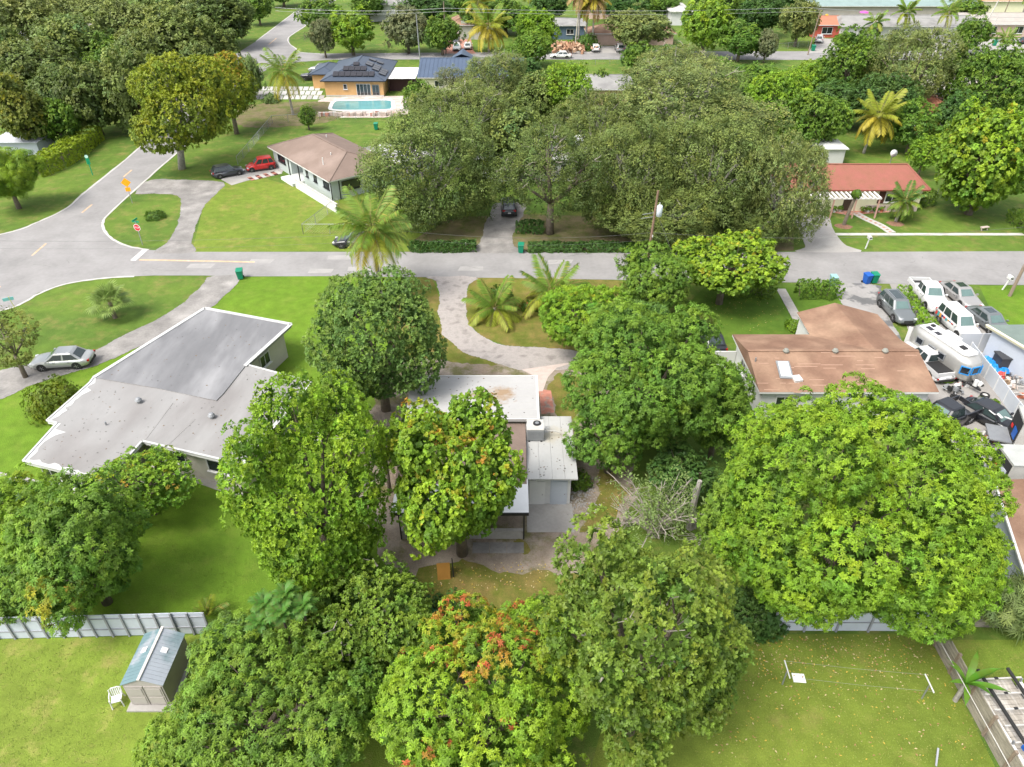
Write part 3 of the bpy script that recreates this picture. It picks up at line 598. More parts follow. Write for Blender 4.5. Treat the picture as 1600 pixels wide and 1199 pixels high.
def hip_roof(root, x0, x1, y0, y1, z, h, mat, oh=.5, axis='x', hip=(1,1), fascia=WHITE, name='roof', th=.16):
    """hip/gable roof over a rectangle; hip = how much each end is hipped (0 gable .. 1 full hip)"""
    X0, X1, Y0, Y1 = x0-oh, x1+oh, y0-oh, y1+oh; b = MB()
    if axis == 'x':
        W = (Y1-Y0)/2; a, c = X0 + W*hip[0], X1 - W*hip[1]; ym = (Y0+Y1)/2; R0, R1 = (a, ym, z+h), (c, ym, z+h)
        b.add([(X0,Y0,z),(X1,Y0,z),(X1,Y1,z),(X0,Y1,z),R0,R1], [(0,1,5,4),(2,3,4,5),(1,2,5),(3,0,4)])
        caps = [R0, R1]; hips = [((X0,Y0,z),R0),((X0,Y1,z),R0),((X1,Y0,z),R1),((X1,Y1,z),R1)]
    else:
        W = (X1-X0)/2; a, c = Y0 + W*hip[0], Y1 - W*hip[1]; xm = (X0+X1)/2; R0, R1 = (xm, a, z+h), (xm, c, z+h)
        b.add([(X0,Y0,z),(X1,Y0,z),(X1,Y1,z),(X0,Y1,z),R0,R1], [(0,1,4),(1,2,5,4),(2,3,5),(3,0,4,5)])
        caps = [R0, R1]; hips = [((X0,Y0,z),R0),((X1,Y0,z),R0),((X0,Y1,z),R1),((X1,Y1,z),R1)]
    o = b.build(name, mat, root); MB().box(X0+.01, X1-.01, Y0+.01, Y1-.01, z-th, z-.004).build('fascia', fascia, root)
    c_ = MB(); c_.bar(Vector(caps[0])+Vector((0,0,.02)), Vector(caps[1])+Vector((0,0,.02)), .28, .05)
    for (p, q), hh in zip(hips, (hip[0],hip[0],hip[1],hip[1])):
        if hh > .2: c_.bar(Vector(p)+Vector((0,0,.01)), Vector(q)+Vector((0,0,.01)), .25, .045)
    c_.build('ridge_cap', mat, o); return o
def vent(root, x, y, z, mat=GALV, r=.16):
    b = MB(); b.cyl((x,y,z-.1), r*.75, .35, 12); b.cyl((x,y,z+.22), r*1.25, .12, 12, r2=r*.9); b.dome((x,y,z+.34), r*.9, r*.9, .08, 12, 3); return b.build('roof_vent', mat, root)
def loc(root, p):
    v = Vector(p) - root.location; return Matrix.Rotation(-root.rotation_euler.z, 3, 'Z') @ v
def walls(root, x0, x1, y0, y1, h, mat, z0=0, name='wall'): return MB().box(x0, x1, y0, y1, z0, h).build(name, mat, root)

# ---- left white flat-roofed house
hs_o = at(220,640); H1 = thing('house', 'low white house with weathered grey flat roofs and jagged white roof edge at left', 'house', hs_o)
def L1(px, py, z): p = at(px, py, z); return (p.x-hs_o.x, p.y-hs_o.y)
RF1 = M('grey_coated_roof', (.265,.26,.255), .85, 0, .10, .35, .1, 10, col2=(.20,.19,.185), c2th=(.42,.64), c2scale=.3, stretch=(1,.45,1,.35)); RF2 = M('dark_coated_roof', (.16,.161,.168), .85, 0, .16, .35, .1, 10, col2=(.27,.27,.275), c2th=(.45,.8), c2scale=.35, stretch=(1,.3,1,.25))
ROOFEDGE = M('white_roof_coating', (.46,.46,.455), .8, 0, .06, 1)
A1 = [L1(*p, 3.0) for p in ((320,482),(455,507),(383,572),(349,615),(338,626),(243,606),(147,590))]
B1 = [L1(*p, 2.95) for p in ((146,590),(243,606),(338,626),(386,570),(487,597),(380,726),(222,689),(166,752),(36,720),(89,661),(73,657),(140,598))]
MB().prism(A1, 2.72, 3.0, 0, 1).build('roof', [RF1, RF2], H1); MB().prism(B1, 2.66, 2.93, 0, 1).build('roof', [WHITE, RF1], H1)
b = MB(); b.prism(inset(A1, .55), 0, 2.7); b.build('wall', STUC, H1); MB().prism(inset(B1, .6), 0, 2.655).build('wall', STUC, H1)
def edge_strip(root, pts, w, z, jag=0, name='roof_edge', seed=1, mat=ROOFEDGE):
    rn = random.Random(seed); P = densify([(p[0], p[1], 0) for p in pts], .3 if jag else 3); V = []
    for i, p in enumerate(P):
        t = (P[min(i+1,len(P)-1)] - P[max(i-1,0)]).normalized(); n_ = Vector((t.y, -t.x, 0)); V += [(p.x, p.y, z), (p.x-n_.x*(w + rn.uniform(0,1)**2*jag), p.y-n_.y*(w + rn.uniform(0,1)**2*jag), z)]
    b = MB(); b.add(V, [(2*i, 2*i+1, 2*i+3, 2*i+2) for i in range(len(P)-1)]); return b.build(name, mat, root)
lip = lambda root, pts, z, h=.07, w=.16, mat=ROOFEDGE: [MB().bar((*p, z), (*q, z), w, h).build('roof_edge', mat, root) for p, q in zip(pts[:-1], pts[1:])]
lip(H1, [A1[6], A1[0], A1[1], A1[2]], 3.02, w=.30); lip(H1, [B1[3], B1[4], B1[5], B1[6], B1[7], B1[8], B1[9], B1[10], B1[11], B1[0]], 2.95, w=.14)
edge_strip(H1, [B1[0], B1[11], B1[10]], .2, 2.938, .55, seed=3); edge_strip(H1, [B1[9], B1[8]], .25, 2.939, .9, seed=8); edge_strip(H1, [B1[8], B1[7]], .2, 2.94, .3, seed=4)
edge_strip(H1, [B1[5], B1[4]], .2, 2.941, .25, seed=9)
for px, py in ((217,628),(331,652)): p = L1(px, py, 3.0); vent(H1, p[0], p[1], 2.93, r=.2)
p = L1(166,664,2.95); MB().cyl((p[0],p[1],2.9), .06, .3, 8).build('roof_pipe', GALV, H1)
for (p, q) in (((270,630),(225,690)), ((305,655),(262,696))):      # seams in the felt
    a_, c_ = L1(*p,2.95), L1(*q,2.95); MB().bar((*a_,2.935),(*c_,2.935),.05,.02).build('roof_seam', GREYR, H1)
def litter(root, pts, z, n, seed, lo=.03, hi=.11):
    rr_ = random.Random(seed); q = MB(); xs = [p[0] for p in pts]; ys = [p[1] for p in pts]; c = 0
    while c < n:
        x, y = rr_.uniform(min(xs), max(xs)), rr_.uniform(min(ys), max(ys)); ins = False
        for i in range(len(pts)):
            a_, b_ = pts[i], pts[i-1]
            if (a_[1] > y) != (b_[1] > y) and x < (b_[0]-a_[0])*(y-a_[1])/(b_[1]-a_[1])+a_[0]: ins = not ins
        if ins: s_ = rr_.uniform(lo, hi); q.obox((x,y,z+.01),(s_,s_*rr_.uniform(.3,.8),.015),(rr_.uniform(-.3,.3),0,rr_.uniform(0,3)), rr_.randrange(2)); c += 1
    q.build('roof_litter', [M('roof_litter_brown', (.16,.11,.06), .9), M('roof_litter_grey', (.12,.12,.11), .9)], root)['kind'] = 'stuff'
litter(H1, inset(B1, .3), 2.93, 150, 3); litter(H1, inset(A1, .3), 3.0, 60, 4)
def on_wall(root, A, B, t, z, w, h, frame=WHITE, nm=1, **k):
    A = Vector((*A[:2],0)); B = Vector((*B[:2],0)); u = (B-A).normalized(); n_ = Vector((u.y,-u.x,0)); p = A.lerp(B, t) + n_*.02; return window(root, p.x, p.y, z, math.degrees(math.atan2(n_.y, n_.x)), w, h, frame, nm, **k)
BI, AI = inset(B1, .6), inset(A1, .55)
on_wall(H1, AI[2], AI[1], .5, 1.6, 1.3, 1.1); on_wall(H1, BI[5], BI[4], .62, 1.6, 1.9, 1.1); on_wall(H1, BI[5], BI[4], .25, 1.6, 1.5, 1.1)
for t_, w_ in ((.30,1.9),(.78,2.3)): on_wall(H1, BI[6], BI[5], t_, 1.55, w_, 1.05)
for t_, w_ in ((.12,1.4),(.42,1.7),(.72,1.7)): on_wall(H1, BI[8], BI[7], t_, 1.5, w_, 1.5)
A_ = Vector((*AI[2],0)); B_ = Vector((*AI[1],0)); u_ = (B_-A_).normalized(); pp = A_.lerp(B_, .14); door(H1, pp.x+.02*u_.y, pp.y, .1, math.degrees(math.atan2(-u_.x, u_.y)), mat=BLUEW)
sheet('patio', [(285,732),(395,770),(378,780),(270,742)], 6, CONC); sheet('path', [(-30,733),(0,738),(52,748),(70,756),(60,762),(0,746),(-30,742)], 6, CONC)

# ---- the house in the middle
o8 = Vector((0,38,0)); H8 = thing('house', 'small white flat roofed house between trees with rusty ponding stains on its carport roof', 'house', o8)
RW = M('white_flat_roof', (.37,.365,.36), .8, 0, .05, .8, stains=[(-2.35,4.0,.9,(.26,.175,.10)), (-.75,3.9,1.35,(.27,.185,.11))]); RW2 = M('white_sheet_roof', (.39,.39,.38), .8, 0, .06, .9, stains=[(2.9,-.15,1.2,(.40,.37,.30))])
MB().box(-7.4,1.9,1.0,6.25,2.78,2.98).build('carport_roof', RW, H8)
for i in range(6): MB().box(-7.35, 1.85, 1.3+.8*i, 1.315+.8*i, 2.981, 2.986).build('roof_seam', OFFW, H8)
for c in ((-7.35,1.75,6.17,6.25),(-7.35,1.75,1.0,1.08)): MB().box(c[0],c[1],c[2],c[3],2.981,3.02).build('roof_edge', WHITE, H8)
MB().box(1.76,1.9,1.0,6.25,2.981,3.02).build('roof_edge', WHITE, H8)
for x_, y_ in ((1.6,5.9),(1.6,1.4),(-6.9,5.9),(-2.5,5.9)): MB().box(x_-.07,x_+.07,y_-.07,y_+.07,0,2.78).build('post', WHITE, H8)
MB().box(-7.1,-3.2,1.3,5.6,0,2.77).build('wall', WSTUC, H8)
MB().box(-7.0,.75,-4.6,1.3,0,2.45).build('wall', WSTUC, H8)
b = MB(); b.add([(-7.3,-4.9,2.5),(.92,-4.9,2.5),(.92,1.2,2.5),(-7.3,1.2,2.5),(-7.3,-1.85,2.95),(.92,-1.85,2.95)], [(0,1,5,4),(2,3,4,5),(1,2,5),(3,0,4)]); b.build('roof', BRN2, H8)
MB().box(-7.28,.9,-4.88,1.18,2.36,2.495).build('fascia', WHITE, H8)
MB().box(1.1,3.75,-4.1,1.5,0,2.38).build('annex_wall', WSTUC, H8)
for i in range(4): MB().box(.95+.8*i, 1.738+.8*i, -4.45, 1.95, 2.4, 2.5 + .004*(i % 2)).build('roof_panel', RW2, H8)
litter(H8, [(-7,1.2),(1.7,1.2),(1.7,6.1),(-7,6.1)], 2.981, 70, 5); litter(H8, [(1,-4.3),(4,-4.3),(4,1.8),(1,1.8)], 2.51, 60, 6)
o_ = door(H8, 3.0, -4.12, .02, 270, .95, 2.0, BLUEW, panels=0); door(H8, 1.6, -4.12, .02, 270, .9, 1.9, WHITE, panels=0); window(H8, 1.35, -4.12, 2.15, 270, .5, .25, WHITE, 0, sill=False)
MB().box(-7.2,1.0,-7.35,-4.45,2.42,2.5).build('porch_roof', M('bright_roof', (.78,.78,.78), .6, 0, .03), H8); MB().box(-7.2,1.0,-7.42,-7.351,2.30,2.5).build('porch_gutter', BLACK, H8)
for x_ in (-6.8,-3,.72): MB().box(x_-.04,x_+.04,-7.2,-7.12,0,2.42).build('post', BLACK, H8)
scr = MB()
for i in range(12): scr.box(-6.8+.63*i, -6.785+.63*i, -7.15,-7.135, .0, 2.4)
MB().box(-6.8,.68,-7.15,-6.9,0,.7).build('porch_wall', CONC, H8)
MB().box(.95,3.9,-6.6,-4.12,0,.04).build('patio_slab', CONC, H8)
for i in range(3): MB().box(-2.4+1.05*i,-1.38+1.05*i,-8.3,-7.45,0,.04+.004*i).build('slab', DRIVE, H8)
sheet('red_patio', [(842,608),(861,611),(866,645),(846,648)], 6, PAVRED); sheet('paver_drive', [(815,578),(905,565),(870,575),(856,590),(848,612),(838,612),(838,590)], 6, PAVPALE)
b = MB(); b.obox((.85,1.9,.0),(0,0,0)) if False else None
ac = thing('air_conditioner', 'grey boxy air conditioner on the white annex roof of the middle house', 'air conditioner', (1.55, 37.75, 2.52)); g = M('ac_grey', (.33,.34,.35), .5, .3, .06)
MB().box(-.55,.55,-.55,.55,.08,.95).build('casing', g, ac); MB().box(-.56,.56,-.56,.56,.951,1.0).build('top', OFFW, ac); MB().cyl((.12,.12,1.001),.27,.05,20).build('fan_guard', BLACK, ac); MB().cyl((.12,.12,1.055),.13,.02,12).build('fan', GALV, ac)
for i in range(7): MB().box(-.5,.5,-.575,-.561,.2+.1*i,.25+.1*i).build('louvre', GALV, ac)
for s in (-.4,.4): MB().box(s-.05,s+.05,-.6,.6,0,.08).build('foot', BLACK, ac)
tag(MB().tube([(1.9,37.7,3.15),(2.9,37.68,3.0),(4.1,37.6,2.62)], .035, 6).build('conduit', OFFW), 'white conduit running from the rooftop air conditioner to the annex edge', 'pipe')
b = MB(); r = random.Random(3)                                  # rubble by the annex
for _ in range(260): p = at(r.gauss(908,14), r.gauss(780,16)); s = r.uniform(.03,.13); b.obox((p.x,p.y,s*.3), (s,s*r.uniform(.6,1.2),s*.7), (r.random(),r.random(),r.random()*3))
tag(b.build('rubble', CONC), 'scatter of pale broken concrete beside the annex corner', 'rubble', kind='stuff')
o = thing('plywood_sheet', 'orange brown plywood sheet leaning against the tree trunk in the yard', 'plywood', at(694,903)); MB().obox((0,0,.55),(.75,.05,1.15),(-.25,0,.1)).build('sheet', M('plywood', (.38,.19,.04), .8, 0, .1), o); MB().bar((.55,0,0),(.5,.25,1.4),.06,.06).build('post', BLACK, o)

# ---- brown roofed house right
H7 = thing('house', 'white house with brown shingle roof, three round vents and a skylight', 'house', (24.5,46.5,0))
BRNT = BRN
walls(H7, -6.1, 6.1, -3.6, 3.6, 2.7, WSTUC)
hip_roof(H7, -6.1, 6.1, -3.6, 3.6, 2.75, 1.0, BRNT, .42, 'x', (0,0)); 
b = MB(); b.add([(-6.08,-3.6,2.7),(-6.08,3.6,2.7),(-6.08,0,3.6)], [(0,2,1)]); b.add([(6.08,-3.6,2.7),(6.08,3.6,2.7),(6.08,0,3.6)], [(0,1,2)]); b.build('gable', WSTUC, H7)
MB().box(.6,6.1,3.6,6.9,0,2.7).build('wall', WSTUC, H7)
b = MB(); rz_ = 3.72; b.add([(-.3,3.2,2.83),(-.1,7.6,2.76),(3.3,8.3,2.76+.55),(3.3,-.0,rz_+.03),(6.7,7.3,2.76),(6.75,3.2,2.83)], [(0,3,2,1),(3,5,4,2)]); b.build('roof', BRNT, H7)
MB().prism([(-.08,3.7),(6.7,3.7),(6.65,7.28),(3.3,8.22),(-.05,7.55)], 2.58, 2.745).build('fascia', WHITE, H7)
MB().box(.1,.22,3.75,7.2,0,2.6).build('post', WHITE, H7)
for px, py in ((1228,549),(1305,549),(1383,549)): p = loc(H7, at(px, py, 3.8)); vent(H7, p.x, p.y, 3.62, M('vent_grey', (.22,.22,.19), .7), .2)
b = MB(); p = loc(H7, at(1226,577,3.35)); sl = -1.0/4.02
sk = MB(); sk.obox((p.x, p.y, 3.24), (1.0,1.75,.2), (.245,0,-.05)); so = sk.build('skylight', GALV, H7); MB().obox((p.x, p.y, 3.36), (.74,1.45,.05), (.245,0,-.05)).build('pane', M('skylight_pane', (.62,.68,.70), .25), so)
p = loc(H7, at(1243,589,3.2)); MB().obox((p.x+.1, p.y-.1, 3.05), (.62,.62,.3), (.1,0,.2)).build('roof_hatch', WHITE, H7); p = loc(H7, at(1181,561,3.7)); MB().cyl((p.x,p.y,3.4),.06,.4,8).build('roof_pipe', GALV, H7)
b = MB(); r = random.Random(8)
for _ in range(34):
    px, py = r.uniform(1190,1450), r.uniform(550,604); p = loc(H7, at(px, py, 3.4)); z_ = 2.75 + 1.0*(1-abs(p.y)/4.02) + .006; 
    if -6.3 < p.x < 6.3: w_ = r.uniform(.3,1.9); b.add([(p.x-w_/2,p.y-.03,z_-.0075),(p.x+w_/2,p.y-.03,z_-.0075),(p.x+w_/2,p.y+.03,z_+.0075),(p.x-w_/2,p.y+.03,z_+.0075)], [(0,1,2,3)])
b.build('worn_shingles', M('worn_shingle', (.35,.225,.16), .9), H7)['kind'] = 'stuff'
for y_ in (-1.6,1.2): window(H7, -6.12, y_, 1.5, 180, 1.2, 1.0)
for x_ in (-4.4,4.9): window(H7, x_, -3.62, 1.6, 270, 1.3, 1.0)
window(H7, .58, 5.2, 1.5, 180, 1.2, 1.1); MB().box(-7.9,-6.15,3.2,3.3,0,1.6).build('side_gate', WHITE, H7)

# ---- mint house
p0 = at(417,228,2.8); H2 = thing('house', 'mint green house with taupe hip roof and small dark framed porch', 'house', (p0.x, p0.y, 0), math.atan2(-13.9, 11.3))
walls(H2, .5, 6.0, .5, 9.5, 2.7, MINT); walls(H2, 6.0, 9.6, 2.6, 9.5, 2.7, MINT); walls(H2, 9.6, 17.5, .5, 9.5, 2.7, MINT)
hip_roof(H2, .5, 17.5, .5, 9.5, 2.72, 1.7, BRN2, .5, 'x', (.85,.85), name='roof')
MB().box(6.05,9.55,-1.2,2.55,0,.35).build('porch', M('white_concrete', (.6,.62,.6), .8), H2)
for x_ in (6.3,9.3): MB().box(x_-.06,x_+.06,-.0,.12,.35,2.6).build('post', BLACK, H2)
window(H2, 3.2, .48, 1.7, 270, 2.2, 1.0, BLACK, 1); window(H2, 7.2, 2.58, 1.7, 270, 1.4, 1.3, BLACK, 0); door(H2, 8.8, 2.58, .35, 270, .9, 2.0, BLACK)
for x_, w_ in ((10.9,.6),(13.2,.8),(16.2,1.5)): window(H2, x_, .48, 1.75, 270, w_, .9, BLACK, 0)
window(H2, 17.52, 3.2, 1.6, 0, 2.6, 1.2, BLACK, 1); window(H2, 17.52, 7.8, 1.8, 0, .8, .6, BLACK, 0); MB().box(17.52,17.6,1.5,1.6,0,2.6).build('downpipe', BLACK, H2); MB().box(17.42,17.5,.4,.48,0,2.6).build('downpipe', BLACK, H2)
for px, py in ((484,213),(510,213),(517,241),(504,249)): p = loc(H2, at(px,py,4)); MB().cyl((p.x,p.y,3.2),.07,1.0,8).build('roof_pipe', WHITE, H2)
MB().box(9.0,17.0,9.52,15.5,0,2.5).build('wall', MINT, H2); MB().box(8.7,17.3,9.6,16,2.52,2.66).build('flat_roof', M('white_patch_roof', (.55,.55,.55), .8, 0, .1, .5, col2=(.2,.19,.19), c2th=(.48,.5), c2scale=.16), H2)
MB().box(18.0,18.1,-.5,.4,0,0.01) 
f = thing('low_wall', 'low white wall running along the front of the mint house to the chain link fence', 'wall', H2.location, H2.rotation_euler.z)
for i in range(7): MB().box(10.2+1.6*i, 11.78+1.6*i, -1.05, -.9, 0, 1.15).build('panel', WHITE, f)
MB().box(10.1,21.5,-1.1,-.85,1.152,1.22).build('coping', OFFW, f)

sheet('driveway', [(345,281),(380,265),(432,252),(445,262),(440,272),(400,279),(362,290)], 6, CONC)
MARO = M('maroon_paver', (.10,.03,.03), .9)
ps_ = thing('paver_strip', 'strip of red and white pavers along the mint house driveway edge', 'path', at(410,276)); o0 = ps_.location
A_, B_ = at(383,282), at(440,269); u_ = (B_-A_).normalized(); n_ = Vector((-u_.y,u_.x,0)); k_ = int((B_-A_).length/.55)
for i in range(k_):
    for j in range(3): c = A_ + u_*(i+.5)*.55 + n_*(j-1)*.5 - o0; MB().obox((c.x,c.y,.04),(.50,.46,.06),(0,0,math.atan2(u_.y,u_.x))).build('paver', [OFFW, M('maroon_paver', (.12,.03,.03), .9), PAVRED][(i+j*2) % 3] if i == 0 else [OFFW, PAVRED, OFFW, MARO][(i+j*2) % 4], ps_) if i else None
# ---- orange house with solar panels
H3 = thing('house', 'orange house with dark metal hip roof carrying solar panels behind a pool', 'house', (at(555,151).x, at(555,151).y + 8.5, 0))
hx = 5.3
walls(H3, -hx, hx, -8.5, 7.5, 2.75, PEACH); MB().box(-10.5,-hx,-3.2,6.5,0,2.6).build('wall', PEACH, H3) if False else None
RO = hip_roof(H3, -hx, hx, -8.5, 7.5, 2.8, 2.1, SLATE, .6, 'y', (1,1), fascia=BLACK)
walls(H3, -8.9, -hx-.02, -2.5, 5.5, 2.55, PEACH); hip_roof(H3, -8.9, -hx+.6, -2.5, 5.5, 2.6, .9, SLATE, .5, 'y', (1,1), fascia=BLACK, name='side_roof')
window(H3, -1.6, -8.52, 1.7, 270, .7, .9, WHITE, 0); 
dd = window(H3, 1.7, -8.52, 1.15, 270, 2.6, 2.1, WHITE, 3, name='glass_door', sill=False); window(H3, 3.9, -8.52, 1.1, 270, 1.3, 1.9, GALV, 1, sill=False); MB().box(-5.3,5.3,-8.6,-8.51,0,.25).build('plinth', OFFW, H3)
SOL = M('solar_panel', (.022,.02,.024), .25, 0, .1, spec=.7); SOLF = M('solar_panel_frame', (.03,.03,.035), .5)
def solar(x, y, w, h, face):
    W = hx + .6
    if face == 'S': z = 2.8 + 2.1*(y+9.1)/W; rot = (math.atan(2.1/W),0,0)
    else: z = 2.8 + 2.1*(W-x)/W; rot = (0,math.atan(2.1/W),0)
    b = MB(); b.obox((x,y,z+.16),(w,h,.06),rot); o = b.build('solar_panel', SOLF, H3); MB().obox((x,y,z+.195),(w-.1,h-.1,.02),rot).build('cells', SOL, o)
for i in range(7): solar(-3.3+1.08*i, -7.2, 1.02, 1.5, 'S')
for i in range(4): solar(-1.7+1.08*i, -5.5, 1.02, 1.4, 'S')
solar(0, -4.1, 1.1, 1.0, 'S')
for i, (x_, y_) in enumerate([(2.1,-2.6),(2.1,-1.2),(2.1,1.6),(3.5,-4.2),(3.5,-2.8),(3.5,-1.4),(4.9,-5.6),(4.9,-4.2),(4.9,-2.8),(3.5,1.6)]): solar(x_, y_, 1.3, 1.3, 'E')
pc = thing('patio_cover', 'white corrugated patio cover on dark posts beside the orange house', 'patio cover', (H3.location.x+8.3, H3.location.y-1.5, 0))
for i in range(5): MB().box(-2.6+1.05*i, -1.56+1.05*i, -4.6, 4.6, 2.5+.01*(i % 2), 2.58+.01*(i % 2)).build('roof_sheet', WHITE, pc)
for x_ in (-2.4,2.5):
    for y_ in (-4.4,0,4.4): MB().box(x_-.06,x_+.06,y_-.06,y_+.06,0,2.5).build('post', BLACK, pc)
MB().box(-2.5,2.5,-2.9,-2.8,0,2.2).build('dark_sheet', M('dark_maroon', (.06,.03,.03), .9), pc)  # upright dark maroon sheet under the cover
# pool
pl = thing('swimming_pool', 'turquoise swimming pool with pale coping behind the mint house garden', 'pool', at(566,166)); o0 = pl.location
out = smooth_poly([Vector((p.x-o0.x, p.y-o0.y, 0)) for p in (at(518,173), at(514,166), at(524,157.5), at(570,156.5), at(612,156.5), at(617,163), at(613,172), at(565,174))], 4)
inn = inset([(p.x,p.y) for p in out], .7); b = MB(); n = len(out)
b.add([(p.x,p.y,.06) for p in out] + [(p.x,p.y,.06) for p in inn], [(i,(i+1) % n,(i+1) % n+n,i+n) for i in range(n)]); b.add([(p.x,p.y,.0) for p in out]+[(p.x,p.y,.06) for p in out], [(i,(i+1) % n,(i+1) % n+n,i+n) for i in range(n)]); b.build('coping', WHITE, pl)
MB().add([(p.x,p.y,.03) for p in inn], [tuple(range(n))]).build('water', M('pool_water', (.13,.33,.34), .06, 0, .12, .5, .15, 3, spec=.8), pl)
sheet('pool_deck', [(497,158),(510,152),(640,150),(640,178),(600,184),(500,184),(492,170)], 2, M('pool_deck', (.45,.37,.33), .9, 0, .25, 1.2, col2=(.55,.5,.47), c2scale=.7))
pw = thing('rubble_wall', 'broken stone garden wall along the near side of the pool', 'wall', at(560,181)); o0 = pw.location; r = random.Random(2)
for i in range(44):
    px = 500 + i*2.9; p = at(px, 181 + r.uniform(-1,1))
    if 572 < px < 580: continue
    MB().obox((p.x-o0.x,p.y-o0.y,.28),(.55,.5,r.uniform(.4,.75)),(0,0,r.uniform(-.2,.2))).build('stone', [PAVPALE,PAVRED,OFFW][i % 3] if r.random() < .5 else PAVPALE, pw)

# ---- blue metal roof house, white house behind the oaks, red roof house
H4 = thing('house', 'long house with blue metal gable roof right of the orange house', 'house', (-7.5,148,0)); walls(H4, -9.3, 9.3, -7, 7, 2.7, FCREAM); hip_roof(H4, -9.3, 9.3, -7, 7, 2.8, 1.9, SLATE2, .6, 'x', (0,0), fascia=OFFW)
b = MB()
for i in range(26): x_ = -9.5 + i*.76; b.bar((x_,-7.58,2.83),(x_,-.05,4.72),.05,.05)
b.build('roof_seams', SLATE2, H4); b = MB(); b.add([(-5.3,7.2,2.9),(0.9,7.2,2.9),(-2.2,7.2,5.0),(-2.2,1.5,5.05)],[(0,1,2),(0,2,3),(2,1,3)]); b.build('gable_roof', SLATE2, H4)
for x_ in (-6,0,5): window(H4, x_, -7.02, 1.6, 270, 1.6, 1.1, WHITE, 1)
H5 = thing('house', 'white house half hidden behind the two central oak trees', 'house', (2.2,98,0)); walls(H5, -6.5, 7.5, -4, 5, 3.0, WSTUC); MB().box(-7,8,-4.6,5.6,3.02,3.25).build('flat_roof', M('very_white_roof', (.66,.66,.66), .7, 0, .04), H5)
for x_ in (-4,1.5,5): window(H5, x_, -4.02, 1.6, 270, 1.5, 1.2, BLACK, 1)
H6 = thing('house', 'cream house with long red shingle roof and white slatted pergola in front', 'house', (41.2,86.5,0)); walls(H6, -8.3, 7.8, -2.9, 3.9, 2.8, FCREAM)
hip_roof(H6, -8.3, 7.8, -2.9, 4.4, 2.85, 1.7, REDR, .55, 'x', (0,.35), fascia=M('rust_fascia', (.25,.07,.05), .7))
window(H6, 4.8, -2.92, 1.7, 270, 2.6, 1.1, WHITE, 2)
for x_ in (3.05,6.6): MB().box(x_-.38,x_+.38,-2.99,-2.92,1.0,2.5).build('shutter', M('dark_shutter', (.07,.025,.018), .7), H6)
window(H6, -5, -2.92, 1.6, 270, 2.0, 1.2, WHITE, 1); door(H6, -.8, -2.92, .1, 270, mat=M('dark_door', (.05,.03,.02), .6)); MB().box(1.5,7.7,-3.02,-2.921,0,.8).build('stone_skirt', PAVPALE, H6)
pg = thing('pergola', 'white slatted pergola over the red paved porch of the red roofed house', 'pergola', (39.0,82.4,0)); PGW = M('pergola_white', (.74,.70,.68), .7)
for i in range(15): MB().box(-4.0+.56*i, -3.84+.56*i, -1.25, .8, 2.5, 2.66).build('slat', PGW, pg)
for y_ in (-1.0,): MB().box(-4.2,4.2,y_-.06,y_+.06,2.34,2.498).build('beam', PGW, pg)
for x_ in (-4,-1.3,1.3,4): MB().box(x_-.07,x_+.07,-1.07,-.93,0,2.34).build('post', M('pink_post', (.45,.27,.22), .8), pg)
sheet('porch_paving', [(1288,330),(1300,318),(1385,318),(1390,332),(1345,335),(1325,337)], 6, PAVRED); r = random.Random(6)
for i in range(9): px = 1290 + i*12; MB_ = None
H6b = thing('shed', 'white flat roofed shed behind the left end of the red roofed house', 'shed', at(1272,252)); MB().box(-3.2,3.2,-2,2,0,2.3).build('wall', WSTUC, H6b); MB().box(-3.5,3.5,-2.3,2.3,2.31,2.45).build('roof', WHITE, H6b)
sd_ = thing('satellite_dish', 'white round satellite dish beside the far right corner of the red roof', 'satellite dish', (at(1399,240,4.2).x, at(1399,240,4.2).y + .6, 0)); b = MB().tube([(0,0,0),(0,0,3.9)],.05,8).build('mast', GALV, sd_); b = MB(); b.tube([(0,.12,4.0),(0,0,4.02),(0,-.25,4.1)], [.08,.28,.46], 20); b.build('dish', WHITE, sd_, True); MB().bar((0,-.2,3.6),(0,-.9,4.0),.04,.04).build('arm', GALV, sd_)

# ---- distant houses
def simple_house(label, cx, py, w, d, hgt, wall, roof, rh=1.5, kind='x', hip=(1,1), rz=0, wins=(), fascia=WHITE, garage=None, oh=.6):
    p = at(cx, py); h = thing('house', label, 'house', (p.x, p.y + d/2, 0), rz); walls(h, -w/2, w/2, -d/2, d/2, hgt, wall)
    if rh: hip_roof(h, -w/2, w/2, -d/2, d/2, hgt+.03, rh, roof, oh, kind, hip, fascia)
    else: MB().box(-w/2-.4,w/2+.4,-d/2-.4,d/2+.4,hgt+.01,hgt+.25).build('roof', roof, h)
    for x_, w_, h_ in wins: window(h, x_, -d/2-.02, hgt*.55, 270, w_, h_, WHITE, 1 if w_ > 1 else 0)
    if garage: door(h, garage, -d/2-.03, 0, 270, 3.6, 2.3, M('garage_door', (.33,.36,.30), .6), 'garage_door', 4)
    return h
simple_house('far red house with terracotta roof and two front windows', 1310, 59, 13, 9, 2.9, REDW, TERRA, 1.3, wins=((-3.2,2.6,1.5),(2.9,2.8,1.5)), hip=(.3,.3))
simple_house('far long white house with grey roof and several front windows', 1420, 62, 33, 10, 3.0, WSTUC, GREYR, 1.6, hip=(.2,.2), wins=((-12,.9,1.2),(-8,1.6,1.4),(-3,2.8,1.5),(6.5,3.0,1.5),(12,1.6,1.4)))
simple_house('far pink house with pale brown roof at the top right edge', 1575, 58, 24, 10, 2.9, PINK, PALER, 1.8, hip=(.2,.2), wins=((-5,3,1.6),(2,2.2,1.6)))
simple_house('far long building with pale teal roof behind the grey roofed house', 1400, 28, 44, 10, 3.0, PALER, TEALR, 1.6, hip=(0,0))
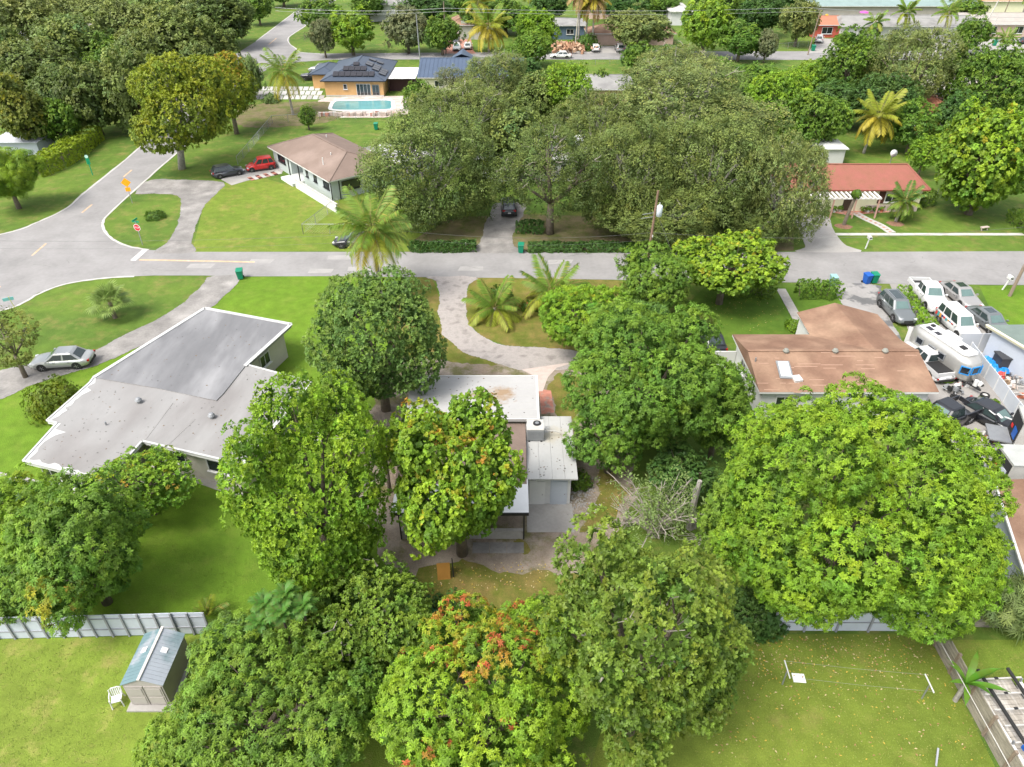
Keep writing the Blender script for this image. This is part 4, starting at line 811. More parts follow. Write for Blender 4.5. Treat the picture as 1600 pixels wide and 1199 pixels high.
simple_house('far low building with orange brown roof at the top right corner', 1545, 20, 30, 12, 3, FCREAM, M('tan_roof', (.48,.24,.15), .9), 1.6)
simple_house('far garage house with brown hip roof behind two white cars', 738, 62, 10, 10, 3.3, STUC, BRN, 2.4, garage=-1.4)
simple_house('far pale house with grey roof and one small dark window at top', 605, 34, 11, 18, 4.2, WSTUC, GREYR, 1.2, 'y', wins=((-3,1.2,1.6),))
simple_house('far dark blue house with grey roof beside the tall palms', 868, 62, 14, 9, 3.2, M('slate_wall', (.10,.15,.22), .8), GREYR, .9, wins=((3.5,1.8,1.2),))
simple_house('far pink house with brown roof behind the tall palms', 946, 30, 9, 9, 3.4, PINK, BRN, 2.2)
simple_house('far peach house almost hidden under the olive tree at the top', 985, 71, 20, 7, 2.6, PINK, BRN, 1.4)
simple_house('far white building slanting behind the big yellow green tree', 1062, 40, 5, 14, 3.4, WSTUC, OFFW, .8, 'y')
simple_house('peach house with slate grey roof peeping out among the trees', 930, 167, 13, 10, 3.0, M('peach_wall', (.62,.42,.30), .8), GREYR, 1.2, wins=((3.0,1.0,1.2),))
simple_house('house with terracotta roof and yellow gable among the right hand trees', 1455, 205, 11, 8, 2.7, M('yellow_wall', (.55,.42,.08), .8), M('rust_roof', (.36,.15,.09), .9), 1.8, 'y', (0,0), wins=((-2.5,1.4,1.2),(2,2,1.2)))
simple_house('house with pale tan roof and white walls behind the yellow gabled house', 1478, 168, 16, 9, 3.0, WSTUC, PALER, 1.4, wins=((-2,1.5,1.2),(4,1.5,1.2)))
simple_house('far pink building beyond the oaks at the top left', 95, 70, 14, 8, 2.8, PINK, PALER, 1.4); simple_house('far building with a pale roof at the top left edge', 70, 14, 26, 10, 3, PINK, OFFW, 1.2)
# right edge houses
o9 = at(1545,520); H9 = thing('house', 'pale blue house with grey green roof at the right edge of the picture', 'house', (35.9,51.0,0))
P9 = [Vector((*at(*p,3.0).xy,0)) - H9.location for p in ((1541,508),(1700,506),(1760,640),(1605,546))]
MB().prism([(p.x,p.y) for p in P9], 2.8, 3.0, 0, 1).build('roof', [FCREAM, GRNR], H9); MB().prism([(p.x,p.y) for p in inset([(q.x,q.y) for q in P9], .35)], 0, 2.79).build('wall', BLUEW, H9)
lip(H9, [(p.x,p.y) for p in (P9[0],P9[3])], 3.03, .08, .22, FCREAM)
H10 = thing('house', 'house corner with brown shingle roof beside the big mango at the right edge', 'house', (27.6,31,0))
P10 = [Vector((*at(*p,3.0).xy,0)) - H10.location for p in ((1553,750),(1720,745),(1760,920),(1602,900))]
MB().prism([(p.x,p.y) for p in P10], 2.8, 3.0, 0, 1).build('roof', [WHITE, BRN], H10); MB().prism([(p.x,p.y) for p in inset([(q.x,q.y) for q in P10], .4)], 0, 2.79).build('wall', BLUEW, H10); lip(H10, [(p.x,p.y) for p in (P10[0],P10[3])], 3.0, .1, .12, WHITE)
b = thing('shed', 'low shed with pale grey metal roof behind the clipped hedge', 'shed', at(48,238)); MB().box(-3.4,2.6,-2,2.5,0,2.0).build('wall', BLUEW, b)
b2 = MB(); b2.add([(-3.8,-2.4,2.05),(3.0,-2.4,2.05),(3.0,2.9,2.35),(-3.8,2.9,2.35),(-3.8,-2.4,2.12),(3.0,-2.4,2.12),(3.0,2.9,2.42),(-3.8,2.9,2.42)], [(0,3,2,1),(4,5,6,7),(0,1,5,4),(1,2,6,5),(2,3,7,6),(3,0,4,7)]); b2.build('roof', M('pale_metal', (.45,.47,.50), .6), b)
# ------------------------------------------------------------------ vehicles
def paint(name, c, metal=.0): return M(name, c, .28, metal, .03, 1, coat=.6)
P_SILVER = paint('silver_paint', (.40,.41,.40), .45); P_GREY = paint('grey_paint', (.17,.185,.19), .35); P_CHAMP = paint('pale_silver_paint', (.36,.35,.34), .4); P_WHITE = paint('white_car_paint', (.58,.58,.575)); P_RED = paint('red_car_paint', (.50,.02,.02)); P_BLACK = paint('black_car_paint', (.015,.016,.02)); P_DGREY = paint('dark_grey_paint', (.05,.055,.065), .3)
CGLASS = glass('car_glass', (.03,.045,.045), .06); WSH = glass('windscreen', (.10,.16,.15), .08); TAIL = M('tail_light', (.35,.01,.01), .3); HEAD = M('head_light', (.65,.66,.68), .15, .2); TRIM = M('black_trim', (.02,.02,.02), .6); RIM = M('wheel_rim', (.5,.5,.52), .3, .8, .03)
WM = {}
def wheel(root, x, y, r, wd=.22):
    k = round(r,2)
    if k not in WM:
        b = MB(); b.tube([(0,-wd/2,0),(0,-wd/2+.03,0),(0,wd/2-.03,0),(0,wd/2,0)], [r*.9,r,r,r*.9], 18); WM[k] = [b.build('wheel', RUBBER, root).data]; first = bpy.data.objects[-1] if False else None
        o = [c for c in root.children if c.data == WM[k][0]][-1]
        b = MB(); b.tube([(0,-wd/2-.015,0),(0,wd/2+.015,0)], r*.62, 14)
        for i in range(5): a = i*1.2566; b.bar((0,-wd/2-.02,0),(math.cos(a)*r*.58,-wd/2-.02,math.sin(a)*r*.58),.05,.02); b.bar((0,wd/2+.02,0),(math.cos(a)*r*.58,wd/2+.02,math.sin(a)*r*.58),.05,.02)
        WM[k].append(b.build('rim', RIM, o).data)
    else: o = link('wheel', WM[k][0], root); link('rim', WM[k][1], o)
    o.location = (x, y, r); return o
def loft(sections, mats, faces_mat=None):
    """sections: list of rings (same length) -> MB with end caps"""
    b = MB(); n = len(sections[0])
    for s in sections: b.v += [tuple(p) for p in s]
    for i in range(len(sections)-1):
        for j in range(n): b.f.append((i*n+j, i*n+(j+1) % n, (i+1)*n+(j+1) % n, (i+1)*n+j)); b.m.append(0)
    b.f.append(tuple(range(n))[::-1]); b.m.append(0); b.f.append(tuple((len(sections)-1)*n+j for j in range(n))); b.m.append(0); return b
def car(name, label, cat, p, rz, paintm, L=4.7, W=1.82, H=1.45, belt=.88, hood=.82, nose=.62, trunk=.9, cab=(1.05,-1.85), top=(.25,-1.15), wb=1.36, r=.33, kind='sedan', sunroof=False, group=None, roofmat=None, glassm=None, rails=False, wind=WSH):
    root = thing(name, label, cat, (p[0], p[1], 0), rz, group); h = W/2; gz = .22
    st = [(-L/2, .72, .55, .80), (-L/2+.12, .90, .34, trunk-.06), (-L/2+.5, .98, .24, trunk), (cab[1]+.1, 1, gz, belt+.0), (0, 1, gz, belt), (cab[0]-.1, 1, gz, belt), (cab[0]+.35, .985, gz, hood+.02), (L/2-.55, .96, .22, hood-.06), (L/2-.16, .88, .26, nose+.05), (L/2, .70, .36, nose-.08)]
    secs = []
    for x, wf, z0, z1 in st:
        y = h*wf; zm = (z0+z1)*.5; half = [(y*.86,z0),(y,z0+.08),(y*1.0,zm),(y*.985,z1-.16),(y*.93,z1-.04),(y*.80,z1),(y*.4,z1+.025)]
        secs.append([(x,a,z) for a,z in half] + [(x,-a,z) for a,z in half[::-1]])
    body = loft(secs, None).build('body', paintm, root, True)
    b = MB(); bw, tw = h*.90, h*.70; z0, z1 = belt-.03, H; xa, xr = cab; ta, tr = top
    ring = lambda x0,x1,w_,z,k=.12: [(x0,w_-k,z),(x0-k*.6,w_,z),(x1+k*.6,w_,z),(x1,w_-k,z),(x1,-w_+k,z),(x1+k*.6,-w_,z),(x0-k*.6,-w_,z),(x0,-w_+k,z)]
    rings = [ring(xa,xr,bw,z0), ring(ta+.06,tr-.05,tw+.03,z1-.07), ring(ta-.1,tr+.12,tw-.08,z1)]
    for R__ in rings: b.v += R__
    for i in range(2):
        for j in range(8): b.f.append((i*8+j,i*8+(j+1) % 8,(i+1)*8+(j+1) % 8,(i+1)*8+j)); b.m.append(0)
    b.f.append(tuple(16+j for j in range(8))); b.m.append(0); b.f = [f[::-1] for f in b.f]
    b.build('roof', roofmat or paintm, root, False)
    def lerp(a,c,t): return tuple(a[i]+(c[i]-a[i])*t for i in range(3))
    def pane(nm, lo0, lo1, hi0, hi1, n_, m_, t0=.12, t1=.90, s0=.06, s1=.94):
        q = [lerp(lerp(lo0,lo1,s),lerp(hi0,hi1,s),t) for s,t in ((s0,t0),(s1,t0),(s1,t1),(s0,t1))]; n_ = Vector(n_).normalized()*.018
        b = MB(); b.add([tuple(Vector(v)+n_) for v in q] + [tuple(Vector(v)-n_*.3) for v in q], [(0,1,2,3),(4,7,6,5),(0,4,5,1),(1,5,6,2),(2,6,7,3),(3,7,4,0)]); return b.build(nm, m_, root)
    hi = lambda x, s: (x, s*(tw+.03), z1-.07); lo = lambda x, s: (x, s*bw, z0)
    pane('windscreen', (xa,-bw+.12,z0),(xa,bw-.12,z0),(ta+.06,-tw+.09,z1-.07),(ta+.06,tw-.09,z1-.07),(1,0,1),glassm or wind)
    pane('rear_window', (xr,bw-.12,z0),(xr,-bw+.12,z0),(tr-.05,tw-.09,z1-.07),(tr-.05,-tw+.09,z1-.07),(-1,0,1),glassm or CGLASS)
    cuts = {'sedan': (.0,.50,1), 'suv': (0,.36,.72,1), 'cab': (0,.55,1) if abs(xa-xr) > 2 else (0,1), 'van': (0,.42,)}[kind if kind in ('sedan','suv','cab','van') else 'sedan']
    for s in (-1,1):
        for c0, c1 in zip(cuts[:-1], cuts[1:]): pane('side_window', lo(xa-.07+(xr-xa+.14)*c0,s),lo(xa-.07+(xr-xa+.14)*c1,s),hi(ta+(tr-ta)*c0,s),hi(ta+(tr-ta)*c1,s),(0,s,.25),glassm or CGLASS,.14,.9,.07 if c0 else .12,.93)
        for x in (wb, -wb):
            wheel(root, x, s*(h-.12), r); MB().tube([(x,s*(h-.24),r),(x,s*(h+.006),r)], r*1.17, 18).build('wheel_arch', TRIM, root)
        MB().obox((xa-.25,s*(h+.09),belt+.07),(.14,.2,.13)).build('mirror', paintm, root)
        MB().obox((L/2-.22,s*h*.66,nose-.0),(.26,.36,.13),(0,0,-s*.35)).build('headlight', HEAD, root)
        MB().obox((-L/2+.1,s*h*.68,trunk-.16),(.16,.34,.16),(0,0,s*.3)).build('tail_light', TAIL, root)
        for x in ((cab[0]-.75), (cab[0]+cab[1])/2 - .45): MB().box(x-.1,x+.1,s*h*.99-.02,s*h*.99+.02,belt-.17,belt-.14).build('door_handle', TRIM, root)
        MB().box(cab[1]+.3, cab[0]+.25, s*(h-.03)-.03, s*(h-.03)+.035, .24,.33).build('sill', TRIM, root)
    MB().obox((L/2-.02,0,nose-.16),(.1,W*.44,.16)).build('grille', TRIM, root); MB().obox((L/2-.03,0,.36),(.12,W*.66,.12)).build('front_bumper', TRIM, root); MB().obox((-L/2+.03,0,.42),(.14,W*.62,.16)).build('rear_bumper', TRIM, root)
    MB().obox((-L/2+.02,0,.66),(.06,.34,.15)).build('number_plate', WHITE, root)
    if sunroof: MB().box(tr+.35, ta-.2, -.38,.38,H+.002,H+.014).build('sunroof', CGLASS, root)
    if rails:
        for s in (-1,1): MB().bar((tr+.1,s*(tw-.12),H+.05),(ta-.1,s*(tw-.12),H+.05),.04,.05).build('roof_rail', CHROME, root)
    return root
def heading(a, b): a = at(*a); b = at(*b); d = b - a; return math.atan2(d.y, d.x), (a+b)/2
def side_place(rear, front, W):                              # near-side wheel line -> centre of the vehicle
    rz, m = heading(rear, front); nrm = Vector((-math.sin(rz), math.cos(rz), 0)); s = 1 if nrm.x > 0 else -1; return m + nrm*s*(W/2 - .05), rz
SUV = dict(L=4.65, W=1.86, H=1.68, belt=1.02, hood=.98, nose=.72, trunk=1.08, cab=(1.0,-2.16), top=(.3,-1.85), wb=1.37, r=.36, kind='suv')
SED = dict(L=4.8, W=1.84, H=1.45, kind='sedan'); HAT = dict(L=4.2, W=1.78, H=1.55, belt=.95, hood=.9, trunk=1.0, cab=(.95,-1.95), top=(.25,-1.6), wb=1.28, kind='suv')
rz, m = heading((140,566),(62,571)); m = at(101,570); car('parked_car', 'silver sedan on the curved driveway beside the yellow green bush', 'car', m, rz, P_SILVER, **SED)
rz, m = heading((333,279),(381,270)); car('parked_car', 'black hatchback parked behind the red car on the mint house driveway', 'car', m, rz, P_DGREY, **HAT)
rz, m = heading((430,262),(386,268)); car('parked_car', 'small red boxy car with its back to the mint green house', 'car', m, rz, P_RED, **dict(HAT, L=3.9, H=1.7, top=(.2,-1.5)))
g_ = 'vehicles parked in the drives by the brown roofed house'
m, rz = side_place((1373.5,480),(1393,502),1.88); car('parked_car', 'dark grey SUV with roof rails between the asphalt drive and the clipped hedge', 'car', m, rz, P_GREY, **dict(SUV, L=4.8), sunroof=True, rails=True, group=g_)
m, rz = side_place((1473,460),(1496,479),1.84); car('parked_car', 'pale silver sedan beside the white pickup, nearest the far lawn', 'car', m, rz, P_CHAMP, **SED, sunroof=True, group=g_)
m, rz = side_place((1517,502),(1540,520),1.84); car('parked_car', 'darker grey sedan half hidden by the green grey roof corner', 'car', m, rz, P_GREY, **SED, sunroof=True, group=g_)
m, rz = side_place((1466,505),(1491,528),1.9); vn = car('van', 'white work van with colourful printed side in front of the white fence', 'van', m, rz, P_WHITE, **dict(SUV, L=4.9, H=1.85, top=(.45,-2.05), cab=(1.2,-2.25), kind='suv'), group=g_)
b = MB(); r = random.Random(9); cols = [M('print_red', (.5,.05,.04)), M('print_teal', (.05,.28,.30)), M('print_orange', (.6,.28,.05)), M('print_navy', (.04,.05,.16))]
for s in (-1,1):
    for i in range(12): x = -2.1+.3*i; z = .55+.04*i+r.uniform(-.05,.1); hh = r.uniform(.2,.6); b.add([(x,s*.945,z),(x+.28,s*.945,z+.05),(x+.28,s*.945,min(1.0,z+hh+.05)),(x,s*.945,min(1.0,z+hh))], [(0,1,2,3)], i % 4)
b.build('side_graphics', cols, vn)
def pickup(label, m, rz, pm, L=5.6, W=2.0, bedcol=TRIM, group=None, cover=False, H=1.85):
    t = car('pickup_truck', label, 'pickup truck', m, rz, pm, L=L, W=W, H=H, belt=1.12, hood=1.1, nose=.85, trunk=.78, cab=(1.15,-.95), top=(.45,-.8), wb=1.75, r=.4, kind='cab', group=group)
    x0, x1 = -L/2+.05, -1.0
    for s in (-1,1): MB().box(x0, x1, s*(W/2-.05)-.07, s*(W/2-.05)+.04, .74, 1.16).build('bed_side', pm, t)
    MB().box(x0-.03, x0+.07, -W/2+.14, W/2-.14, .7, 1.16).build('tailgate', pm, t); MB().box(x0+.1,x1,-W/2+.13,W/2-.13,.80,.84).build('bed_floor', bedcol, t)
    if cover: MB().box(x0+.06,x1-.02,-W/2+.05,W/2-.05,1.165,1.21).build('bed_cover', TRIM, t)
    return t
m, rz = side_place((1421.5,457),(1443,484),2.0); pickup('white pickup truck with dark empty bed beside the clipped hedge', m, rz, P_WHITE, group=g_)
def wire(root, nm, pts, m, r_): return MB().tube(pts, r_, 5).build(nm, m, root)
m, rz = side_place((1462,592),(1422,535),1.95); pickup('white pickup with black bed cover between the brown roof and the silver trailer', at(1443,573), math.radians(100), P_WHITE, cover=True, L=5.4)
pickup('black pickup truck with open rusty bed at the edge of the big mango', at(1470,662), math.radians(205), P_BLACK, L=5.4, bedcol=M('dirty_bed', (.16,.15,.14), .9, 0, .3, 3))
car('parked_car', 'black SUV glimpsed under the two central oaks at the drive end', 'car', at(795,330), math.radians(92), P_DGREY, **SUV)
car('parked_car', 'black sedan seen past the coconut palm fronds on the verge', 'car', at(556,384), math.radians(178), P_BLACK, **SED)
car('parked_car', 'black car tucked between the mango trees and the front lawn', 'car', at(1106,536), math.radians(97), P_BLACK, **dict(SED, H=1.5))
pickup('black pickup truck on the grass left of the orange house', at(492,125), math.radians(178), P_BLACK, L=5.6); car('parked_car', 'silver SUV just behind the black pickup by the orange house', 'car', at(501,113), math.radians(178), P_SILVER, **SUV)
car('parked_car', 'far white sedan, left one of two on the red paved drive', 'car', at(714,78), math.radians(-88), P_WHITE, **SED); car('parked_car', 'far white sedan, right one of two on the red paved drive', 'car', at(731,76), math.radians(92), P_WHITE, **SED)
car('parked_car', 'far dark SUV close to the brown roofed garage', 'car', at(712,67), math.radians(-90), P_DGREY, **SUV)
car('parked_car', 'far white car parked near the tall palms across the road', 'car', at(930,80), math.radians(90), P_WHITE, **HAT); car('parked_car', 'far silver SUV parked under the olive tree across the road', 'car', at(968,80), math.radians(90), P_SILVER, **SUV)
car('parked_car', 'far white car near the brush pile, half behind the trees', 'car', at(876,91), math.radians(178), P_WHITE, **SED)
car('parked_car', 'far white SUV in front of the red house', 'car', at(1279,66), math.radians(70), P_WHITE, **SUV); car('parked_car', 'far black sedan beside the leaning pole at top right', 'car', at(1505,73), math.radians(60), P_BLACK, **SED)
car('parked_car', 'far dark car cut off by the right edge of the picture', 'car', at(1603,68), math.radians(20), P_DGREY, **SED)
car('parked_car', 'far red car at the left edge of the picture', 'car', at(4,54), math.radians(20), P_RED, **SED)

# silver travel trailer
tr = thing('travel_trailer', 'polished silver round ended travel trailer with blue taped front window', 'trailer', at(1466,573), math.radians(-73)); ALU = M('polished_aluminium', (.50,.49,.46), .35, .6, .06, .8); TW = M('trailer_roof_white', (.58,.58,.58), .5)
TL, TWd, TH = 6.2, 2.2, 2.35; secs = []
for i in range(15):
    t = -1 + 2*i/14; e = abs(t); k = 1 - max(0, (e-.62)/.38)**2.4*.45; kt = 1 - max(0, (e-.55)/.45)**2.2*.30; x = TL/2*math.sin(t*PI/2*.97)/math.sin(PI/2*.97) if False else TL/2*t; ring = []
    for j in range(20):
        a = 2*PI*j/20; c, s = math.cos(a), math.sin(a); y = TWd/2*k*math.copysign(abs(c)**.55, c); z = .5 + (TH-.2)/2 + (TH-.2)/2*math.copysign(abs(s)**.6, s)*(kt if s > 0 else .8 + .2*k); ring.append((x, y, z))
    secs.append(ring)
loft(secs, None).build('shell', ALU, tr, True)
MB().prism([(-2.5,-.72),(2.2,-.72),(2.5,-.4),(2.5,.4),(2.2,.72),(-2.5,.72)], 2.60, 2.69).build('roof_skin', TW, tr)
MB().box(-2.1,-1.5,-.5,-.1,2.695,2.74).build('solar_panel', SOL, tr); MB().box(-1.2,-.7,-.45,-.05,2.695,2.73).build('solar_panel', SOL, tr); MB().box(-.9,.6,-.05,.65,2.695,2.95).build('roof_unit', TW, tr); MB().box(1.2,1.7,-.2,.2,2.695,2.8).build('roof_vent', TRIM, tr); MB().box(-2.2,-1.9,.1,.4,2.695,2.8).build('roof_vent', TRIM, tr)
for s in (-1,1):
    for x in (-1.6,-.3,.75): window(tr, x, s*1.145, 1.75, 90*s, .75, .62, GALV, 0, sill=False)
    MB().box(-2.4,2.5,s*1.13-.03,s*1.13+.03,.82,.88).build('rub_rail', GALV, tr); wheel(tr, -.3, s*.95, .36)
BT = M('blue_tape', (.02,.22,.55), .6)
for y_, a_ in ((-.76,-50),(0,0),(.76,50)):
    o = window(tr, 3.13 - abs(y_)*.33, y_*1.0, 1.62, a_, .72, .7, BT, 0, sill=False); 
MB().bar((3.1,-.3,.5),(4.2,0,.45),.1,.1).build('drawbar', BLACK, tr); MB().bar((3.1,.3,.5),(4.2,0,.45),.1,.1).build('drawbar', BLACK, tr); MB().cyl((3.6,0,.5),.17,.5,12).build('gas_bottle', WHITE, tr)

# wrecks, box trucks and yard clutter
wk_ = thing('wrecked_car', 'wrecked black car with white torn panels in the cluttered yard', 'car', at(1545,660), math.radians(-60))
src = car('wreck_body', None, None, (0,0), 0, P_BLACK, **dict(SED, L=4.4))
for ch in list(src.children):
    if ch.name.split('.')[0] in ('headlight','number_plate','front_bumper','grille'): bpy.data.objects.remove(ch); continue
    ch.parent = wk_
bpy.data.objects.remove(src)
r = random.Random(12)
for i in range(5): MB().obox((-.2+.5*i-.6,-.55+r.uniform(-.2,.2),1.0+r.uniform(0,.35)),(r.uniform(.5,.9),r.uniform(.15,.35),.04),(r.uniform(-.4,.4),r.uniform(-.3,.3),r.uniform(-.5,.5))).build('torn_panel', WHITE, wk_)
b = MB()
for i in range(14): b.obox((2.1+r.uniform(-.3,.4),r.uniform(-.7,.7),r.uniform(.2,.8)),(r.uniform(.1,.4),r.uniform(.1,.3),r.uniform(.05,.3)),(r.random()*3,r.random()*3,r.random()*3))
b.build('exposed_engine', TRIM, wk_)
def box_truck(label, p, rz, L=4.2, W=2.1, Hh=2.5, boxm=OFFW, fr=None):
    t = thing('box_truck', label, 'box truck', p, rz); MB().box(-L/2,L/2,-W/2,W/2,.8,Hh).build('cargo_box', boxm, t); MB().box(-L/2-.03,L/2+.03,-W/2-.03,W/2+.03,Hh+.002,Hh+.07).build('box_roof', M('box_roof_%d' % len(label), (.36,.37,.35), .7, 0, .1), t)
    MB().box(-L/2-.05,-L/2-.004,-W/2+.12,W/2-.12,.9,Hh-.12).build('open_back_shade', M('interior_shade', (.02,.02,.022), .8), t); MB().box(-L/2-.09,-L/2-.051,-.75,-.05,1.0,1.75).build('picture_board', fr or BLUEW, t); MB().box(-L/2-.09,-L/2-.051,.3,.62,1.3,1.55).build('red_box', REDP, t)  # dark panel paints the shade inside the open cargo box
    MB().box(-L/2-1.5,-L/2-.1,-W/2+.1,W/2-.1,.75,.85).build('tail_lift', GALV, t)
    for x in (-L/2+.8, L/2-.7):
        for s in (-1,1): wheel(t, x, s*(W/2-.15), .4)
    MB().box(L/2+.02,L/2+1.3,-W/2+.1,W/2-.1,.5,1.7).build('cab', P_WHITE, t); return t
box_truck('white box truck with dark open back nearest the big mango', at(1600,758), math.radians(-4)); box_truck('second white box truck behind the nearer one at the right edge', at(1625,705), math.radians(-20), Hh=2.7, fr=BLUEP)
def tire(label, px, py, z=0, tilt=(0,0,0), R=.34, rim=False):
    t = thing('tyre', label, 'tyre', at(px, py)); b = MB(); n = 20
    prof = [(R*.6,-.1),(R*.95,-.11),(R,-.06),(R,.06),(R*.95,.11),(R*.6,.1)]
    for i in range(n):
        a = 2*PI*i/n
        for q, zz in prof: b.v.append((q*math.cos(a), q*math.sin(a), zz))
    for i in range(n):
        for j in range(6): b.f.append((i*6+j, ((i+1) % n)*6+j, ((i+1) % n)*6+(j+1) % 6, i*6+(j+1) % 6)); b.m.append(0)
    o = b.build('rubber_ring', RUBBER, t, True); o.rotation_euler = tilt; o.location = (0,0,z+.12 if tilt == (0,0,0) else R)
    if rim: c = MB().cyl((0,0,-.06),R*.58,.12,14).build('rim', OFFW, t); c.location = o.location; c.rotation_euler = tilt
    return t
tire('tyre standing at the left of the scrap heap below the trailer', 1486,596, tilt=(1.45,0,.3), R=.4, rim=True); tire('tyre standing at the right of the scrap heap below the trailer', 1514,594, tilt=(1.3,0,-.4), R=.42, rim=True); tire('white rimmed tyre lying in the weeds by the pale fence', 1538,620, rim=True)
tire('small tyre lying beside the black pickup tailgate', 1490,622, R=.3); tire('tyre lying under the wrecked car front', 1512,648, R=.36)
def clutter(name, label, cat, px, py, n, spread, mats, seed, size=(.1,.4), h=.5, part='piece'):
    r = random.Random(seed); t = thing(name, label, cat, at(px, py))
    for k, m_ in enumerate(mats):
        b = MB()
        for i in range(n):
            c = (r.gauss(0,spread*.5), r.gauss(0,spread*.35), r.uniform(.05,h))
            if r.random() < .4: b.tube([c, (c[0]+r.uniform(-.5,.5), c[1]+r.uniform(-.4,.4), max(.05,c[2]+r.uniform(-.3,.3)))], r.uniform(.02,.05), 5)
            else: b.obox(c, (r.uniform(*size), r.uniform(*size), r.uniform(size[0]*.5,size[1]*.7)), (r.random()*3, r.random()*3, r.random()*3))
        b.build(part, m_, t)['kind'] = 'stuff'
        b_o = t.children[-1] if False else None
    return t
clutter('scrap_heap', 'heap of motorcycle and engine scrap in front of the silver trailer', 'scrap heap', 1500, 592, 14, 1.3, [TRIM, CHROME, OFFW], 3, part='scrap'); clutter('scrap_heap', 'small black scrap pile beside the black pickup bed', 'scrap heap', 1487, 614, 12, .9, [TRIM, GALV], 4, part='scrap')
clutter('scrap_heap', 'twisted metal scrap between the wrecked car and box truck', 'scrap heap', 1550, 690, 14, 1.0, [TRIM, OFFW, M('rust', (.22,.09,.04), .9)], 5, part='scrap')
for lb, px, py, m_ in (('red plastic bag between two white bags on the yard weeds', 1501,602,REDP), ('white bag left of the red bag on the yard weeds', 1494,605,WHITE), ('white bag right of the red bag on the yard weeds', 1509,603,WHITE), ('white plastic drum beside the pale long fence', 1530,602,WHITE)):
    b = MB().dome((0,0,.0), .3,.24,.34, 10,4, seed=px); tag(b.build('bag' if 'bag' in lb else 'drum', m_), lb, 'bag' if 'bag' in lb else 'drum').location = at(px, py)
tp = thing('tarpaulin', 'crumpled bright blue tarpaulin between the two pale walls', 'tarpaulin', at(1549,576)); r = random.Random(5); n = 16; b = MB(); V = []
for j in range(n):
    for i in range(n): u, v = i/(n-1)-.5, j/(n-1)-.5; V.append((u*2.6+r.uniform(-.05,.05), v*2.4, max(.05, .75*math.cos(u*2.4)*math.cos(v*2.2) + .28*noise.noise(Vector((u*6,v*6,1))) + r.uniform(-.07,.07))))
b.add(V, [(j*n+i,j*n+i+1,(j+1)*n+i+1,(j+1)*n+i) for j in range(n-1) for i in range(n-1)]); b.build('sheet', M('blue_tarp', (.015,.20,.55), .45, 0, .25, 3), tp)
t = thing('plastic_bin', 'large square dark grey bin on the blue tarpaulin', 'bin', at(1562,578)); MB().prism([(-.6,-.55),(.6,-.55),(.6,.55),(-.6,.55)], .3, 1.35).build('tub', M('charcoal_plastic', (.045,.045,.05), .5), t); MB().prism([(-.68,-.63),(.68,-.63),(.68,.63),(-.68,.63)], 1.352, 1.46).build('lid', M('charcoal_plastic', (.045,.045,.05), .5), t)
tag(MB().dome((0,0,.1),.42,.36,.42,12,5,seed=2).build('bag', M('red_sack', (.5,.08,.07), .7)), 'dull red sack in front of the dark grey bin', 'bag').location = at(1562,590)
clutter('junk_pile', 'pile of pale boxes and boards against the pale blue house wall', 'junk pile', 1580, 598, 12, 1.5, [OFFW, M('cardboard', (.42,.30,.2), .9), GALV, PAVPALE], 6, part='junk'); clutter('junk_pile', 'heap of blue and grey junk behind the box trucks', 'junk pile', 1572, 655, 12, 1.4, [BLUEP, GALV, TRIM], 8, part='junk'); clutter('junk_pile', 'rusty red garden chairs and junk at the right edge', 'junk pile', 1598, 622, 10, 1.0, [M('rust2', (.35,.12,.07), .8), OFFW], 9, part='junk')
tag(MB().cyl((0,0,0),.16,.42,12).tube([(0,0,.42),(0,0,.5)],[.16,.06],12).build('jug', WHITE), 'white plastic jug on the ground near the pale blue wall', 'jug').location = at(1580,603)
clutter('brush_pile', 'brown heap of cut palm fronds beside the far road', 'brush pile', 890, 81, 90, 4.4, [M('dead_frond', (.36,.20,.12), .9, 0, .3), M('dead_frond2', (.45,.30,.2), .9)], 11, (.2,.9), 1.8, 'dead_frond')

# ------------------------------------------------------------------ fences
def fence(name, label, pts, h, panel_w, post, panelm, postm, cat='fence', rails=0, thick=.04, panel='panel', side=-1, z0=0.02, vary=0):
    pts = [Vector((p[0], p[1], 0)) for p in pts]; o = pts[0].copy(); f = thing(name, label, cat, o); r = random.Random(len(label))
    for a, b_ in zip(pts[:-1], pts[1:]):
        L_ = (b_-a).length; n = max(1, round(L_/panel_w)); u = (b_-a)/L_; nr = Vector((-u.y,u.x,0))*side
        for i in range(n+1):
            p = a.lerp(b_, i/n) - o + nr*(post*.5+thick*.5 if rails else 0); MB().obox((p.x,p.y,h/2+.03),(post,post,h+.06),(0,0,math.atan2(u.y,u.x))).build('post', postm, f)
            if i < n:
                p, q = a.lerp(b_, i/n) - o, a.lerp(b_, (i+1)/n) - o; hh = h - r.uniform(0,vary); c = (p+q)/2 + nr*r.uniform(-.015,.015)
                MB().obox((c.x,c.y,z0+hh/2),((q-p).length - (post if not rails else .015),thick,hh),(0,0,math.atan2(u.y,u.x)+r.uniform(-1,1)*vary*.02)).build(panel, panelm, f)
                for k in range(rails): z = h*(.35+.5*k/max(1,rails-1)) if rails > 1 else h*.5; c2 = c + nr*.04; MB().obox((c2.x,c2.y,z),((q-p).length-post,.05,.06),(0,0,math.atan2(u.y,u.x))).build('rail', postm, f)
    return f
PANB = M('pale_blue_panel', (.46,.50,.56), .6, 0, .06, .6); POSTG = M('grey_post', (.26,.27,.29), .7, 0, .1)
fence('panel_fence', 'long pale blue panel fence with grey posts behind the garden shed', [at(-60,999.5), at(0,998), at(330,989.5)], 1.75, .88, .09, PANB, POSTG, rails=2)
fence('panel_fence', 'pale blue panel fence showing through under the big mango', [at(1205,985), at(1455,986)], 1.5, 1.6, .1, PANB, POSTG, rails=1)
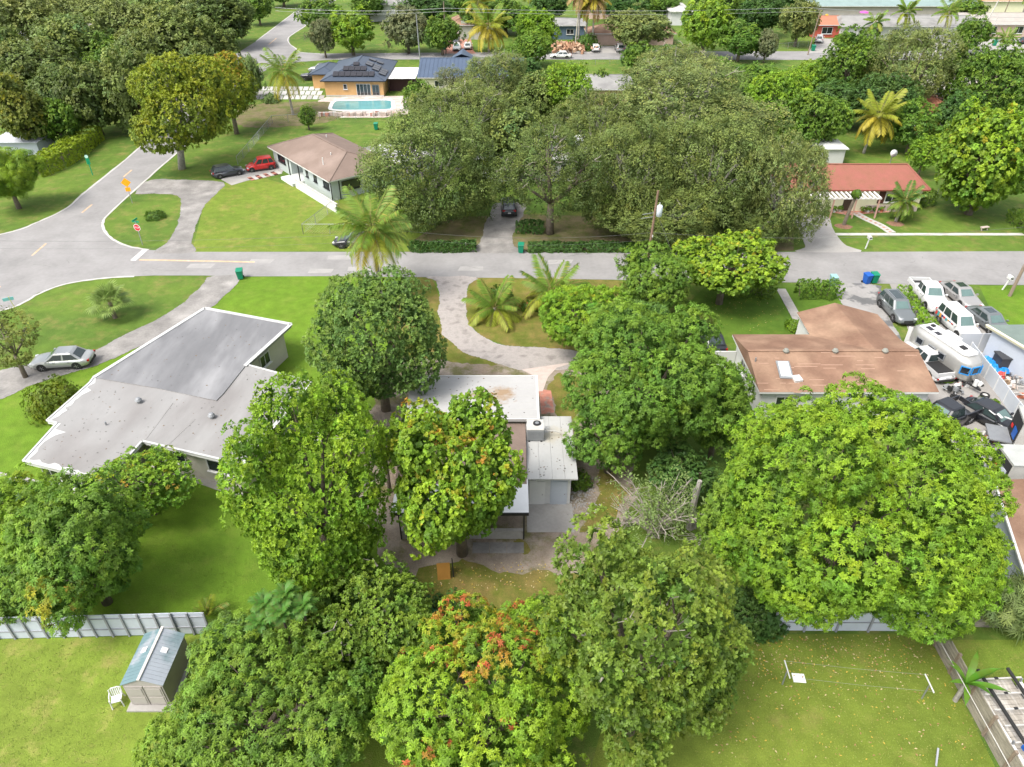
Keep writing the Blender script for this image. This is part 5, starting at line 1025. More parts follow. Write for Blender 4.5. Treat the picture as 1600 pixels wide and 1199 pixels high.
OLDW = M('old_fence_wood', (.30,.27,.22), .9, 0, .25, 1.3, .3, 20, stretch=(1,1,5), col2=(.18,.16,.13), c2th=(.45,.65), c2scale=1.0)
fx = 22.45
def plank_fence(name, label, A, B, h, sec, lean=0):
    f = thing(name, label, 'fence', A); u = (B-A); L_ = u.length; u = u/L_; r = random.Random(5); n = round(L_/sec); ang = math.atan2(u.y,u.x)
    for i in range(n+1): p = u*(L_*i/n); MB().obox((p.x,p.y,h/2+.05),(.14,.14,h+.1),(0,0,ang)).build('post', WOODP, f)
    for i in range(n):
        for k in range(7):
            c = u*(L_*(i+.5)/n); z = h*(k+.5)/7; MB().obox((c.x,c.y,z),(L_/n-.16, .045, h/7-.025),(r.uniform(-.03,.03),r.uniform(-.006,.006),ang)).build('plank', OLDW, f)
    return f
plank_fence('plank_fence', 'weathered wooden plank fence along the right side of the lower lawn', Vector((fx,25.0,0)), Vector((fx,13.5,0)), 1.55, 1.65)
plank_fence('plank_fence', 'weathered wooden plank fence running right from the big mango', Vector((fx+.3,24.6,0)), Vector((34,24.2,0)), 1.5, 2.2)
o = tag(MB().tube([(fx-.75,25.2,1.75),(fx-.75,13.2,1.75)], .022, 6).build('cable', OFFW), 'thin pale cable stretched beside the wooden plank fence', 'cable')
fence('yard_wall', 'long white vinyl fence between the scrap yard and the blue walled house', [at(1511,556), at(1600,672), at(1680,772)], 1.3, 1.8, .1, M('vinyl_blue_white', (.46,.49,.53), .5, 0, .04), WHITE, thick=.07)
fence('yard_wall', 'white vinyl fence facing the street behind the printed van', [at(1490,549), at(1560,549)], 1.75, 1.6, .1, M('vinyl_white', (.48,.50,.53), .5, 0, .04), WHITE, thick=.07)
gt = thing('gate_leaf', 'open white gate leaf standing beside the silver trailer', 'gate', at(1438,548), math.radians(128)); MB().box(0,1.5,-.03,.03,.1,1.7).build('panel', WHITE, gt); MB().box(-.1,0,-.06,.06,0,1.8).build('post', WHITE, gt)
def wire_fence(label, pts, h=1.2, step=3):
    pts = [Vector((p.x,p.y,0)) for p in pts]; o = pts[0].copy(); f = thing('chain_link_fence', label, 'fence', o)
    b = MB()
    for a, b_ in zip(pts[:-1], pts[1:]):
        L_ = (b_-a).length; n = max(1, round(L_/step))
        for i in range(n+1): p = a.lerp(b_, i/n) - o; MB().tube([p, p+Vector((0,0,h))], .035, 6).build('post', GALV, f)
        MB().tube([a-o+Vector((0,0,h)), b_-o+Vector((0,0,h))], .025, 5).build('top_rail', GALV, f); k = int(L_/.3)
        for i in range(k):
            p = a.lerp(b_, i/k)-o; u = (b_-a)/L_*h
            for s in (-1,1):
                e = p + u*s
                if 0 <= (i/k + s*h/L_) <= 1: b.bar(p+Vector((0,0,0.02)), e+Vector((0,0,h)), .006, .006)
    m_ = b.build('wire_mesh', GALV, f); m_['kind'] = 'stuff'; return f
wire_fence('chain link fence rising from the red car towards the pool', [at(372,258), at(426,193)]); wire_fence('low chain link fence enclosing the lawn corner beside the coconut palm', [at(530,322), at(474,366), at(600,366)])
wire_fence('chain link fence along the scrub strip below the orange house', [at(426,193), at(500,188), at(640,184)]); wire_fence('far chain link fence beside the white SUV and the olive tree', [at(1215,78), at(1262,74)], 1.3); wire_fence('chain link fence right of the red roofed house lawn', [at(1462,310), at(1500,312)])
wire_fence('far low fence on the near side of the parking court', [at(885,103), at(975,100)], 1.1)

# ------------------------------------------------------------------ street furniture
def bin_(label, px, py, mat, rz=0, group='wheeled rubbish bins', s=1.0):
    t = thing('wheeled_bin', label, 'bin', at(px, py), rz, group); t.scale = (s,s,s)
    b = MB(); b.add([(-.24,-.26,.08),(.24,-.26,.08),(.24,.26,.08),(-.24,.26,.08),(-.31,-.36,.98),(.31,-.36,.98),(.31,.36,.98),(-.31,.36,.98)], [(0,3,2,1),(4,5,6,7),(0,1,5,4),(1,2,6,5),(2,3,7,6),(3,0,4,7)]); b.build('tub', mat, t)
    MB().add([(-.34,-.40,.985),(.34,-.40,.985),(.34,.38,1.0),(-.34,.38,1.0),(-.32,-.37,1.03),(.32,-.37,1.03),(.32,.36,1.09),(-.32,.36,1.09)], [(0,3,2,1),(4,5,6,7),(0,1,5,4),(1,2,6,5),(2,3,7,6),(3,0,4,7)]).build('lid', mat, t)
    MB().bar((-.25,.43,.95),(.25,.43,.95),.04,.04).build('handle', TRIM, t)
    for q in (-.27,.27): MB().tube([(q-.04,.28,.12),(q+.04,.28,.12)], .12, 12).build('wheel', RUBBER, t)
    return t
bin_('green wheeled bin by the left driveway mouth', 376.5,436, GREENP, .2); bin_('green wheeled bin at the foot of the drive between the oaks', 814,395, GREENP, -.1); bin_('blue wheeled bin beside a green one on the verge', 1353,443, BLUEP, .3); bin_('green wheeled bin right of the blue one', 1364,442, GREENP, .1)
bin_('pale blue and green bin behind the street side shrubs', 1300,446, M('pale_green_plastic', (.25,.42,.42), .5), 0); bin_('far green bin by the hedge and far road', 693,78, GREENP, 0, s=1.3); bin_('far green bin in front of the red house', 1270,80, GREENP, 0, s=1.2); bin_('far green bin near the pink house drive', 1553,72, GREENP, 0, s=1.2)
bin_('small green bin behind the mint house', 588,203, GREENP)
bin_('far blue bin at the end of the long white house', 1478,55, BLUEP, s=1.3)
SG = M('sign_green', (.01,.27,.13), .5); SR = M('sign_red', (.50,.02,.03), .5); SO = M('sign_orange', (.85,.36,.01), .5); SW = M('sign_white', (.75,.75,.75), .5)
def text(root, s, size, loc_, rot, mat, name='lettering'):
    cu = bpy.data.curves.new(name, 'FONT'); cu.body = s; cu.size = size; cu.align_x = 'CENTER'; cu.align_y = 'CENTER'; cu.extrude = .004; cu.materials.append(mat)
    tmp = bpy.data.objects.new('tmp', cu); COL.objects.link(tmp); bpy.context.view_layer.update(); me = bpy.data.meshes.new_from_object(tmp.evaluated_get(bpy.context.evaluated_depsgraph_get())); bpy.data.objects.remove(tmp)
    o = bpy.data.objects.new(name, me); COL.objects.link(o); o.parent = root; o.location = loc_; o.rotation_euler = rot; return o
def ngon(b, n, r, y, th, z, rot=0, mat=0, xs=1):
    P = [(xs*r*math.cos(rot+2*PI*i/n), z + r*math.sin(rot+2*PI*i/n)) for i in range(n)]
    return b.add([(p[0],y,p[1]) for p in P] + [(p[0],y+th,p[1]) for p in P], [tuple(range(n)), tuple(range(2*n-1,n-1,-1))] + [(i,i+n,(i+1) % n+n,(i+1) % n) for i in range(n)], mat)
t = thing('stop_sign', 'red octagonal stop sign with green street name blades on the corner island', 'stop sign', at(223,383), math.radians(-12)); MB().box(-.03,.03,-.03,.03,0,2.9).build('post', GALV, t)
b = MB(); ngon(b, 8, .42, -.05, .02, 2.05, PI/8, 1); ngon(b, 8, .38, -.056, .02, 2.05, PI/8, 0); b.build('octagon', [SR, SW], t); text(t, 'STOP', .27, (0,-.062,2.05), (PI/2,0,0), SW)
MB().box(-.42,.42,-.02,.02,2.62,2.82).build('name_blade', SG, t); MB().box(-.02,.02,-.42,.42,2.84,3.04).build('name_blade', SG, t)
t = thing('warning_sign', 'orange diamond warning sign above a smaller orange plate beside the road', 'warning sign', at(207,318), math.radians(10)); MB().box(-.03,.03,-.03,.03,0,2.9).build('post', GALV, t)
b = MB(); ngon(b, 4, .58, -.05, .02, 2.65, 0); b.build('diamond', SO, t); MB().box(-.3,.3,-.05,-.03,1.55,2.05).build('plate', SO, t)
t = thing('street_sign', 'green sign post with round pale top between the clipped hedge and road', 'sign', at(145,274), .2); MB().box(-.05,.05,-.05,.05,0,2.0).build('post', SG, t); MB().box(-.22,.22,-.05,.0,1.5,2.4).build('plate', SG, t); b = MB(); ngon(b, 16, .22, -.08, .03, 2.55); b.build('disc', M('pale_green_disc', (.5,.75,.65), .5), t)
t = thing('street_sign', 'pale teal street sign with leaning yellow post at the left edge', 'sign', at(33,497), .5); MB().bar((0,0,0),(-.25,0,2.3),.05,.05).build('post', M('yellow_post', (.5,.5,.15), .6), t); MB().box(-.75,.1,-.02,.02,1.9,2.2).build('name_blade', M('teal_sign', (.2,.5,.5), .6), t)
def mailbox(label, px, py, h=1.15, lean=.12):
    t = thing('mailbox', label, 'mailbox', at(px, py)); MB().bar((0,0,0),(lean,0,h-.1),.1,.1).build('post', WHITE, t); b = MB(); b.box(lean-.16,lean+.16,-.3,.3,h-.12,h+.1); b.tube([(lean,-.3,h+.1),(lean,.3,h+.1)], .16, 12); b.build('box', WHITE, t); return t
mailbox('white mailbox on the verge in front of the red roofed house', 1352,389, 1.3); mailbox('white mailbox leaning near the pole by the silver cars', 1566,453, 1.3, .3)
tag(MB().cyl((0,0,0),.05,.85,8).build('marker_post', WHITE), 'short white marker post in the low street hedge', 'post').location = at(728,391)
def pole(label, px, py, h, lean=(0,0), r_=.15, arms=(), light=False, mat=WOODP):
    t = thing('utility_pole', label, 'utility pole', at(px, py)); MB().tube([(0,0,-.2),(lean[0]*.5,lean[1]*.5,h*.5),(lean[0],lean[1],h)], [r_, r_*.85, r_*.65], 10).build('mast', mat, t)
    for z, L_ in arms: f = z/h; MB().box(lean[0]*f-L_/2,lean[0]*f+L_/2,lean[1]*f-.05,lean[1]*f+.05,z,z+.1).build('cross_arm', WOODP, t)
    return t
U = pole('street utility pole with grey transformer between the oaks and almond tree', 1006,446, 9.7, (.3,0), .15, mat=M('brown_pole', (.20,.13,.09), .9, 0, .2, 3))
b = MB(); b.tube([(.62,-.1,7.25),(.62,-.1,7.3),(.62,-.1,8.25),(.62,-.1,8.35)], [.2,.27,.27,.18], 16).build('transformer', M('transformer_grey', (.55,.60,.66), .4), U, True)
MB().bar((.25,0,7.8),(.62,-.1,7.8),.06,.1).build('bracket', GALV, U); MB().cyl((.58,-.1,8.35),.04,.25,8).build('bushing', WHITE, U); MB().bar((-.9,0,7.4),(.25,0,7.6),.05,.05).build('guy_bracket', GALV, U); MB().bar((-1.0,0,7.0),(.22,0,7.2),.05,.05).build('guy_bracket', GALV, U)
for z_ in (5.2,4.4): MB().cyl((.25,-.14,z_),.05,.2,6).build('insulator', WHITE, U)
pole('leaning wooden utility pole beside the right hand lawn', 1577,463, 9, (.75,.4), .16); pole('far pale utility pole left of the blue roofed house', 657,100, 9.5, (-.2,0), .16, mat=GALV); pole('far pole with transformer above the green trees at the top', 697,84, 10.5, (0,0), .15, mat=WOODP)
pole('far tall pole between the tall palms', 898,79, 11, (.6,0), .16, mat=M('pale_pole', (.38,.36,.28), .9)); pole('far pole leaning beside the far white SUV', 1262,86, 9, (.7,0), .15); pole('far pale pole leaning near the black sedan at top right', 1518,79, 11, (2.4,0), .16, mat=OFFW); pole('far pole at the top right among the roofs', 1562,40, 9, (.4,0), .15)
pole('far pole in the trees by the road junction at the top', 486,40, 9, (0,0), .15); pole('far guy pole right of the leaning pale pole', 1528,79, 7, (2.0,0), .09, mat=OFFW)
def line(label, pts, r_=.02, sag=.4, m_=GALV):
    b = MB(); P = []
    for a, c in zip(pts[:-1], pts[1:]):
        for i in range(12): t = i/12; q = Vector(a).lerp(Vector(c), t); q.z -= 4*sag*t*(1-t); P.append(q)
    P.append(Vector(pts[-1])); b.tube(P, r_, 4); return tag(b.build('power_line', m_), label, 'power line')
WIRE = M('old_wire', (.12,.12,.12), .7)
def ap(px, py, z): return at(px, py, z)
ub = at(1006,446)
line('thin overhead wire from the transformer pole towards the coconut palm', [ub+Vector((.2,0,5.6)), at(640,362,7), at(-200,372,7)], .010, .6, WIRE); line('lower overhead wire from the transformer pole to the left', [ub+Vector((.2,0,4.9)), at(640,374,6.2), at(-200,384,6.2)], .007, .6, WIRE)
line('overhead wire from the transformer pole to the leaning pole', [ub+Vector((.2,0,5.6)), at(1600,355,7.2)], .011, .8, WIRE); line('dark service wire curving from the transformer into the oaks', [ub+Vector((.62,0,7.9)), at(1100,315,7.0)], .025, 1.2, BLACK); line('dark guy wire falling from the transformer pole to the right', [ub+Vector((.6,0,7.2)), at(1062,425,3)], .025, 0, BLACK)
line('far overhead wires crossing the top of the picture', [at(430,12,10), at(697,13,10), at(1262,12,10), at(1800,30,10)], .03, .6); line('far lower wire crossing the top of the picture', [at(430,17,9.2), at(697,18,9.2), at(1262,18,9.2), at(1800,36,9.2)], .022, .6)

# ------------------------------------------------------------------ back gardens
sh = thing('garden_shed', 'small grey garden shed with blue green ribbed roof and two skylights', 'shed', (-17.75, 21.35, 0)); SHW = M('shed_wall', (.36,.33,.31), .75, 0, .06); SHR = M('shed_roof', (.13,.205,.225), .5, 0, .05, col2=(.27,.30,.33), c2th=(.5,.56), c2scale=.45); SHR2 = M('shed_roof_lit', (.31,.34,.38), .5, 0, .05, col2=(.16,.22,.24), c2th=(.5,.58), c2scale=.45)
MB().box(-.95,.95,-1.4,1.4,.12,1.78).build('wall', SHW, sh); b = MB(); b.add([(-.95,-1.4,1.78),(.95,-1.4,1.78),(0,-1.4,2.2),(-.95,1.4,1.78),(.95,1.4,1.78),(0,1.4,2.2)], [(0,1,2),(3,5,4),(0,2,5,3),(1,4,5,2)]); b.build('gable', SHW, sh)
for i in range(14):
    y_ = -1.46 + i*.208
    for s in (-1,1): b = MB(); b.add([(0,y_,2.25),(s*1.04,y_,1.77),(s*1.04,y_+.196,1.77),(0,y_+.196,2.25),(0,y_,2.28),(s*1.04,y_,1.80),(s*1.04,y_+.196,1.80),(0,y_+.196,2.28)], [(0,1,2,3),(4,7,6,5),(0,4,5,1),(1,5,6,2),(2,6,7,3),(3,7,4,0)] if s < 0 else [(0,3,2,1),(4,5,6,7),(0,1,5,4),(1,2,6,5),(2,3,7,6),(3,0,4,7)]); b.build('roof_rib', SHR if s < 0 else SHR2, sh)  # right slope coloured lighter than the left, its light put into the paint
MB().box(-.07,.07,-1.5,1.5,2.26,2.32).build('ridge', OFFW, sh)
for s in (-1,1): MB().obox((s*.5,.3,2.075),(.3,.28,.03),(0,s*.435,0)).build('skylight', SW, sh)
for s in (-1,1):
    d_ = MB().box(s*.45-.42,s*.45+.42,-1.44,-1.402,.15,1.65).build('door', M('shed_door', (.33,.30,.28), .75), sh); 
    for z_ in (.25,.95): MB().box(s*.45-.34,s*.45+.34,-1.46,-1.441,z_,z_+.55).build('panel', SHW, d_)
MB().box(-1.1,1.15,-1.75,1.4,0,.1).build('base', CONC, sh)
ch = thing('plastic_chair', 'white plastic garden chair beside the shed door', 'chair', at(186,1099), math.radians(20)); PW = M('white_plastic', (.62,.62,.62), .4, 0, .02)
MB().prism([(-.22,-.22),(.22,-.22),(.25,.2),(-.25,.2)], .40,.43).build('seat', PW, ch)
b = MB(); b.tube([(-.25,.2,.42),(-.27,.27,.85),(-.15,.31,.9),(.15,.31,.9),(.27,.27,.85),(.25,.2,.42)], .025, 6)
for i in range(5): b.bar((-.17+.085*i,.22,.43),(-.17+.085*i,.30,.88),.05,.015)
b.build('backrest', PW, ch)
for s in (-1,1): MB().tube([(s*.25,-.24,0),(s*.24,-.24,.64),(s*.27,.0,.66),(s*.27,.26,.66)], .028, 6).build('armrest', PW, ch); MB().bar((s*.24,.2,.42),(s*.27,.33,0),.05,.04).build('leg', PW, ch); MB().bar((s*.24,-.22,.42),(s*.26,-.27,0),.05,.04).build('leg', PW, ch)
cl = thing('clothes_line', 'clothes line of thin wires between two metal T posts on the lower lawn', 'clothes line', at(1222,1070)); c0 = cl.location; e = at(1440,1092)-c0
for base in (Vector((0,0,0)), e):
    MB().bar(base, base+Vector((0,0,1.25)), .05,.05).build('post', GALV, cl); MB().bar(base+Vector((-.02,-.45,1.25)), base+Vector((.02,.55,1.25)), .05,.05).build('cross_bar', WHITE, cl)
for y_ in (-.4,.5): MB().tube([Vector((0,y_,1.27)), e/2+Vector((0,y_,1.2)), e+Vector((0,y_,1.27))], .005, 4).build('wire', GALV, cl)
o = tag(MB().obox((0,0,.02),(.62,.5,.03),(0,0,-.08)).build('white_board', SW), 'square white board lying on the lower lawn by the clothes line', 'board'); o.location = at(1248,1060)
tag(MB().bar((0,0,.04),(.35,.7,.3),.08,.06).build('metal_pipe', POSTG), 'short grey metal post end near the bottom edge of the lower lawn', 'post').location = at(1462,1198)
lt = thing('utility_trailer', 'work trailer with black padded bars, white rungs and weathered planks by the fence', 'trailer', (23.75,17.9,0), math.radians(3)); DK = M('grey_planks', (.34,.31,.27), .9, 0, .28, 1.5, .3, 20, stretch=(6,1,1), col2=(.48,.45,.41), c2scale=1); r = random.Random(3)
for i in range(22): MB().box(-.95+r.uniform(-.04,.04),1.15+r.uniform(-.12,.08),-2.9+.26*i,-2.66+.26*i,.9+r.uniform(0,.05),.98).build('plank', DK, lt)
MB().box(-1.15,-.98,-3.1,2.9,.8,1.25).build('side_rail', WHITE, lt); MB().box(1.2,1.34,-3.1,2.5,.8,1.25).build('side_rail', WHITE, lt)
for x_ in (-.72,.78): MB().tube([(x_,-3.0 if x_ > 0 else -.9,1.62),(x_,3.0,1.62)], .085, 10).build('padded_bar', TRIM, lt)
for i in range(8): y_ = -2.9+.78*i; MB().bar((-1.05,y_,1.5),(1.25,y_,1.5),.07,.05).build('cross_rung', OFFW, lt); MB().box(-.12,.05,y_-.05,y_+.05,1.52,1.57).build('clip', TRIM, lt)
for y_ in (-2.9,-.5,2.5):
    for x_ in (-1.05,1.25): MB().box(x_-.04,x_+.04,y_-.04,y_+.04,1.25,1.5).build('upright', GALV, lt)
MB().box(-.98,-.78,-.98,-.8,1.55,1.75).build('blue_knob', BLUEP, lt); MB().box(-1,1.2,-3,2.8,.55,.88).build('chassis', TRIM, lt)
for s in (-1,1):
    for y_ in (-.6,.5): wh = MB().tube([(s*1.1-.1,y_,.36),(s*1.1+.1,y_,.36)], .36, 16).build('wheel', RUBBER, lt)
ps = thing('play_set', 'far wooden play set with yellow slide at the top right', 'play set', at(1302,26)); MB().box(-1,1,-1,1,1.4,1.5).build('deck', WOODP, ps); b = MB()
for x_ in (-1,1):
    for y_ in (-1,1): MB().box(x_-.08,x_+.08,y_-.08,y_+.08,0,3.2).build('post', WOODP, ps)
MB().prism([(-1.2,-1.2),(1.2,-1.2),(1.2,1.2),(-1.2,1.2)], 3.2,3.4).build('roof', WOODP, ps); MB().tube([(-1,-.6,1.6),(-1.8,-1.2,1.5),(-2.4,-1.6,.8),(-3,-2.2,.3)], .5, 10).build('slide', M('yellow_slide', (.75,.42,.02), .4), ps)
t = thing('basketball_hoop', 'far small magenta canopy above the long white house', 'canopy', at(1347,34)); MB().box(-.05,.05,-.05,.05,0,2.2).build('post', GALV, t); MB().dome((0,0,2.2),1.3,1.3,.5,10,3).build('cover', M('magenta', (.5,.08,.35), .6), t); t.name = 'canopy'
t = thing('bench', 'small wooden bench lying on the lawn by the sidewalk at right', 'bench', at(1537,360), .3); MB().box(-.5,.5,-.2,.2,.35,.42).build('seat', PAVPALE, t)
for s in (-1,1): MB().bar((s*.4,-.1,0),(s*.4,.1,.35),.08,.08).build('leg', PAVPALE, t)
pt = 0
for px, py, c, lb in ((1292,331,0,'clay pot plant at the left end of the pergola porch'),(1303,332,1,'white pot plant next to the leftmost clay pot of the porch'),(1312,331,2,'pale pot plant left of the garden path on the porch edge'),(1347,333,0,'clay pot plant just right of the garden path on the porch edge'),(1356,332,1,'white pot plant in the middle of the right hand porch row'),(1367,333,2,'pale pot plant second from the right end of the porch'),(1377,331,0,'clay pot plant at the right end of the pergola porch')):
    t = thing('flower_pot', lb, 'potted plant', at(px, py), 0, 'potted plants along the porch'); MB().cyl((0,0,0),.16,.35,10,r2=.22).build('pot', [M('clay', (.4,.15,.08), .8),WHITE,OFFW][c], t)
    q = np.random.default_rng(px).normal(0,1,(26,3)); q /= np.linalg.norm(q,axis=1)[:,None]; q[:,2] = abs(q[:,2]); V,T,C = leafy_cloud(q*.32+np.array([0,0,.4]), q, 'round', px, 'green', .8); link('foliage', np_mesh('foliage', V, T, C, LEAF), t)
# ------------------------------------------------------------------ near trees (ellipse of the crown in survey pixels: cx, cy, half width, half height)
MG = 'mango_tree'
tree(MG, 'huge round yellow green mango tree filling the right side, below the brown roof', 'mango', 'mangoy', (1326,798,226,206), .4, 11, lobes=34, leaf=.86, irr=.9, gaps=.06)
tree(MG, 'darker mango tree at the left flank of the huge mango, shading the branch pile', 'mango', 'mangog', (1150,815,62,130), 1.0, 12)
tree(MG, 'mango tree with red and orange new leaves at the bottom centre', 'mango', 'lime', (762,1103,190,174), .5, 13, leaf=.88, irr=1.4, flush=((YEL,.5,.2,(-.05,.45,.5,.62)),(ORG,.30,.2,(-.05,.45,.5,.6)),(RED,.18,.2,(-.05,.5,.5,.55)),(RED,.03,.1,None)))
tree(MG, 'mango tree at the bottom left with pale tips, lapping over the garden shed', 'mango', 'mangog', (400,1122,206,140), .5, 14, leaf=.9, irr=1.5)
tree(MG, 'blue green mango dome just right of the shed roof', 'mango', 'mangob', (362,1015,72,58), .8, 15)
tree('avocado_tree', 'dark small leaved tree between the two bottom mangoes and the bare yard', 'avo', 'green', (575,960,122,104), .8, 16, irr=1.5, leaf=.85, twigs=10)
tree('avocado_tree', 'broad green tree with a few bare twigs right of the red tipped mango', 'avo', 'avog', (1005,1000,166,200), 1.0, 17, irr=1.4, twigs=16, gaps=.06)
tree('avocado_tree', 'big bright green tree overlapping the grey roofed house on its right', 'avo', 'mangoy', (490,762,138,170), .6, 18, leaf=.92, irr=1.8, twigs=4)
tree('sea_grape_tree', 'round leaved tree with orange tips over the middle house', 'round', 'lime', (715,742,122,124), 2.0, 19, irr=.9, dens=1.15, leaf=.92, flush=((ORG,.07,.3,None),(YEL,.2,.2,None)))
tree('lychee_tree', 'dense dome shaped tree behind the middle house, below the coconut palm', 'avo', 'mangob', (590,538,112,112), .8, 20, leaf=.95, lobes=20, flatness=.85, irr=.4)
tree('avocado_tree', 'green tree between the dome shaped tree and the big bright tree', 'avo', 'green', (520,640,75,45), 3.0, 21)
tree(MG, 'large mango tree right of the middle house roof', 'mango', 'mangog', (1012,594,150,126), .8, 22, irr=1.5)
tree(MG, 'mango canopy hanging over the bare soil path right of the white annex', 'mango', 'mangog', (955,675,84,64), 1.6, 23, irr=1.4)
tree(MG, 'pale round mango tree in front of the curved paver drive', 'mango', 'mangoy', (925,497,88,62), 1.0, 24, flush=((YEL,.1,.2,None),))
tree(MG, 'smooth round mango tree by the street, next to the almond tree', 'mango', 'mangog', (1018,432,64,50), 1.2, 25)
tree(MG, 'small dark blue green mango in the middle of the right hand mango group', 'mango', 'mangob', (1010,500,42,35), 3.6, 26)
tree(MG, 'mango tree against the white wall of the brown roofed house', 'mango', 'mangog', (1125,640,62,70), 1.0, 27)
tree('broadleaf_tree', 'dark tree between the right hand mango group and the branch pile', 'avo', 'dark', (1060,735,70,50), .8, 28)
tree('almond_tree', 'spreading almond tree with yellow tinged leaves beside the transformer pole', 'round', 'lime', (1135,412,93,52), 2.0, 29, leaf=1.2, flatness=.6, flush=((YEL,.10,.3,None),), gaps=.08)
tree(MG, 'dark green mango tree at the left above the panel fence with one yellow orange branch', 'mango', 'mangog', (125,856,112,114), .6, 30, flush=((YEL,1.0,-.6,(-.2,-.85,-.2,.34)),(ORG,.2,-.6,(.2,-.85,.0,.3))))
tree(MG, 'pale yellow green mango at the left edge', 'mango', 'lime', (25,800,85,75), .8, 31)
tree('star_fruit_tree', 'small tree with orange tinged leaves in front of the grey roofed house', 'avo', 'lime', (222,752,94,74), .8, 32, twigs=8, gaps=.15, irr=1.8, flush=((ORG,.05,0,None),(YEL,.15,0,None)))
tree(MG, 'dark mango at the lower left edge behind the panel fence', 'mango', 'mangog', (20,920,70,60), .6, 33)
tree('broadleaf_tree', 'thin grey green tree at the left edge near the silver sedan', 'oak', 'olive', (12,530,50,52), 1.0, 34, leaf=.85, gaps=.3, twigs=8)
shrub('flowering_shrub', 'round yellow green bush in front of the silver sedan', 93,640, 2.1,2.4, 'yellow', seed=3, leaf=.7, dens=28)
tree('fern_tree', 'feathery soft green tree at the lower right edge above the plank fence', 'feather', 'pale', (1590,945,62,55), .3, 35)
tree('broadleaf_tree', 'dark undergrowth tree in the shade behind the panel fence under the big mango', 'avo', 'dark', (1160,955,60,50), .3, 36)
tree('broadleaf_tree', 'low green shrubby tree at the bottom of the bare yard', 'round', 'dark', (690,960,48,38), .2, 37)
tree('avocado_tree', 'dark green tree left of the lobed breadfruit leaves by the lower fence', 'avo', 'green', (520,905,70,50), .8, 38)
tree('broadleaf_tree', 'green undergrowth between the red tipped mango and the open branched tree', 'round', 'green', (850,960,50,42), .3, 39)

tree('avocado_tree', 'narrow green tree filling the gap left of the round leaved tree', 'avo', 'mangoy', (600,700,34,48), 2.0, 38, leaf=.95)
tree('avocado_tree', 'dark green tree wedged between the bottom left mango and the red tipped mango', 'avo', 'green', (572,1090,50,62), .8, 36)
# branchy half dead tree and the bare branches
t = thing('dead_tree', 'pale half dead tree of bare arching branches with thin foliage', 'dead tree', at(1020,838)); r = random.Random(21); b = MB(); tips = []
for i in range(34):
    a = r.uniform(0,6.28); L_ = r.uniform(1.8,4.2); e = Vector((math.cos(a)*L_*.75, math.sin(a)*L_*.6, r.uniform(1.2,3.8))); m_ = e*.5 + Vector((0,0,r.uniform(.3,.9))); b.tube([(r.uniform(-.3,.3),r.uniform(-.3,.3),.1), m_, e, e*1.15 - Vector((0,0,.3))], [.07,.05,.025,.01], 5)
    for k in range(4): s = m_.lerp(e, r.random()); q = s + Vector((r.uniform(-.8,.8), r.uniform(-.8,.8), r.uniform(-.1,.7))); b.tube([s,q],[.02,.008],4); tips += [q, s]
b.build('branches', TWIG, t); q = np.array([list(v + Vector((r.gauss(0,.2), r.gauss(0,.2), r.gauss(0,.15)))) for v in tips[::2] for _ in range(3)]); V,T,C = leafy_cloud(q, np.random.default_rng(1).normal(0,.4,q.shape)+np.array([0,0,.6]), 'oak', 5, 'pale', .8); link('foliage', np_mesh('foliage', V,T,C,LEAF), t)
for lb, px, py, n, s_ in (('fallen bare branches beside the grey trunk under the big mango', 1105,845,26,1.0), ('pale bare brush lying at the near side of the half dead tree', 985,815,24,1.2)):
    b = MB(); t = thing('fallen_branches', lb, 'branches', at(px,py))
    for i in range(n): a = r.uniform(0,6.28); e = Vector((math.cos(a)*r.uniform(.8,2)*s_, math.sin(a)*r.uniform(.8,2)*s_, r.uniform(.2,1.1))); b.tube([(r.uniform(-.4,.4),r.uniform(-.4,.4),.05), e*.6+Vector((0,0,.2)), e], [.045,.03,.01], 4); b.tube([e*.6+Vector((0,0,.2)), e+Vector((r.uniform(-.5,.5),r.uniform(-.5,.5),.2))],[.02,.008],4)
    b.build('branches', TWIG, t)
t = thing('tree_trunk', 'grey bare split trunk standing between the half dead tree and the big mango', 'tree trunk', at(1078,825)); MB().tube([(0,0,0),(-.05,.1,1.6),(.1,.2,3.8)],[.28,.22,.14],8).tube([(.25,0,0),(.1,.2,1.4),(-.1,.4,3)],[.16,.12,.08],7).build('trunk', BARKG, t)
tag(MB().prism([(-.28,-.02),(.28,-.02),(.05,.9),(-.02,.9)],0,.02).build('white_paddle', OFFW), 'pale pointed board stuck in the top of the big bright tree', 'board').location = at(497,690,5.2); bpy.data.objects['white_paddle'].rotation_euler = (1.1,0,-.3)

# ------------------------------------------------------------------ middle distance
OK = 'oak_tree'
tree(OK, 'large grey green oak left of the drive across the street', 'oak', 'oak', (670,272,118,94), -.6, 41, share=(0,8,6.2), twigs=16, dens=.8, leaf=1.14, bark=BARKG)
tree(OK, 'oak behind the left street oak, nearer the blue roofed house', 'oak', 'oak', (725,190,95,60), 1.5, 42, share=(0,8,6.2), twigs=16, dens=.8, leaf=1.14, bark=BARKG)
tree(OK, 'open branched oak right of the drive, standing before the white house', 'oak', 'oakd', (862,275,98,84), 1.0, 43, twigs=34, gaps=.28, leaf=1.15, lowcut=-.5)
tree(OK, 'dark oak in the middle of the street row right of the drive', 'oak', 'oak', (985,280,92,90), -.5, 44, share=(1,8,6.2), twigs=16, dens=.8, leaf=1.14, bark=BARKG)
tree(OK, 'oak with visible grey limbs at the right of the street row', 'oak', 'oak', (1110,275,116,94), -.7, 45, share=(0,8,6.2), twigs=16, dens=.8, leaf=1.14, bark=BARKG)
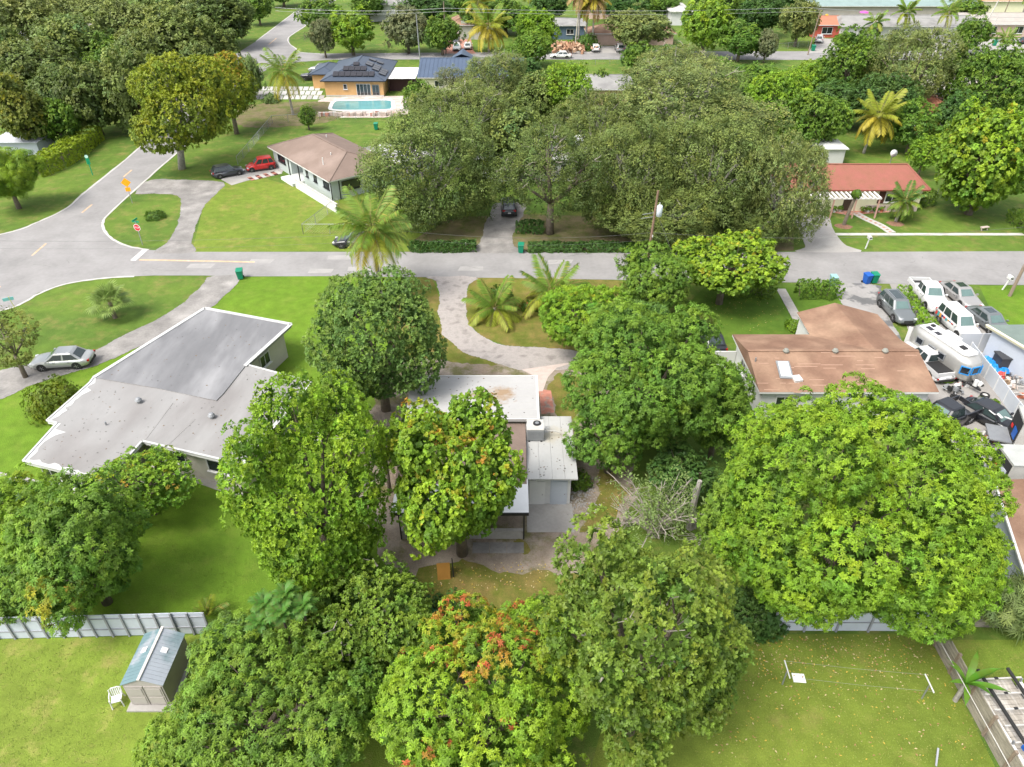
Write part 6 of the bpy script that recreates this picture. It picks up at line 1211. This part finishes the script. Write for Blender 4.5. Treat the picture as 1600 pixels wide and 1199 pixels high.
tree(OK, 'oak overhanging the concrete drive of the red roofed house', 'oak', 'oakl', (1222,300,76,80), .2, 46, share=(0,8,6.2), twigs=16, dens=.8, leaf=1.14, bark=BARKG)
tree(OK, 'very large olive grey oak behind the street row', 'oak', 'oakl', (1070,180,150,82), 1.2, 47, share=(1,8,6.2), twigs=16, dens=.8, leaf=1.14, bark=BARKG)
tree(OK, 'oak left of the very large oak behind the white house', 'oak', 'oak', (930,205,85,60), 1.2, 48, share=(1,8,6.2), twigs=16, dens=.8, leaf=1.14, bark=BARKG)
tree(OK, 'grey tinged oak crown at the back of the very large oak', 'oak', 'oakl', (1060,115,72,38), 2.0, 49, share=(0,8,6.2), twigs=16, dens=.8, leaf=1.14, bark=BARKG)
tree(OK, 'green tree squeezed between the two street side oaks on the right', 'oak', 'oak', (1010,350,60,30), .4, 50, share=(0,8,6.2), twigs=16, dens=.8, leaf=1.14, bark=BARKG)
tree(OK, 'shaded oak filling behind the middle of the street row', 'oak', 'oak', (1040,330,110,40), .2, 51, share=(0,8,6.2), twigs=16, dens=.8, leaf=1.14, bark=BARKG)
tree(OK, 'shaded oak low down at the right end of the street row', 'oak', 'oak', (1180,350,60,32), .5, 52, share=(0,8,6.2), twigs=16, dens=.8, leaf=1.14, bark=BARKG)
tree('street_tree', 'yellow green broad tree with pale trunk beside the diagonal road', 'avo', 'yellow', (288,168,86,78), 1.8, 53, foot=(284,264), leaf=1.5, bark=BARKG, flatness=.7, gaps=.08, flush=((YEL,.05,.3,None),))
tree('street_tree', 'tree with orange yellow top behind the yellow green street tree', 'avo', 'yellow', (355,140,54,52), 1.6, 54, leaf=1.5, flush=((ORG,.45,.1,(0,0,.7,.9)),(YEL,.4,.1,None)))
tree('broadleaf_tree', 'mottled yellow green tree at the left edge above the pale shed', 'round', 'olive', (30,175,42,60), .8, 55, leaf=1.7, flush=((YEL,.2,0,None),))
tree('broadleaf_tree', 'round dark green tree just behind the clipped hedge', 'round', 'green', (88,190,38,32), .8, 56, leaf=1.5)
tree('fern_tree', 'feathery layered green tree at the left edge beside the hedge', 'feather', 'mangoy', (8,272,58,52), .4, 57, leaf=1.0)
tree('broadleaf_tree', 'large bright yellow green tree at the right edge beyond the red roof', 'round', 'lime', (1545,250,90,82), .6, 58, leaf=1.7, flush=((YEL,.12,.3,None),))
tree('broadleaf_tree', 'small yellow green tree between the red roof and the yellow gabled house', 'avo', 'lime', (1446,240,28,30), .6, 59, leaf=1.3)
tree('broadleaf_tree', 'dark green tree left of the yellow gabled house', 'avo', 'green', (1430,195,42,38), .6, 60, leaf=1.5)
tree('broadleaf_tree', 'dark green clumped tree at the upper right edge', 'avo', 'green', (1545,135,80,62), .8, 61, leaf=1.8)
tree('broadleaf_tree', 'dense dark tree behind the small palm right of the olive oak', 'avo', 'dark', (1385,160,60,42), .8, 62, leaf=1.6)
tree('broadleaf_tree', 'tall bright green tree at the left of the olive oak at upper right', 'avo', 'green', (1330,105,52,58), 1.2, 63, leaf=1.8)
tree(OK, 'olive oak with visible limbs in front of the long white house', 'oak', 'oakl', (1425,105,78,58), 2.6, 64, leaf=1.3, gaps=.15, twigs=14)
tree('broadleaf_tree', 'yellow green tree right of the very large oak', 'avo', 'lime', (1215,165,60,52), .6, 65, leaf=1.6)
tree('broadleaf_tree', 'bright green tree below the yellow green tree, left of the red roof', 'avo', 'green', (1270,190,58,45), .6, 66, leaf=1.6)
tree('broadleaf_tree', 'bright yellow green tree in front of the peach house', 'avo', 'lime', (884,140,52,38), 1.0, 67, leaf=1.6)
tree('broadleaf_tree', 'deep green bushy tree beside the pool', 'avo', 'green', (655,153,32,24), .4, 68, leaf=1.4)
tree(OK, 'grey oak in front of the blue roofed house', 'oak', 'oakl', (775,118,55,34), 2.0, 69, share=(0,8,6.2), twigs=16, dens=.8, leaf=1.14, bark=BARKG)
tree(OK, 'thin grey oak left part before the blue roof', 'oak', 'grey', (705,122,28,18), 3.0, 70, leaf=1.0, gaps=.35)
tree('citrus_tree', 'small round green tree on the lawn behind the mint house', 'avo', 'green', (480,182,17,18), .3, 71, leaf=1.0)

# ------------------------------------------------------------------ far trees, crown meshes shared
FAR = [  # name, palette, ellipse, base, label
 (OK,'oakl',(40,28,62,42),'olive oak in the top left corner'), (OK,'oak',(118,72,66,44),'olive oak between the top left oak and the dark oaks'), (OK,'oakd',(62,112,72,46),'dark oak above the mottled tree at left'),
 (OK,'oakl',(205,45,62,50),'pale olive oak at the top, left of the junction'), (OK,'oak',(275,70,66,55),'grey green oak behind the yellow green street tree'), (OK,'oakd',(345,28,58,40),'dark oak at the top beside the road junction'),
 (OK,'oakd',(140,152,58,52),'darkest oak behind the end of the clipped hedge'), (OK,'oak',(205,140,56,60),'oak beside the diagonal road behind the street tree'), (OK,'oakd',(225,100,60,48),'shadowy oak in the middle of the upper left wood'),
 ('broadleaf_tree','pale',(392,118,22,30),'small pale green tree left of the coconut palm near the junction'), ('broadleaf_tree','green',(402,12,28,22),'green tree by the road at the top edge'),
 ('broadleaf_tree','green',(500,22,38,30),'deep green tree on the corner across the far road'), ('broadleaf_tree','lime',(548,48,42,32),'yellow green tree across the far road from the orange house'), (OK,'grey',(505,58,24,26),'thin grey green tree beside the far road junction'),
 (OK,'grey',(636,45,40,32),'greyish round tree across the far road'), ('broadleaf_tree','green',(690,52,34,28),'green tree left of the two white cars'), ('broadleaf_tree','dark',(665,15,50,22),'dark green tree at the top edge above the greyish tree'),
 ('broadleaf_tree','green',(790,22,48,26),'deep green tree behind the yellow palm'), (MG,'mangoy',(838,42,38,26),'round mango across the far road'), (MG,'mangog',(832,75,34,24),'lower round mango beside the far road'),
 ('broadleaf_tree','dark',(975,12,42,18),'dark tree at the top edge behind the olive tree'), (OK,'oakl',(998,45,56,32),'wide olive oak above the silver SUV across the road'), ('broadleaf_tree','lime',(1103,38,46,42),'big mottled yellow green tree at the top'),
 ('broadleaf_tree','green',(1158,62,40,28),'green tree right of the mottled yellow green tree'), ('broadleaf_tree','dark',(1190,22,40,30),'dark tree at the top, left of the olive weeping tree'), (OK,'oakl',(1250,32,36,34),'olive weeping tree beside the far red house'),
 (OK,'grey',(1198,70,20,22),'brownish thin tree beside the far road'), ('broadleaf_tree','green',(1120,115,52,26),'bright green tree behind the very large oak'), ('broadleaf_tree','green',(1190,125,45,26),'dark green tree right behind the very large oak'),
 ('broadleaf_tree','lime',(1268,128,40,30),'yellowish tree beside the far road at upper right'), ('broadleaf_tree','green',(1510,20,38,22),'bright green tree between the long teal roof and pink house'), ('broadleaf_tree','green',(1520,52,32,28),'round dark green tree beside the leaning pale pole'),
 ('broadleaf_tree','dark',(1045,95,45,22),'dark tree between the far road and the very large oak'), ('broadleaf_tree','green',(940,128,22,20),'small light green tree beside the peach house'), ('broadleaf_tree','green',(1420,155,40,25),'green undergrowth tree under the olive oak'),
 ('broadleaf_tree','dark',(1305,160,48,34),'dark green tree under the tall bright green tree'), ('broadleaf_tree','green',(1592,118,40,40),'dark green tree cut by the upper right edge'), ('broadleaf_tree','dark',(820,118,35,25),'dark tree behind the grey oak before the blue roof'),
 (OK,'oakd',(315,110,45,40),'dark oak behind the orange topped tree'), (OK,'oakl',(150,18,45,26),'small pale oak at the top left edge'), ('broadleaf_tree','green',(740,28,30,24),'leafy tree beside the far brown roofed garage'), (OK,'oak',(12,85,40,38),'olive oak cut by the left edge near the top'),
 (OK,'oakl',(100,-6,60,34),'grey green oak on the top edge near the left corner'), (OK,'oak',(255,8,50,32),'oak on the top edge left of the dark roadside oak'), ('broadleaf_tree','green',(310,-4,45,26),'green tree on the top edge beyond the roadside oak'),
 ('broadleaf_tree','green',(440,-14,34,20),'tree just above the far road on the top edge'), ('broadleaf_tree','green',(575,8,30,22),'green tree touching the far pale house with a small window'), ('broadleaf_tree','green',(725,6,34,20),'dense green tree on the top edge behind the far garage'),
 ('broadleaf_tree','dark',(860,8,34,20),'dark tree on the top edge behind the dark blue house'), ('broadleaf_tree','green',(1035,4,34,22),'green tree on the top edge left of the slanting white building'), ('broadleaf_tree','green',(1140,12,34,26),'green tree on the top edge right of the mottled yellow green tree'),
 ('broadleaf_tree','dark',(1220,2,40,22),'dark tree on the top edge left of the far play set'), (OK,'oak',(330,75,50,40),'oak filling the gap behind the orange topped tree'), (OK,'oakd',(95,145,48,40),'dark oak above the round tree behind the hedge'),
 ('broadleaf_tree','green',(800,95,30,24),'leafy tree in front of the right end of the blue roof'), (OK,'oak',(845,150,40,34),'oak between the grey oak and the bright yellow green tree'), (OK,'oak',(800,185,45,35),'oak behind the drive between the street oaks'),
 (OK,'oak',(805,225,62,50),'oak shading the roof of the white house behind the drive'), ('broadleaf_tree','green',(1150,150,45,34),'green tree tucked behind the right shoulder of the very large oak'), ('broadleaf_tree','green',(1000,88,34,22),'green tree on the near side of the parking court'), ('broadleaf_tree','green',(1480,215,30,26),'green tree hiding the lower part of the yellow gabled house'),
 ('broadleaf_tree','dark',(1500,175,36,34),'dark tree left of the upper right clumped tree'), (OK,'oak',(1255,250,34,30),'small oak filling behind the left end of the red roof'),
 ('broadleaf_tree','green',(170,88,40,34),'small green tree glowing among the upper left oaks'), (OK,'oak',(10,20,36,30),'oak cut by the top left corner'), (OK,'oakl',(300,30,45,34),'pale oak between the two top oaks beside the road')]
for i, (nm, pal, ell, lb) in enumerate(FAR):
    tree(nm, lb, 'far', pal, ell, .6, 100+i, share=i % 2, dens=1.0)

# ------------------------------------------------------------------ palms and other plants
palm('coconut_palm', 'tall coconut palm with many drooping fronds above the dome shaped tree', 596,470, 7.4, 4.3, 32, 'gggggly', 1, (-.15,.1), .16, True)
palm('coconut_palm', 'young palm with yellow lower fronds at the left of the drive island', 773,497, 1.2, 3.2, 20, 'ggglly', 2, (0,0), .17, False, up=1.0)
palm('coconut_palm', 'young palm with tall upright fronds at the right of the drive island', 862,480, 1.6, 3.8, 20, 'ggglly', 3, (0,0), .17, False, up=1.05)
palm('coconut_palm', 'slim coconut palm on the scrub beside the orange house', 458,180, 7.0, 4.6, 22, 'gggly', 4, (-.6,.3), .16)
palm('coconut_palm', 'yellow fronded palm behind the red shingle roof', 1349,240, 5.4, 4.2, 22, 'lllyyy', 5, (.9,.3), .16, lw=.10)
palm('coconut_palm', 'yellowing palm beside the two white cars across the road', 764,82, 5.5, 6.0, 24, 'gllyyy', 6, (0,0), .2, lw=.12); palm('coconut_palm', 'palm with yellow tips behind the yellowing palm at the top', 748,60, 8.0, 5.0, 18, 'lly', 7, (0,0), .2, lw=.12)
palm('coconut_palm', 'tall yellow brown palm behind the brush pile', 925,76, 10.5, 5.0, 24, 'lyyb', 8, (0,0), .18, lw=.12); palm('coconut_palm', 'second tall palm just left of the pale pole', 903,77, 11.5, 4.2, 18, 'lyb', 9, (0,0), .18, lw=.12); palm('coconut_palm', 'third tall palm between the two tall palms and the pink house', 915,75, 9.5, 4.2, 16, 'gly', 10, (0,0), .18, lw=.12)
palm('coconut_palm', 'palm in front of the middle of the long white house', 1404,68, 7.0, 3.8, 16, 'ggl', 11, (0,0), .18, lw=.12); palm('coconut_palm', 'palm at the right end of the long white house', 1468,68, 7.0, 3.8, 16, 'ggl', 12, (0,0), .18, lw=.12); palm('coconut_palm', 'small palm at the left end of the long white house', 1360,66, 4.5, 3.2, 14, 'gdl', 13, (0,0), .16, lw=.12)
palm('coconut_palm', 'palm at the top left of the far mango', 828,30, 8.0, 5.0, 16, 'ggl', 14, (0,0), .2, lw=.12); palm('coconut_palm', 'thin palm at the top right corner', 1588,48, 9, 3.6, 14, 'ddg', 15, (0,0), .16, lw=.1)
palm('date_palm', 'small feathery palm on the lawn in front of the red roofed house', 1399,347, 2.6, 2.5, 24, 'dgg', 16, (.5,.2), .13, lw=.05)
palm('pygmy_palm', 'bushy palm near the pink house drive at the top right', 1570,66, 1.0, 3.2, 16, 'ggl', 17, (0,0), .2, lw=.1)
t = thing('tree_stump', 'vine covered trunk with leafy top in front of the pergola', 'tree', at(1318,352)); MB().tube([(0,0,0),(.2,0,1.8),(.5,0,3.6)],[.22,.2,.17],8).build('trunk', BARK, t); q = np.random.default_rng(3).normal(0,1,(90,3)); q /= np.linalg.norm(q,axis=1)[:,None]; V,T,C = leafy_cloud(q*np.array([.5,.5,.5])+np.array([.5,0,3.7]), q, 'round', 3, 'green', 1.0); link('foliage', np_mesh('foliage', V,T,C,LEAF), t); t.name = 'vine_trunk'
for lb, px, py in (('ring of brown mulch round the foot of the feathery palm',1399,350),('ring of brown mulch round the vine covered trunk',1318,354)): tag(MB().dome((0,0,0),1.0,.8,.06,16,2,seed=px).build('mulch', M('mulch', (.20,.11,.07), .95, 0, .3, 4)), lb, 'mulch').location = at(px,py)
# fan palm on the left island
def fan_mesh(seed, ln=1.65, n=20, col=(.22,.31,.08)):
    r = random.Random(seed); V = []; T = []; C = []
    def add(vs_, fs, c): k = len(V); V.extend(tuple(v) for v in vs_); T.extend(tuple(i+k for i in f) for f in fs); C.extend([c]*len(vs_))
    hub = Vector((ln*.75,0,.0)); add([(0,.03,0),(0,-.03,0),hub+Vector((0,.02,0)),hub-Vector((0,.02,0))], [(0,1,3),(0,3,2)], (.2,.2,.07))
    for i in range(n):
        a = -2.1 + 4.2*i/(n-1); L_ = ln*.62*r.uniform(.85,1.05); d_ = Vector((math.cos(a), math.sin(a), .18)).normalized(); m_ = hub + d_*L_*.6; e = hub + d_*L_ - Vector((0,0,L_*.35)); s_ = Vector((-math.sin(a), math.cos(a), 0))*.055; k = r.uniform(.75,1.2); add([hub, m_+s_, m_-s_, e], [(0,1,2),(1,3,2)], tuple(q*k for q in col))
    return np_mesh('fan_leaf', np.array(V), np.array(T), np.array(C), LEAF)
fm = [fan_mesh(i) for i in range(3)]; fp = small_leaf_plant('fan_palm', 'bushy fan palm standing alone on the left grass island', 180,497, fm, 26, (1.35,-.35), 1.5, 'palm', part='frond', stem=(1.6,.17,BARK))
# breadfruit like lobed leaves
def lobed_mesh(seed, ln=.72, col=(.09,.20,.03)):
    r = random.Random(seed); V = []; T = []; C = []
    def add(vs_, fs, c): k = len(V); V.extend(tuple(v) for v in vs_); T.extend(tuple(i+k for i in f) for f in fs); C.extend([c]*len(vs_))
    R3 = lambda t: Vector((ln*t, 0, .12*ln*math.sin(t*2.2) - .3*ln*t*t))
    for i in range(7):
        t = .25 + .72*i/6; p = R3(t); L_ = ln*.36*math.sin(min(1,t*1.1)*PI*.75+.3)
        for s in (-1,1): e = p + Vector((L_*.65, s*L_, -.08)); add([R3(t-.1), p + Vector((L_*.1,s*L_*.55,.02)), e, R3(t+.05)], [(0,1,3),(1,2,3)] if s < 0 else [(0,3,1),(1,3,2)], tuple(q*r.uniform(.85,1.15) for q in col))
    add([(0,.015,0),(0,-.015,0),R3(1.0)], [(0,1,2)], (.25,.3,.08)); return np_mesh('lobed_leaf', np.array(V), np.array(T), np.array(C), LEAF)
lm = [lobed_mesh(i) for i in range(3)]; r = random.Random(4)
for i, (px, py, z) in enumerate(((412,945,4.6),(445,930,5.0),(440,958,4.6),(472,948,4.6),(405,972,4.2))):
    lbs = ['left','top','middle','right','lowest']; small_leaf_plant('breadfruit_shoot', '%s crown of big lobed pale leaves in the breadfruit clump behind the fence' % lbs[i], px, py, lm, 16, (1.1,-.2), z, 'plant', group='breadfruit crowns behind the fence', part='leaf', seed=i, stem=(z,.06,BARK)).location = at(px, py, z).xy.to_3d()
def blade_mesh(ln, wd, droop, seed, col=(.10,.22,.02)):
    V = []; T = []; C = []; r = random.Random(seed); n = 9
    for i in range(n+1):
        t = i/n; x = ln*t*(1-.15*droop*t); z = ln*(.25*t - droop*.5*t*t); w_ = wd*math.sin(min(1,t*1.05+.05)*PI)**.6 * (0 if i == n else 1); V += [(x,w_,z+.04*ln*.3),(x,0,z-.02),(x,-w_,z+.04*ln*.3)]; C += [tuple(q*r.uniform(.85,1.15) for q in col)]*3
        if i: k = 3*i; T += [(k-3,k-2,k+1),(k-3,k+1,k),(k-2,k-1,k+2),(k-2,k+2,k+1)]
    return np_mesh('blade', np.array(V), np.array(T), np.array(C), LEAF)
small_leaf_plant('banana_plant', 'banana plant with long bright leaves growing over the plank fence', 1492,1095, [blade_mesh(1.9,.15,.9,1), blade_mesh(1.5,.14,1.1,2), blade_mesh(2.1,.16,.7,3)], 9, (1.0,.05), 1.5, 'plant', part='leaf', stem=(1.5,.1,BARKG))
small_leaf_plant('young_palm', 'pale young palm shoot by the panel fence corner', 325,962, [frond_mesh(1.3,.5,'g',5,14,.03), frond_mesh(1.3,.3,'yg',6,14,.03)], 9, (1.4,.5), .05, 'palm', part='frond')
small_leaf_plant('young_palm', 'teal green low plant in the shade at the bottom of the yard', 668,985, [lobed_mesh(8,.7,(.04,.16,.05))], 22, (1.2,-.1), .9, 'plant', part='leaf', seed=7, stem=(.9,.05,BARK))
# hedges and shrubs
W_ = lambda *a: [at(*p).xy for p in a]
hedge('clipped_hedge', 'tall clipped yellow green hedge beside the diagonal road', W_((52,276),(88,262),(122,240),(146,218)), 3.2, 2.1, 'hedge', 'round', 3, 1.0, 9)
hedge('low_hedge', 'low street hedge left of the drive between the oaks', W_((640,390),(700,391),(744,390)), 1.6, .7, 'dark', 'round', 4, .9, 16); hedge('low_hedge', 'long low street hedge right of the drive below the oaks', W_((826,391),(900,391),(980,391),(1020,390)), 1.5, .7, 'dark', 'round', 5, .9, 16)
hedge('low_hedge', 'short shaded hedge beside the drive under the oaks', W_((806,362),(850,362)), 1.5, 1.0, 'dark', 'round', 6, .9, 12); hedge('driveway_hedge', 'clipped bright green hedge between the grey SUV and white pickup', W_((1408,463),(1420,485),(1437,506),(1452,524)), 1.1, 1.1, 'lime', 'avo', 7, .8, 18)
for lb, pts in (('row of street side bushes right of the grey front walk', ((1243,463),(1276,463),(1308,461))), ('dark bushes beside the almond tree by the street', ((1130,462),(1165,463),(1205,461)))): hedge('shrub_row', lb, W_(*pts), 1.4, 1.4, 'green', 'avo', 8, .9, 16, wob=.35)
hedge('shrub_row', 'green shrubs against the front wall of the red roofed house', W_((1395,318),(1425,321),(1455,318)), 1.6, 1.5, 'green', 'avo', 9, 1.1, 10, wob=.4); hedge('shrub_row', 'brown flowering plants under the windows of the red roofed house', W_((1350,322),(1392,322)), 1.2, .9, 'olive', 'avo', 10, 1.0, 10, flush=((ORG,.12),(RED,.08)))
hedge('shrub_row', 'dark hedge on the right boundary of the red roofed house lawn', W_((1580,345),(1620,372),(1660,400)), 1.6, 1.5, 'green', 'avo', 11, 1.1, 10)
shrub('round_shrub', 'low round clipped shrub on the corner island', 243,341, 1.25,.7, 'green', seed=5, leaf=.6, dens=40)
shrub('shrub', 'small green bush at the corner of the white annex', 907,760, .75,1.1, 'green', seed=6, leaf=.7); shrub('shrub', 'small dark bush at the foot of the palms on the drive island', 828,484, .9,.8, 'green', seed=7, leaf=.7, flush=((RED,.12),)); shrub('shrub', 'shrub by the end of the grey front walk', 1241,515, .9,.9, 'lime', seed=8, leaf=.7)
shrub('shrub', 'round dark shrub behind the left young palm', 782,475, 1.5,1.7, 'green', seed=9, leaf=.8); shrub('shrub', 'tall grassy weeds beside the pale long fence', 1545,640, 1.0,.7, 'lime', seed=10, leaf=.7); shrub('shrub', 'weeds below the left side of the silver trailer', 1473,592, .9,.5, 'lime', seed=11, leaf=.7)
shrub('shrub', 'fern like shrub under the right hand mango group by the black car', 1092,520, 1.5,1.6, 'olive', 'feather', seed=12, leaf=.9); shrub('shrub', 'small bush between the shed roof and the far edge of the scrub', 425,160, 1.4,1.4, 'pale', seed=13, leaf=1.0); shrub('shrub', 'dark leafy shrub by the panel fence below the mango', 1190,975, 1.4,1.4, 'dark', seed=14, leaf=.9)
shrub('shrub', 'bush under the tall palms across the far road', 915,77, 3.2,3.0, 'green', seed=15, leaf=1.6, dens=8); shrub('shrub', 'low bushes in front of the far red house', 1318,66, 2.5,1.5, 'lime', seed=16, leaf=1.4, dens=8)

# ------------------------------------------------------------------ ground litter and grass
def scatter(name, polys, n, mk, mats, label, cat, seed):
    rng = random.Random(seed); b = MB(); P = []
    for poly, k in zip(polys, n):
        W = [at(*p) for p in poly]; xs = [p.x for p in W]; ys = [p.y for p in W]; c = 0
        while c < k:
            x, y = rng.uniform(min(xs), max(xs)), rng.uniform(min(ys), max(ys)); ins = False
            for i in range(len(W)):
                a, q = W[i], W[i-1]
                if (a.y > y) != (q.y > y) and x < (q.x-a.x)*(y-a.y)/(q.y-a.y)+a.x: ins = not ins
            if ins: mk(b, x, y, rng); c += 1
    return tag(b.build(name, mats), label, cat, kind='stuff')
def mkleaf(b, x, y, r):
    s = r.uniform(.035,.08); a = r.uniform(0,6.28); ca, sa = math.cos(a)*s, math.sin(a)*s; z = r.uniform(.03,.08); b.add([(x-ca,y-sa,z),(x+sa*.5,y-ca*.5,z+.02),(x+ca,y+sa,z+.01),(x-sa*.5,y+ca*.5,z+.03)], [(0,1,2,3)], r.randrange(3))
LF = [M('dead_leaf_yellow', (.42,.30,.05), .8), M('dead_leaf_brown', (.28,.16,.07), .8), M('dead_leaf_pale', (.45,.36,.20), .8)]
scatter('fallen_leaves', [[(1120,1000),(1450,995),(1520,1120),(1560,1190),(1100,1190)], [(1170,990),(1440,995),(1440,1060),(1180,1060)]], [420,260], mkleaf, LF, 'fallen yellow and brown leaves scattered on the lower lawn', 'fallen leaves', 1)
scatter('fallen_leaves', [[(1100,460),(1240,480),(1180,525),(1100,500)], [(660,880),(860,880),(850,925),(680,925)], [(900,600),(990,700),(985,850),(900,830)]], [110,160,130], mkleaf, LF, 'fallen leaves under the almond tree and on the bare yard', 'fallen leaves', 2)
def mktuft(b, x, y, r):
    h = r.uniform(.025,.06)
    for k in range(3):
        a = r.uniform(0,6.28); dx, dy = math.cos(a)*.035, math.sin(a)*.035; lx, ly = r.uniform(-.06,.06), r.uniform(-.06,.06); b.add([(x-dy*.5,y+dx*.5,0),(x+dy*.5,y-dx*.5,0),(x+lx,y+ly,h)], [(0,1,2)], r.randrange(3))
TM = [M('grass_blade', (.17,.24,.03), .8), M('grass_blade_mid', (.13,.21,.025), .8), M('grass_blade_dry', (.28,.27,.08), .8)]
scatter('grass', [[(-10,1003),(225,1000),(190,1060),(250,1130),(150,1199),(-10,1199)], [(1130,1000),(1450,995),(1560,1199),(1080,1199)], [(1510,1010),(1600,1010),(1600,1080),(1540,1060)]], [1500,3000,300], mktuft, TM, 'short lawn grass blades near the camera', 'grass', 3)
scatter('grass', [[(180,820),(300,770),(410,850),(400,960),(170,962)]], [1200], mktuft, TM[:2]+TM[:1], 'short lawn grass behind the panel fence', 'grass', 4)
print('leaf triangles', NTRI[0])
